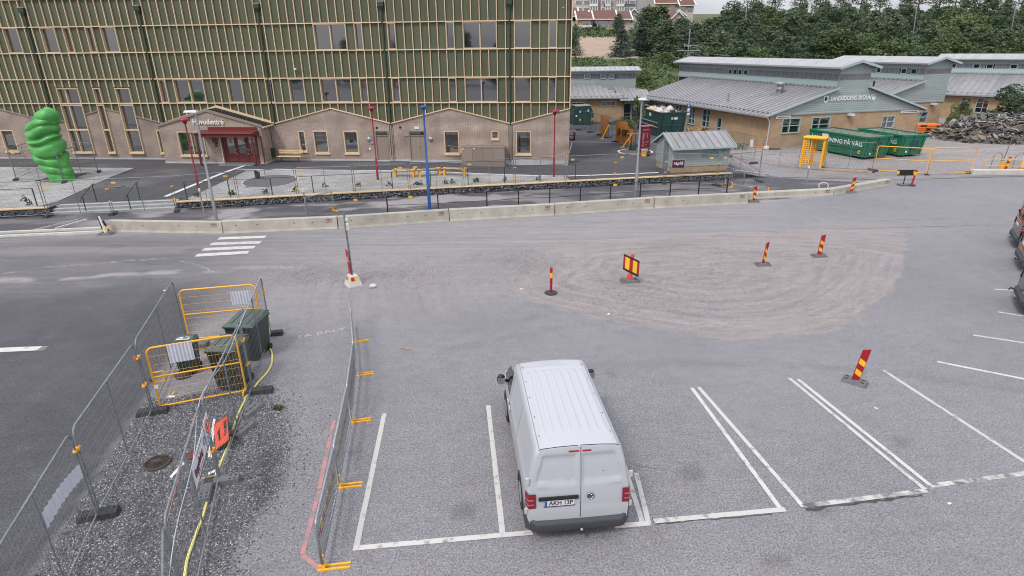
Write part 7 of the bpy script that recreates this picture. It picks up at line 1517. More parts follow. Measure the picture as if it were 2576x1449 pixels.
# ---- big yellow double gate and small yellow barrier
def ygate2(A, B, H, label):
    d = B - A; L = d.length; t = thing('yard_gate', label, 'gate', A, ang(A, B), 'yellow yard gates'); f = MB(); f.tube([(.04, 0, .08), (.04, 0, H - .15)] + ptsarc((.18, H - .14), .14, PI, PI / 2, 4) + ptsarc((L - .18, H - .14), .14, PI / 2, 0, 4) + [(L - .04, 0, .08)], .03, 7, closed=True); f.obj('frame', M['yellow'], t)
    MB().tube([(.04, 0, H * .52), (L - .04, 0, H * .52)], .022, 6).obj('mid_rail', M['yellow'], t)
    for x in (.06, L - .06): MB().bx(x - .06, x + .06, -.15, .15, 0, .06).obj('foot', M['rubber'], t)
    w = MB()
    for i in range(1, 30): x = L * i / 30; w.tube([(x, 0, .08), (x, 0, H)], .002, 3, cap=False)
    w.obj('wire_mesh', M['yellow_wire'], t); return t
GA, GB, GC = gpz(*ZR(92, 1278)), gpz(*ZR(678, 1322)), gpz(*ZR(1168, 1308)); ygate2(GA, GB, 1.75, 'yellow tubular yard gate leaf nearer the green skips'); ygate2(GB, GC, 1.82, 'yellow tubular yard gate leaf, right one before the rubble heap')
foot(GA, .4, 'rubber foot between the mesh fence and the yellow yard gate', 'rubber feet of the yard fences'); foot(GC, 1.2, 'rubber foot at the right end of the yellow yard gate', 'rubber feet of the yard fences')
A, B = gpz(*ZR(1280, 1300)), gpz(*ZR(1695, 1305)); ygate2(A, B, .95, 'low yellow barrier with a striped marker hung on it, at the right'); t = thing('hung_marker', 'orange and red striped marker plate leaning on the low yellow barrier', 'traffic marker', gpz(*ZR(1520, 1270))); MB().bar((0, -.1, .1), (.12, -.1, .95), .18, .03).obj('board', M['red'], t); MB().bar((.03, -.13, .3), (.06, -.13, .5), .17, .02).obj('stripe', M['yel_ref'], t); MB().bar((.08, -.13, .65), (.11, -.13, .85), .17, .02).obj('stripe', M['yel_ref'], t); MB().bx(-.35, -.1, -.05, .05, .1, .6).obj('lamp_battery', M['yellow'], t)
A, B = gpz(*ZR(1190, 1320)), gpz(*ZR(1739, 1325)); MB().bar(A + Vector((0, .3, .15)), B + Vector((2, .3, .15)), .5, .3).obj('concrete_beam', M['concrete_lt'], label='long flat concrete beam lying behind the low yellow barrier', cat='concrete block')
for q, l, rz in ((ZR(1420, 1250), 'left', 0), (ZR(1660, 1250), 'right', .2)): P = gpz(*q); MB().tube([(-.35, 0, 0), (-.3, 0, .9), (-.12, 0, 1.1), (.12, 0, 1.1), (.3, 0, .9), (.35, 0, 0)], .025, 6).obj('hoop', M['galv_dk'], label=f'dark bent tube bicycle hoop behind the low yellow barrier, {l} one', cat='hoop').location = P
P = gpz(*ZR(1490, 1220)); MB().tube([(0, 0, 0), (.25, 0, 2.1)], .03, 6).obj('thin_post', M['galv_dk'], label='thin leaning dark post behind the low yellow barrier', cat='post').location = P
# black arrow-less sign back
t = thing('sign_board', 'black backed sign board with yellow ends on a short post by the road', 'traffic sign', gpz(*ZR(425, 1432))); MB().bx(-.3, .3, -.2, .2, 0, .07).obj('base', M['rubber_gr'], t); MB().tube([(0, 0, .05), (0, 0, .9)], .03, 6).obj('post', M['black'], t); MB().bx(-.55, .55, -.03, .0, .62, .98).obj('board', M['ground_sign'], t)
for x in (-.58, .45): MB().bx(x, x + .14, -.036, -.031, .70, .92).obj('end_plate', M['yel_ref'], t)
t = thing('delineator_post', 'red delineator post right beside the black backed sign board', 'delineator', gpz(*ZR(515, 1436))); base_plate(t, round_=True); MB().tube([(0, 0, .05), (.12, 0, 1.0)], .055, 8).obj('tube', M['red'], t); MB().tube([(.07, 0, .65), (.1, 0, .85)], .06, 8).obj('band', M['yel_ref'], t)
# ================================================================== VEHICLES
SECT = [(.84, .24), (.92, .30), (.945, .48), (.955, .78), (.952, 1.0), (.945, 1.10), (.925, 1.20), (.885, 1.42), (.84, 1.64), (.80, 1.80), (.765, 1.88), (.715, 1.925), (.67, 1.938), (.58, 1.95), (.3, 1.972), (0, 1.98)]
def resample(P, n):
    P = np.array(P); d = np.r_[0, np.cumsum(np.hypot(*np.diff(P, axis=0).T))]; return d, P
def section(nside=34, nroof=52):
    d, P = resample(SECT, 0); k = 12; ts = np.r_[np.linspace(0, d[k], nside), np.linspace(d[k], d[-1], nroof)[1:]]; return np.stack([np.interp(ts, d, P[:, 0]), np.interp(ts, d, P[:, 1])], 1)
def ht(y, L=4.9): return float(np.interp(y, [0, .1, 3.0, 3.3, 3.55, 4.15, 4.3, 4.75, 4.86, 4.9], [1.975, 1.98, 1.975, 1.95, 1.80, 1.13, 1.08, .93, .72, .55]))
def yr(z): return float(np.interp(z, [.2, .5, .9, 1.1, 1.6, 1.98], [.03, 0, .0, .02, .09, .17]))
def vx(x, y, z): return x
def vpos(i, S, y, side):
    x, z = S[i]; h = ht(y)
    if z > 1.05 and h < 1.975: z = 1.05 + (z - 1.05) * max(.01, (h - 1.05) / .93) if h > 1.05 else min(z, h) if z < h else h
    if h <= 1.05: z = min(z, h)
    w = 1.0
    if y > 4.2: w *= 1 - .16 * ((y - 4.2) / .7) ** 2
    if y < .14: w *= 1 - .045 * (1 - y / .14) ** 2; z = z - (.02 * (1 - y / .14) ** 2 if z > 1.8 else 0)
    yy = y + yr(z) * max(0, 1 - y / 1.2)
    # roof ribs and rail channels, side pressings
    if z > 1.9 and .3 < y < 2.95:
        ax = x; e = smooth((y - .42) / .12) * smooth((2.85 - y) / .12); q = 0
        for c in (.085, .25, .415, .57): q = max(q, smooth((.045 - abs(ax - c)) / .012))
        z += .013 * q * e
    if .60 < x < .72 and z > 1.8 and .1 < y < 3.3: z -= .012 * smooth((.025 - abs(x - .665)) / .02)
    xx = x * w
    if 1.14 < S[i][1] < 1.86 and y < 3.1:
        for a, b_ in ((.30, 1.62), (1.78, 2.98)): xx -= .012 * smooth((y - a) / .05) * smooth((b_ - y) / .05) * smooth((S[i][1] - 1.16) / .04) * smooth((1.80 - S[i][1]) / .04)
    if .3 < y < 4.3: xx += .010 * math.exp(-((S[i][1] - 1.10) / .025) ** 2)
    return (side * xx, yy, z)
def van_body(paint):
    S = section(); n = len(S); ys = np.r_[[0, .012, .03, .06, .1], np.arange(.15, 3.2, .045), np.arange(3.2, 4.95, .05)]; ys[-1] = 4.9; m = MB(); full_ = [(i, -1) for i in range(n)] + [(i, 1) for i in range(n - 2, -1, -1)]; N = len(full_)
    vs = [vpos(i, S, y, s) for y in ys for i, s in full_]; m.add(vs, [(j * N + k, j * N + k + 1, (j + 1) * N + k + 1, (j + 1) * N + k) for j in range(len(ys) - 1) for k in range(N - 1)], True)
    # rear face with pressed door windows
    nc = 60; vs = []
    for i in range(n):
        a = vpos(i, S, 0, -1); b_ = vpos(i, S, 0, 1)
        for c in range(nc + 1):
            t = c / nc; x = lerp(a[0], b_[0], t); z = a[2]; y = a[1] - .012 * (1 - (2 * t - 1) ** 2) ** 1.0
            ax = abs(x); lim = .79 - .13 * smooth((z - 1.25) / .6); low = 1.235 + .03 * smooth((ax - .45) / .3)
            y += .030 * smooth((ax - .055) / .02) * smooth((lim - ax) / .03) * smooth((z - low) / .03) * smooth((1.80 - z) / .03); y -= .020 * math.exp(-((z - low + .02) / .018) ** 2) * smooth((lim - ax) / .03)
            y -= .012 * smooth((.76 - z) / .02)
            vs.append((x, y, z))
    m.add(vs, [(i * (nc + 1) + c, i * (nc + 1) + c + 1, (i + 1) * (nc + 1) + c + 1, (i + 1) * (nc + 1) + c) for i in range(n - 1) for c in range(nc)], True)
    return m
def side_x(z): return float(np.interp(z, [p[1] for p in SECT[:12]], [p[0] for p in SECT[:12]]))
def side_patch(poly_yz, s, off=.006, nx=10, nz=8):     # bilinear patch on a body side
    (a, b_, c, d) = poly_yz; m = MB()
    def fn(u, v): y = lerp(lerp(a[0], b_[0], u), lerp(d[0], c[0], u), v); z = lerp(lerp(a[1], b_[1], u), lerp(d[1], c[1], u), v); return (s * (side_x(z) + off), y + yr(z) * max(0, 1 - y / 1.2), z)
    return m.grid(fn, nx, nz)
VANB = van_body(None)
def van(label, P, rz, paint, plate, name='van', detail=True, group=None, bumper=None):
    bumper = bumper or M['bumper']; t = thing(name, label, 'van', P, rz, group); VANB.obj('body', paint, t)
    MB().bx(-.80, .80, .3, 4.7, .22, .5).obj('underbody', M['black'], t)
    for s in (-1, 1):
        side_patch([(3.22, 1.14), (4.22, 1.14), (3.75, 1.62), (3.25, 1.70)], s, .004).obj('side_window', M['glass_in'], t)
        for y in (.97, 3.97):
            w = MB(); prof = [(.001, 0), (.20, 0), (.22, -.03), (.235, 0), (.33, 0), (.345, -.03), (.345, -.20)]; nn = 24
            vs = [(s * (.955 + p_[1]), y + p_[0] * math.cos(2 * PI * k / nn), .345 + p_[0] * math.sin(2 * PI * k / nn)) for p_ in prof for k in range(nn)]; w.add(vs, [(j * nn + k, j * nn + (k + 1) % nn, (j + 1) * nn + (k + 1) % nn, (j + 1) * nn + k) for j in range(len(prof) - 1) for k in range(nn)], True); wo = w.obj('wheel', M['tyre'], t)
            MB().add([(s * .9565, y + .21 * math.cos(2 * PI * k / nn), .345 + .21 * math.sin(2 * PI * k / nn)) for k in range(nn)], [tuple(range(nn))]).obj('rim', M['galv'], wo)
            MB().tube([(s * .945, y + .39 * math.cos(a), .36 + .39 * math.sin(a)) for a in np.linspace(-.1, PI + .1, 16)], .022, 6).obj('wheel_arch', M['black'], t)
        mi = MB(); mi.grid(lambda u, v: (s * (1.07 + .10 * math.cos(2 * PI * u) * math.sin(PI * v) ** .6), 3.86 + .07 * math.sin(2 * PI * u) * math.sin(PI * v) ** .6, 1.20 + .125 * -math.cos(PI * v)), 16, 8); mo = mi.obj('mirror', M['black'], t)
        MB().bx(*sorted((s * .985, s * 1.155)), 3.785, 3.79, 1.11, 1.27).obj('mirror_glass', M['chrome'], mo); MB().bar((s * .93, 3.92, 1.12), (s * 1.03, 3.87, 1.17), .06, .05).obj('mirror_arm', M['black'], mo)
        # lights: two nested shapes following the corner
        def lt(z0, z1, x0, x1, off, nm, m_, par): 
            L_ = MB()
            def fn(u, v):
                z = lerp(z0, z1, v); k = lerp(0, 1, u); e = side_x(z) * .957
                if k < .62: x = lerp(x0, e - .006, k / .62); y = -.012 - off
                else: x = lerp(e - .006, e + .045, (k - .62) / .38); y = lerp(-.012 - off, .10 + (z - z0) * .05, (k - .62) / .38)
                if k >= .62: x += off
                return (s * x, y + yr(z) * .9, z)
            L_.grid(fn, 16, 6); return L_.obj(nm, m_, par)
        lo = lt(.80, 1.10, .785, .9, .010, 'tail_light', M['taillight'], t)
        for z0, z1 in ((.87, .90), (.965, .995)): lt(z0, z1, .825, .9, .0135, 'light_segment', M['tail_lt'], lo)
        MB().bx(*sorted((s * .905, s * .965)), .03, .07, 1.30, 1.42).obj('hinge', paint, t); MB().bx(*sorted((s * .93, s * .985)), .02, .06, .66, .76).obj('hinge', paint, t)
        if detail:
            for y in (.55, 1.15, 1.85, 2.45, 3.05): MB().lathe([(.014, 0), (.012, .006), (.001, .007)], 8, (s * .655, y, 1.934)).obj('mount_plug', M['black'], t)
            MB().tube([(s * .708, y, 1.928) for y in np.linspace(.2, 3.25, 8)], .006, 4).obj('roof_joint', M['gutter'], t)
            for y in (3.02, 1.72): side_patch([(y, .5), (y + .008, .5), (y + .008, 1.84), (y, 1.84)], s, .002, 1, 24).obj('door_gap', M['dark'], t)
            for y in (2.86, 3.16): MB().bx(*sorted((s * .955, s * .985)), y - .09, y + .09, 1.03, 1.065).obj('door_handle', M['vanwhite'] if paint == M['vanwhite'] else M['black'], t); MB().bx(*sorted((s * .95, s * .958)), y - .10, y + .10, 1.01, 1.075).obj('handle_cup', M['black'], t)
    # bumper
    b = MB()
    def bf(u, v):
        a = lerp(-1, 1, u); ax = abs(a); x = a * .955; y = -.075 + .10 * smooth((ax - .80) / .2) + .40 * smooth((ax - .93) / .07) * (1 if ax > .93 else 0); prof = [(.03, .27), (-.01, .30), (-.02, .36), (-.015, .46), (.03, .505), (.12, .53)]
        k = v * (len(prof) - 1); i = min(int(k), len(prof) - 2); f_ = k - i; dy = lerp(prof[i][0], prof[i + 1][0], f_); z = lerp(prof[i][1], prof[i + 1][1], f_)
        if ax > .72: z += .06 * smooth((ax - .80) / .12) * v
        if ax > .94: x = math.copysign(.955 + .008 - .01 * dy * 0, a); 
        return (x, y + dy * (1 if ax < .94 else .2), z)
    b.grid(bf, 80, 15); b.obj('bumper', bumper, t)
    for s in (-1, 1): MB().bar((s * .86, -.066, .315), (s * .62, -.078, .30), .012, .018).obj('reflector', M['red'], t)
    MB().tube([(.03, -.02, .30), (.03, -.14, .28), (.03, -.17, .33), (.03, -.17, .36)], .02, 6).obj('tow_bar', M['black'], t); MB().lathe([(.001, .0), (.025, .01), (.03, .03), (.02, .05), (.001, .06)], 10, (.03, -.17, .35)).obj('tow_ball', M['galv'], t)
    MB().bx(-.86, -.78, .55, .58, .12, .42).obj('mudflap', M['black'], t)
    if detail:
        g = MB()
        for z0, z1 in zip(np.linspace(.54, 1.94, 14)[:-1], np.linspace(.54, 1.94, 14)[1:]): g.add([(x, yr(z) - (.030 if z < .8 else .0185), z) for z, x in ((z0, .021), (z0, .031), (z1, .031), (z1, .021))], [(0, 1, 2, 3)])
        g.obj('door_gap', M['dark'], t)
        for s in (-1, 1): side = MB(); side.tube([(s * .72, .16, 1.918), (s * .66, .165, 1.934), (s * .4, .165, 1.955), (s * .02, .165, 1.965)], .007, 4); side.obj('door_gap', M['dark'], t)
        MB().bx(-.74, -.02, -.040, -.010, .965, 1.03).obj('grip_strip', M['black'], t)
        pl = MB().bx(-.63, -.09, -.032, -.012, .835, .955).obj('number_plate', M['white'], t); MB().bx(-.628, -.585, -.034, -.0325, .838, .952).obj('country_band', M['blue'], pl); MB().bx(-.64, -.08, -.030, -.010, .815, .834).obj('plate_holder', M['black'], pl)
        text('plate_text', plate, .125, M['black'], pl, (-.335, -.034, .895), (PI / 2, 0, 0), .90, .0006, True)
        em = MB().tube([(.20 + .062 * math.cos(a), -.03, 1.0 + .062 * math.sin(a)) for a in np.linspace(0, 2 * PI, 25)[:-1]], .009, 6, closed=True).obj('emblem', M['chrome'], t)
        MB().lathe([(.058, 0), (.001, .001)], 20).obj('emblem_disc', M['rubber'], em).matrix_local = Matrix.Translation((.20, -.022, 1.0)) @ Matrix.Rotation(PI / 2, 4, 'X')
        for pts in ([(-.030, .040), (0, -.008 + .02), (.030, .040)], [(-.048, .020), (-.020, -.045), (0, .0), (.020, -.045), (.048, .020)]): MB().tube([(.20 + x, -.033, 1.0 + z) for x, z in pts], .0055, 5).obj('emblem_letter', M['chrome'], em)
        for x0, x1 in ((-.19, -.005), (.055, .21)): MB().bx(x0, x1, yr(1.86) - .024, yr(1.86) - .0, 1.86, 1.882).obj('brake_light', M['red'], t)
        for x in (-.5, .42): MB().bx(x - .06, x + .06, yr(1.9) + .01, yr(1.9) + .05, 1.925, 1.945).obj('roof_hinge', paint, t)
        for x, z in ((-.21, 1.32), (.43, 1.45)): MB().bx(x, x + .012, yr(z) - .004, yr(z) + .0, z, z + .012).obj('dirt_spot', M['black'], t)
    return t
van('white panel van parked in a stall with its rear doors towards the camera', (1.166, 8.547, 0), .098, M['vanwhite'], 'AKH 13P')
# dark vehicles cut by the right edge of the frame
SD = (gp(2640, 806) - gp(2511, 785)).normalized(); RZ = math.atan2(-SD.x, SD.y)
def at_rear(q, back=.45): P = gp(*q, .3); P.z = 0; return P
v1 = van('black van with orange lettering cut by the right frame edge, farther of two', at_rear((2551, 598)), RZ, M['carblack'], '', detail=False, name='van')
v2 = van('black van with an orange stripe cut by the right frame edge, nearer of two', at_rear((2566, 652)), RZ, M['carblack'], '', detail=False, name='van')
for v_, z, s_ in ((v1, 1.55, 'EVM'), (v2, .72, 'BYGG')):
    text('lettering', s_, .34 if v_ is v1 else .16, M['orange'], v_, (-.15, yr(z) - .03, z), (PI / 2 - .1, 0, 0), 1.2, .002, True)
    MB().bx(-.32, .22, -.034, -.016, .98 - .1, 1.09 - .1).obj('number_plate', M['white'], v_)
MB().bx(-.6, .5, -.02, -.0, 1.12, 1.16).obj('stripe', M['orange'], v1); MB().bx(-.78, .78, yr(1.65) - .035, yr(1.6), 1.75, 1.83).obj('stripe', M['orange'], v1)
v3 = van('dark grey vehicle with a big bumper and tow bar at the right edge, nearest one', at_rear((2566, 752)), RZ, M['cargrey'], '', detail=False, name='van'); MB().tube([(-.55, -.05, .42), (-.62, -.22, .46), (-.62, -.26, .38)], .03, 6).obj('tow_hook', M['black'], v3)
for x in (-.9, -.86): MB().bx(x, x + .03, -.04, -.0, 1.2, 1.3).obj('reflector', M['red'], v3)
# ================================================================== SCULPTURE
P = gpz(*Z1(492, 1402)); wr = thing('sculpture', 'tall glossy green sculpture like a stack of swollen rings inside the fenced square', 'sculpture', P)
pxm = (fpos(0, 0, 0) - fpos(-1, 0, 0)).length
def zl(q):                                            # pixel -> local x, z in the vertical plane through the base
    d = ray(*q); t_ = P.y / d.y; return d.x * t_ - P.x, CAM_H + d.z * t_ - P.z
prof = [(1410, 412, 568), (1350, 385, 556), (1300, 345, 540), (1250, 300, 512), (1200, 265, 500), (1160, 262, 492), (1100, 234, 476), (1060, 232, 462), (1000, 226, 448), (950, 236, 442), (915, 262, 438), (890, 298, 438), (862, 312, 412), (846, 328, 388), (838, 345, 372)]
zs, cxs, hws = [], [], []
for y_, a, b_ in prof:
    (xa, z_), (xb, _) = zl(Z1(a, y_)), zl(Z1(b_, y_)); zs.append(z_); cxs.append((xa + xb) / 2); hws.append(abs(xb - xa) / 2)
zs, cxs, hws = map(np.array, (zs, cxs, hws)); Ht = zs[-1]
rings_z = [(zl(Z1(300, y_))[1], w_, a_) for y_, w_, a_ in ((1345, .10, .10), (1275, .13, .16), (1195, .11, .24), (1098, .12, .26), (1050, .10, .30), (985, .09, .16), (918, .10, .30))]
def wf(u, v):
    z = v * Ht; c = float(np.interp(z, zs, cxs)); r = float(np.interp(z, zs, hws)); a = 2 * PI * u; zz_ = z + .15 * math.sin(a * 1 + 1.2 + z) + .07 * math.sin(2 * a + z * 2)
    g = 0
    for rz_, w_, a_ in rings_z: g = max(g, a_ * math.exp(-abs((zz_ - rz_) / w_) ** 1.3))
    bulge = 1.03 - g + .05 * math.sin(3 * a + z * 3.1) + .03 * math.sin(5 * a - z * 5)
    r *= bulge * (1.05); 
    if v > .999: r = .01
    return (c + r * math.cos(a), r * .92 * math.sin(a), z)
MB().grid(wf, 72, 130).obj('body', M['worm'], wr)
hx, hz_ = zl(Z1(372, 905)); hd = MB(); hd.grid(lambda u, v: (hx + .02 + .66 * math.cos(2 * PI * u) * math.sin(PI * v) * (1 + .10 * math.sin(4 * PI * u)), -.12 + .60 * math.sin(2 * PI * u) * math.sin(PI * v), hz_ + .02 - .50 * math.cos(PI * v) + .08 * math.cos(2 * PI * u)), 32, 20); hd.obj('head', M['worm'], wr)

# ================================================================== SHED
P0 = gpz(*ZE(1250, 1290)); SH = thing('shed', 'small pale teal wooden shed with grey sheet roof and brick plinth beside the stone wall', 'shed', (10.95, 40.75, .38), math.radians(11)); W_, D_, E_ = 4.15, 2.6, 1.92
MB().bx(0, W_, 0, D_, 0, .42).obj('plinth', BRICKY, SH)
for i in range(10):
    z = .42 + i * .15
    for (x0, x1, y0, y1) in ((.0, W_, -.02 - .0, .02), (0, W_, D_ - .02, D_ + .02)): MB().add([(x0, y0 - .012, z), (x1, y0 - .012, z), (x1, y0, z + .15), (x0, y0, z + .15), (x0, y1, z), (x1, y1, z), (x1, y1, z + .15), (x0, y1, z + .15)], [(0, 1, 2, 3), (7, 6, 5, 4), (0, 4, 5, 1), (3, 2, 6, 7), (0, 3, 7, 4), (1, 5, 6, 2)]).obj('board', M['teal'], SH)
zr2 = E_ + .62
for i in range(15):
    z = .42 + i * .15; h = D_ / 2 if z + .15 < E_ else D_ / 2 * max(.02, (zr2 - z - .12) / (zr2 - E_)); ym = D_ / 2
    for s, x in ((-1, 0), (1, W_)):
        ya, yb2 = ym - h, ym + h
        segs = [(ya, yb2)] if (z > 2.0 or s > 0) else [(ya, .55), (1.5, yb2)]
        for a, b_ in segs:
            if b_ > a: MB().bx(*sorted((x, x + s * .035)), a, b_, z, z + .145).obj('board', M['teal'], SH)
MB().bx(-.02, .02, .56, 1.49, .08, 2.0).obj('door', M['greywood'], SH); MB().bx(-.05, -.021, .52, 1.54, 2.0, 2.06).obj('door_trim', M['tealtrim'], SH)
for y in (.50, 1.49): MB().bx(-.05, -.0, y, y + .05, .08, 2.0).obj('door_trim', M['tealtrim'], SH)
for x in (-.04, W_ - .05): MB().bx(x, x + .09, -.05, -.015, .42, E_).obj('corner_board', M['tealtrim'], SH)
MB().bx(.05, W_ - .05, .05, D_ - .05, .42, E_).obj('inner_core', M['dark'], SH)
for s in (-1, 1):
    for i in range(9):
        x0 = -.2 + i * (W_ + .4) / 9; x1 = x0 + (W_ + .4) / 9 - .03; ye = D_ / 2 + s * (D_ / 2 + .45); ze_ = E_ - .45 * (zr2 - E_) / (D_ / 2); q = [(x0, ye, ze_ + .02), (x1, ye, ze_ + .02), (x1, D_ / 2, zr2 + .02), (x0, D_ / 2, zr2 + .02)]
        m_ = MB(); m_.prism(q if s < 0 else q[::-1], (0, 0, .04) if s < 0 else (0, 0, .04)); m_.bar((x1 + .015, ye, ze_ + .04), (x1 + .015, D_ / 2, zr2 + .04), .025, .05); m_.obj('roof_sheet', M['roof'], SH)
    MB().bx(-.22, W_ + .22, *sorted((ye, ye + s * .05)), ze_ - .09, ze_ + .03).obj('eaves_board', M['tealtrim'], SH)
    for x in (-.25, W_ + .20): MB().prism([(x, ye, ze_ - .1), (x, D_ / 2, zr2 - .1), (x, D_ / 2, zr2 + .05), (x, ye, ze_ + .05)][::(-1 if s < 0 else 1)], (-.05, 0, 0)).obj('barge_board', M['tealtrim'], SH)
gfs = mat('faded_paint_patch', (.17, .21, .20), .9, col2=(.29, .385, .37), scale=5, thresh=(.42, .55)); MB().bx(2.1, 3.3, -.0345, -.0335, .95, 1.35).obj('worn_patch', gfs, SH); MB().bx(2.9, 3.9, -.0345, -.0335, 1.35, 1.8).obj('worn_patch', gfs, SH)
# ================================================================== SKIPS
def skip(label, A, B, Wd, H, lab=None, m='skip', ribs=True, z0=.14, group='green roll off skips'):
    """A-B is the bottom of the long side facing the camera"""
    d = B - A; L = d.length; t = thing('skip_container', label, 'skip', A, ang(A, B), group); fl = .22
    def bottom(x): return z0
    sh = MB(); sl = .18
    o = [(0, 0, z0), (L, 0, z0), (L, Wd, z0), (0, Wd, z0)]; tp = [(-sl, -.12, H), (L + sl, -.12, H), (L + sl, Wd + .12, H), (-sl, Wd + .12, H)]; i_ = [(.08, .08, z0 + .1), (L - .08, .08, z0 + .1), (L - .08, Wd - .08, z0 + .1), (.08, Wd - .08, z0 + .1)]; ti = [(-sl + .1, -.02, H), (L + sl - .1, -.02, H), (L + sl - .1, Wd + .02, H), (-sl + .1, Wd + .02, H)]
    sh.add(o + tp, [(0, 1, 5, 4), (1, 2, 6, 5), (2, 3, 7, 6), (3, 0, 4, 7), (3, 2, 1, 0)]); sh.obj('shell', M[m], t)
    MB().add(i_ + ti, [(4, 5, 1, 0), (5, 6, 2, 1), (6, 7, 3, 2), (7, 4, 0, 3), (0, 1, 2, 3)]).obj('lining', M['skip_in'], t)
    r = MB()
    for a, b_ in ((0, 1), (1, 2), (2, 3), (3, 0)): r.bar(Vector(tp[a]) + Vector((0, 0, .02)), Vector(tp[b_]) + Vector((0, 0, .02)), .12, .12)
    r.obj('rim', M[m], t)
    for x in np.linspace(.05, L - .05, 2) if not ribs else [.04, L - .04]: MB().bar((x, -.02, z0), (x + (sl if x > 1 else -sl), -.14, H), .10, .08).obj('rib', M[m], t)
    for y in (.15, Wd * .5, Wd - .15): MB().bar((L + .03, y, z0), (L + sl + .03, y, H), .08, .08).obj('rib', M[m], t)
    MB().bx(L + .06, L + .12, .2, Wd - .2, z0 + (H - z0) * .45, z0 + (H - z0) * .53).obj('crossbar', M[m], t)
    for y in (Wd * .25, Wd * .72): MB().bx(.1, L - .1, y - .08, y + .08, 0, z0).obj('skid', M['black'], t)
    return t, L, H, Wd
def side_y(z, H, z0=.14): return -.12 * (z - z0) / (H - z0)
# first green skip: end nearest camera at B
A1, B1 = gpz(*ZZ(975, 1045)), gpz(*ZZ(1548, 1160)); t1, L1, H1, W1 = skip('green open skip with white lettering, directly behind the yellow turnstile', A1, B1, 2.3, 1.62)
text('lettering', 'ÅTERVINNING PÅ VÄG', .46, M['white'], t1, (L1 * .48, side_y(1.08, H1) - .025, 1.06), (PI / 2 + .08, 0, 0), 1.08, .004, True)
MB().bx(L1 * .28, L1 * .93, -.13, -.06, .72, .80).obj('side_ledge', M['skip'], t1); MB().bx(L1 * .22, L1 * .34, -.14, -.11, 1.28, 1.5).obj('notice', M['white'], t1)
A2, B2 = gpz(*ZR(-70, 1040)), gpz(*ZR(372, 1132)); t2, L2, H2, W2 = skip('green open skip with white lettering, behind and right of the first one', A2, B2, 2.0, 1.62)
text('lettering', 'VÄG', .46, M['white'], t2, (L2 * .80, side_y(1.08, H2) - .025, 1.08), (PI / 2 + .08, 0, 0), 1.08, .004, True)
for t_, L_2 in ((t1, L1), (t2, L2)):
    for zz2, c in ((.42, 'yel_ref'), (.50, 'red'), (.58, 'yel_ref')): MB().bx(L_2 - .52, L_2 - .30, -.075, -.055, zz2 - .04, zz2 + .04).obj('reflector', M[c], t_)
    MB().lathe([(.09, 0), (.001, .01)], 12).obj('white_disc', M['white'], t_).matrix_local = Matrix.Translation((L_2 + .1, .5, .4)) @ Matrix.Rotation(PI / 2, 4, 'Y')
    MB().bx(L_2 + .05, L_2 + .14, .75, 1.5, .62, 1.25).obj('end_hatch', M['dkgreen'], t_)
# crumbly load in both skips
for t_, L_2, sd_ in ((t1, L1, 5), (t2, L2, 6)):
    r = np.random.default_rng(sd_); n = 260; pos = np.stack([r.uniform(.2, L_2 - .2, n), r.uniform(.2, 2.1, n), .45 + r.uniform(0, .35, n)], 1); rocks('load', pos, r.uniform(.06, .16, n), M['skip_in'], t_, sd_, kind='stuff')
# dark high container full of rubbish
A3, B3 = gpz(*ZE(885, 850)), gpz(*ZE(1078, 912)); dn = (B3 - A3).normalized(); t3, L3, H3, W3 = skip('high dark green container heaped with rubbish before the row of school windows', A3 - dn * 1.2, B3, 2.35, 2.35, m='dkgreen', group=None)
for z in (.95, 1.35): MB().bx(.2, L3 - .3, -.16, -.08, z, z + .07).obj('side_ledge', M['gutter'], t3)
for x, z in ((L3 * .55, 1.85), ): MB().bx(x, x + .5, -.125, -.10, z, z + .3).obj('notice', M['white'], t3)
MB().bx(L3 + .14, L3 + .17, 1.0, 1.6, 1.75, 1.95).obj('notice', M['white'], t3)
rr = random.Random(4); cols = ['white', 'woodcap', 'pallet', 'black', 'corr', 'white', 'concrete_lt']
for i in range(26):
    c = cols[rr.randrange(len(cols))]; x, y = rr.uniform(.4, L3 - .3), rr.uniform(.4, 1.9); o = MB().box((0, 0, 0), (rr.uniform(.3, 1.0), rr.uniform(.2, .6), rr.uniform(.08, .35)), rr.uniform(0, 3), rr.uniform(-.5, .5), rr.uniform(-.5, .5)).obj('rubbish', M[c], t3); o.location = (x, y, 2.15 + rr.uniform(0, .35))
# compactor
PC = gpz(*ZE(200, 780)); tcp = thing('compactor', 'dark green hexagonal waste compactor by the yellow brick school wing', 'compactor', PC, math.radians(8)); hx_ = [(-.55, .05), (-.62, 1.15), (-.25, 2.0), (1.35, 2.05), (1.75, 1.2), (1.62, .05)]
MB().prism([(x, 0, z) for x, z in hx_][::-1], (0, -2.2, 0)).obj('body', M['dkgreen'], tcp); MB().prism([(-.35, -.02, 2.01), (1.45, -.02, 2.06), (1.45, 2.2, 2.06), (-.35, 2.2, 2.01)], (0, 0, -.06)).obj('lid', M['roof'], tcp)
for x0, x1, z in ((-.5, .3, 1.2), (.4, 1.2, 1.25)): MB().bx(x0, x1, -.03, -.001, z, z + .5).obj('hatch', M['dkgreen'], tcp)
for x, z, c in ((.1, .45, 'yel_ref'), (1.45, .5, 'yel_ref'), (.05, 1.35, 'white'), (1.0, 1.45, 'white'), (-.35, .9, 'white')): MB().bx(x, x + .18, -.035, -.031, z, z + .22).obj('sticker', M[c], tcp)
MB().box((0, 0, 0), (2.2, .5, .1), .1, .25).obj('red_drawbar', M['lampred'], label='red steel drawbar lying left of the compactor', cat='drawbar').location = gpz(*ZE(125, 745)) + Vector((0, 0, .35))
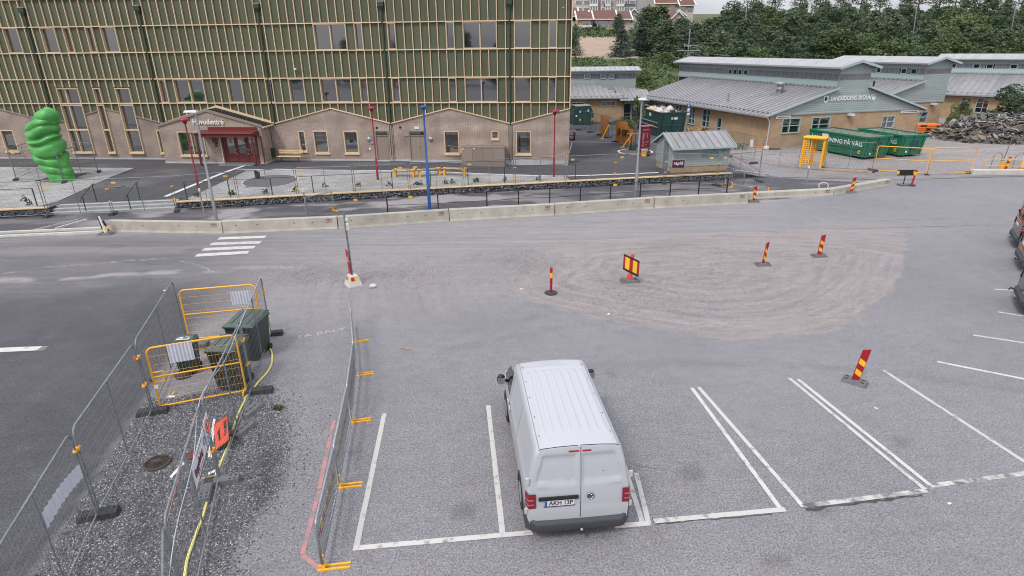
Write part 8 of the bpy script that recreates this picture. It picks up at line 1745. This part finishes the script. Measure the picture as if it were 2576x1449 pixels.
# totem sign
PT = gpz(*ZE(868, 1118)); TT = gpz(*ZE(940, 1108)); tt = thing('totem_sign', 'tall maroon information board on two legs beside the white ring', 'sign', PT, ang(PT, TT) * .6); wT = .78
for x in (.0, wT): MB().bx(x - .035, x + .035, -.03, .03, 0, 2.25).obj('leg', M['maroon'], tt)
MB().bx(.036, wT - .036, -.03, .03, .62, 2.12).obj('board', M['maroon'], tt); MB().bx(-.1, wT + .18, -.12, .12, 2.25, 2.33).obj('cap', mat('pink_cap', (.50, .16, .18), .5, var=.05), tt)
MB().bx(.15, .65, -.036, -.0305, 1.96, 2.04).obj('heading', M['tail_lt'], tt)
for (x, z, w, h) in ((.1, 1.2, .14, .55), (.28, 1.45, .05, .3), (.5, 1.35, .06, .4), (.1, .98, .2, .14), (.45, 1.02, .2, .10), (.1, .70, .14, .2), (.30, .84, .25, .04), (.08, 1.98, .06, .07)): MB().bx(x, x + w, -.0355, -.0305, z, z + h).obj('map_shape', M['tail_lt'], tt)
cb2 = thing('yellow_crate', 'small yellow brown crate standing under the maroon board', 'crate', PT + Vector((.25, -.15, 0))); MB().bx(-.2, .2, -.1, .1, 0, .5).obj('body', M['pallet'], cb2); MB().bx(-.16, .16, -.11, -.101, .05, .3).obj('panel', M['yel_ref'], cb2); MB().tube([(.35, -.05, .2), (.35, .05, .2)], .18, 14).obj('tyre', M['tyre'], cb2)
# parking sign by the container
PS = gpz(*ZE(1370, 880)); tp_ = thing('parking_sign', 'narrow blue and white parking sign before the school windows', 'sign', PS); MB().tube([(0, 0, 0), (0, 0, 2.9)], .035, 6).obj('pole', M['galv'], tp_); MB().bx(-.17, .17, -.06, -.04, 2.1, 2.95).obj('plate', M['blue'], tp_); text('lettering', 'P', .3, M['white'], tp_, (0, -.065, 2.75), (PI / 2, 0, 0), 1, .002, True); MB().bx(-.17, .17, -.06, -.04, 1.85, 2.08).obj('plate', M['white'], tp_); MB().bx(-.11, .11, -.0645, -.0605, 2.2, 2.5).obj('symbol', M['white'], tp_)
# pallets and timber heaps by the wall
def pallet(P, rz, rx, label, m='pallet'):
    t = thing('pallet', label, 'pallet', P, 0, 'loose pallets by the school wall', rot=(rx, 0, rz))
    for k in range(5): MB().bx(-.6, .6, -.4 + k * .165, -.4 + k * .165 + .12, .12, .145).obj('slat', M[m], t)
    for y in (-.38, 0, .36): MB().bx(-.6, .6, y - .04, y + .04, 0, .12).obj('runner', M[m], t)
Pp = gpz(*ZE(1255, 890)); pallet(Pp + Vector((0, 0, .45)), .3, PI / 2 - .1, 'pallet standing upright against the high dark container', 'pallet')
for i, q in enumerate([ZE(1440, 860), ZE(1500, 870), ZE(1560, 880), ZE(1600, 870)]): pallet(gpz(*q) + Vector((0, 0, .15 + .1 * i % .3)), i * .8, .25 + .35 * i, f'pallet in the heap by the school wall, {ORD[i]} from the left', 'pallet')
tm = thing('timber_heap', 'loose heap of boards leaning together before the school door', 'timber heap', gpz(*ZE(1520, 890))); rr = random.Random(8)
for i in range(16): x = -1.6 + i * .2; MB().bar((x, rr.uniform(-.4, .4), .05), (x + rr.uniform(-.8, .8), rr.uniform(-.4, .4), rr.uniform(.3, .95)), .09, .035).obj('board', M['pallet'], tm)
tm = thing('debris_heap', 'heap of white panels and dark planks at the wall behind the shed', 'debris heap', gpz(*ZE(1850, 930)))
for i in range(14): x = -1.2 + i * .22; MB().bar((x, rr.uniform(-.5, .5), .08 + .04 * (i % 4)), (x + rr.uniform(.4, 1.3), rr.uniform(-.5, .5), rr.uniform(.1, .9)), rr.uniform(.1, .4), .05).obj('plank', M[['pallet_dk', 'pallet', 'white', 'concrete_lt'][i % 4]], tm)
MB().bx(-.5, .5, -.05, .05, 0, 1.1).obj('leaning_sheet', M['corr'], label='tall pale panel leaning by the grey school door', cat='panel').location = gpz(*ZE(1712, 868))
MB().box((0, 0, .3), (.28, .05, .62), .2, -.2).obj('white_board', M['white'], label='small white board leaning on the yellow brick wall corner', cat='board').location = gpz(*ZZ(340, 1015))
MB().lathe([(.001, .32), (.2, .28), (.26, .12), (.2, 0)], 10).obj('white_sack', M['sackwhite'], label='whitish sack lying at the foot of the corner downpipe', cat='sack').location = gpz(*ZZ(500, 1045))
MB().tube([(-.5, 0, .06), (.7, -.1, .06)], .06, 6).obj('black_pipe', M['rubber'], label='short black pipe on the ground right of the white sack', cat='pipe').location = gpz(*ZZ(560, 1045))
MB().tube([(-.6, 0, .04), (.6, .1, .04)], .04, 6).obj('orange_pole', M['orange'], label='thin orange pole on the ground left of the white sack', cat='pole').location = gpz(*ZZ(400, 1025))
rb = thing('picnic_table', 'small red table with bench at the corner of the clad building', 'picnic table', gpz(*ZE(118, 935)));
MB().bx(-.45, .45, -.4, .4, .70, .75).obj('top', M['lampred'], rb); MB().bx(-.45, .45, -.8, -.55, .42, .46).obj('seat', M['lampred'], rb)
for x in (-.3, .3): MB().bx(x - .03, x + .03, -.7, .35, 0, .70).obj('leg', M['darkred'], rb)
# orange stacked ramps
PO = gpz(*ZR(560, 880)); to = thing('ramp_stack', 'stack of orange plastic ramps with black markings beside the pavilion corner', 'ramp stack', PO, math.radians(-3))
for i in range(5): z = i * .19; MB().prism([(-.05 + .02 * i, 0, z), (2.3 + .04 * i, 0, z), (2.55, 0, z + .10), (2.3, 0, z + .16), (-.1, 0, z + .16)][::1], (0, -1.3, 0)).obj('ramp', M['orange'], to)
MB().bx(.3, .9, -.02, -.001, .72, .86).obj('marking', M['black'], to); MB().bx(.9, 1.3, -.02, -.001, .35, .55).obj('marking', M['black'], to); MB().bx(.8, 1.5, -.02, -.001, .1, .25).obj('marking', M['black'], to)
# loading bench
MB().bx(0, 3.4, 0, .5, .0, .75).obj('low_wall_grille', M['dark'], label='dark slatted opening low in the wall behind the rubble heap', cat='grille').location = (47.2, 66.2, .2)
# ================================================================== RUBBLE HEAP (individual slabs in view)
RBC = Vector((45.3, 56.6, 0)); rh = thing('rubble_heap', 'big heap of broken asphalt slabs, concrete and timber before the rightmost pavilion', 'rubble heap', RBC)
def heap_h(x, y): return 2.3 * max(0, 1 - ((x / 6.2) ** 2 + (y / 4.2) ** 2)) ** .75
hm = MB(); hm.grid(lambda u, v: (lerp(-7, 7, u), lerp(-5, 5, v), .9 * heap_h(lerp(-7, 7, u), lerp(-5, 5, v)) - .05 + .1 * random.random()), 40, 30, False); hm.obj('earth_core', mat('rubble_earth', (.12, .105, .09), .95, var=.4, scale=3), rh)
SLM = []
for s in range(6):
    r = random.Random(s + 40); k = r.randint(4, 6); pts = [(math.cos(2 * PI * i / k + r.uniform(-.3, .3)) * r.uniform(.6, 1), math.sin(2 * PI * i / k + r.uniform(-.3, .3)) * r.uniform(.4, .9), .12) for i in range(k)]; SLM.append(MB().prism(pts, (0, 0, .24)))
mats_ = [mat('slab_dark', (.045, .045, .048), .95, var=.3), mat('slab_mid', (.15, .145, .14), .95, var=.3), mat('slab_pale', (.33, .31, .28), .95, var=.2), mat('slab_brown', (.22, .165, .12), .95, var=.3)]
SLMM = [[b.mesh('slab', m_) for m_ in mats_] for b in SLM]
rr = random.Random(12)
for i in range(300):
    while True:
        x, y = rr.uniform(-6.3, 6.3), rr.uniform(-4.3, 2.5)
        if heap_h(x, y) > .02: break
    low = heap_h(x, y) < .9 and x < 1; w = rr.random(); mi_ = (3 if w < .35 else 2 if w < .6 else 1 if w < .8 else 0) if low else (0 if w < .42 else 1 if w < .82 else 2)
    s = rr.uniform(.18, .50); o = link('slab', SLMM[rr.randrange(6)][mi_], rh, loc=(x, y, heap_h(x, y) * .97 + rr.uniform(0, .2)), rot=(rr.uniform(-.8, .8), rr.uniform(-.8, .8), rr.uniform(0, 6))); o.scale = (s, s, s * .8)
for i in range(34):
    x, y = rr.uniform(-6, 5.5), rr.uniform(-4.6, -1); z = heap_h(x, y) + .12; a = rr.uniform(0, 3); l = rr.uniform(.5, 1.6); MB().bar((x, y, z), (x + l * math.cos(a), y + l * math.sin(a), z + rr.uniform(-.1, .35)), rr.uniform(.06, .2), .05).obj('timber', M['rubwood'] if i % 3 else M['concrete_lt'], rh)
n = 2600; r = np.random.default_rng(77); px_ = r.uniform(-6.6, 6.6, n); py_ = r.uniform(-4.9, 3, n); hh = np.array([heap_h(a, b_) for a, b_ in zip(px_, py_)]); k = (hh > .0) | (r.random(n) < .18); rocks('rubble_crumbs', np.stack([px_, py_, hh + .05], 1)[k], r.uniform(.04, .14, k.sum()), tone_mat('crumb', [(0, (.04, .04, .04)), (.6, (.17, .15, .13)), (1, (.42, .39, .35))]), rh, 3, kind='stuff')
weed((43.2, 53.3, .12), 1.4, .35, 'low yellow green weeds along the front foot of the rubble heap')
bx_ = thing('service_unit', 'dark grey cabinet half hidden behind the rubble heap at the frame edge', 'cabinet', (50.2, 57.8, .2), .2); MB().bx(-.8, 1.4, -.8, .8, 0, 2.5).obj('body', M['rubber_gr'], bx_); MB().bx(-.83, 1.43, -.83, .83, 2.5, 2.58).obj('top', M['roof_lt'], bx_)
pb_ = thing('portable_unit', 'pale box on an orange base cut by the right frame edge at the yard gate', 'cabinet', gpz(*ZR(1732, 1300))); MB().bx(-.1, .6, -.3, .3, .35, 1.9).obj('body', M['white_sign'], pb_); MB().bx(-.12, .62, -.32, .32, 0, .35).obj('base', M['orange'], pb_); MB().bx(.0, .3, -.31, -.301, 1.1, 1.4).obj('panel', M['black'], pb_)
# ================================================================== LOOSE GRAVEL
GP = GRAVEL; x0, x1, y0, y1 = GP[:, 0].min(), GP[:, 0].max(), max(2.6, GP[:, 1].min()), GP[:, 1].max(); r = np.random.default_rng(5); n = 110000
X = r.uniform(x0 - .8, x1 + 1.5, n); Y = r.uniform(y0, y1 + .6, n); D_ = sdist(X, Y, GP); left_side = X < np.interp(Y, [3, 8, 12.6], [-9.2, -9.4, -9.2])
soft = np.where(D_ < 0, 1.0, np.exp(-np.maximum(D_, 0) / .26) * .5); soft = np.where((D_ > 0) & (X < -8.2), 0, soft); k = r.random(n) < soft
LOWV = np.array([(1, 0, 0), (-.5, .87, 0), (-.5, -.87, 0), (0, 0, .8), (.1, 0, -.3)], float); LOWF = np.array([(0, 1, 3), (1, 2, 3), (2, 0, 3), (1, 0, 4)])
GRM = tone_mat('gravel_stone', [(0, (.035, .036, .041)), (.42, (.105, .107, .116)), (.8, (.24, .24, .252)), (1, (.56, .56, .56))])
rocks('gravel', np.stack([X, Y, np.full(n, .006)], 1)[k], r.uniform(.010, .025, k.sum()), GRM, None, 9, low=(LOWV, LOWF), kind='stuff', label='dark grey loose gravel strip between the foreground fences', cat='gravel')
# coarse grit strewn on the lanes
n = 26000; U = [(1800, 700, 480, 130), (1600, 760, 420, 70), (1950, 640, 400, 60), (1080, 690, 260, 60), (1300, 660, 120, 40), (900, 690, 250, 30), (1750, 700, 420, 110), (1700, 740, 500, 90), (750, 690, 140, 40)]; pts = []
for (u, v, du, dv) in U:
    for _ in range(n // len(U)):
        P = gp(u + random.gauss(0, du * .5), v + random.gauss(0, dv * .5)); pts.append((P.x, P.y, .004))
pts = np.array(pts); rocks('grit', pts, r.uniform(.008, .024, len(pts)), tone_mat('grit_stone', [(0, (.07, .068, .07)), (.5, (.19, .175, .17)), (1, (.42, .39, .37))]), None, 10, low=(LOWV, LOWF), kind='stuff', label='dark grit scattered on the road around the sign mast and gravel patch', cat='grit')
for i, (u, v, s, l) in enumerate([(1312, 728, .05, 'near the delineator post'), (1531, 791, .05, 'at the near edge of the gravel patch'), (2203, 1028, .035, 'in the parking bay below the nearest marker'), (415, 731, .05, 'left of the corral'), (1015, 878, .0, ''), (2997 / 1.4907, 1888 / 1.4907, .03, 'in front of the right parking bays'), (3560 / 1.4907, 1890 / 1.4907, .03, 'right of the other front of the parking bays')]):
    if s: P = gp(u, v); MB().box((0, 0, .012), (s * 2.2, s * 1.4, .02), i * 1.1).obj('scrap', M['white'] if i != 2 else M['concrete_lt'], label=f'tiny pale scrap lying on the asphalt {l}', cat='litter').location = P
a_, b_ = gp(1007, 876), gp(1037, 881); MB().bar(a_ + Vector((0, 0, .02)), b_ + Vector((0, 0, .02)), .03, .02).obj('stick', M['pallet'], label='thin pale stick lying on the asphalt right of the crowd barriers', cat='stick')
P = gp(700, 1028); weed((P.x, P.y, 0), .12, .05, 'tiny tuft of green weed at the right edge of the gravel', n=60)
P = gp(410, 1167)
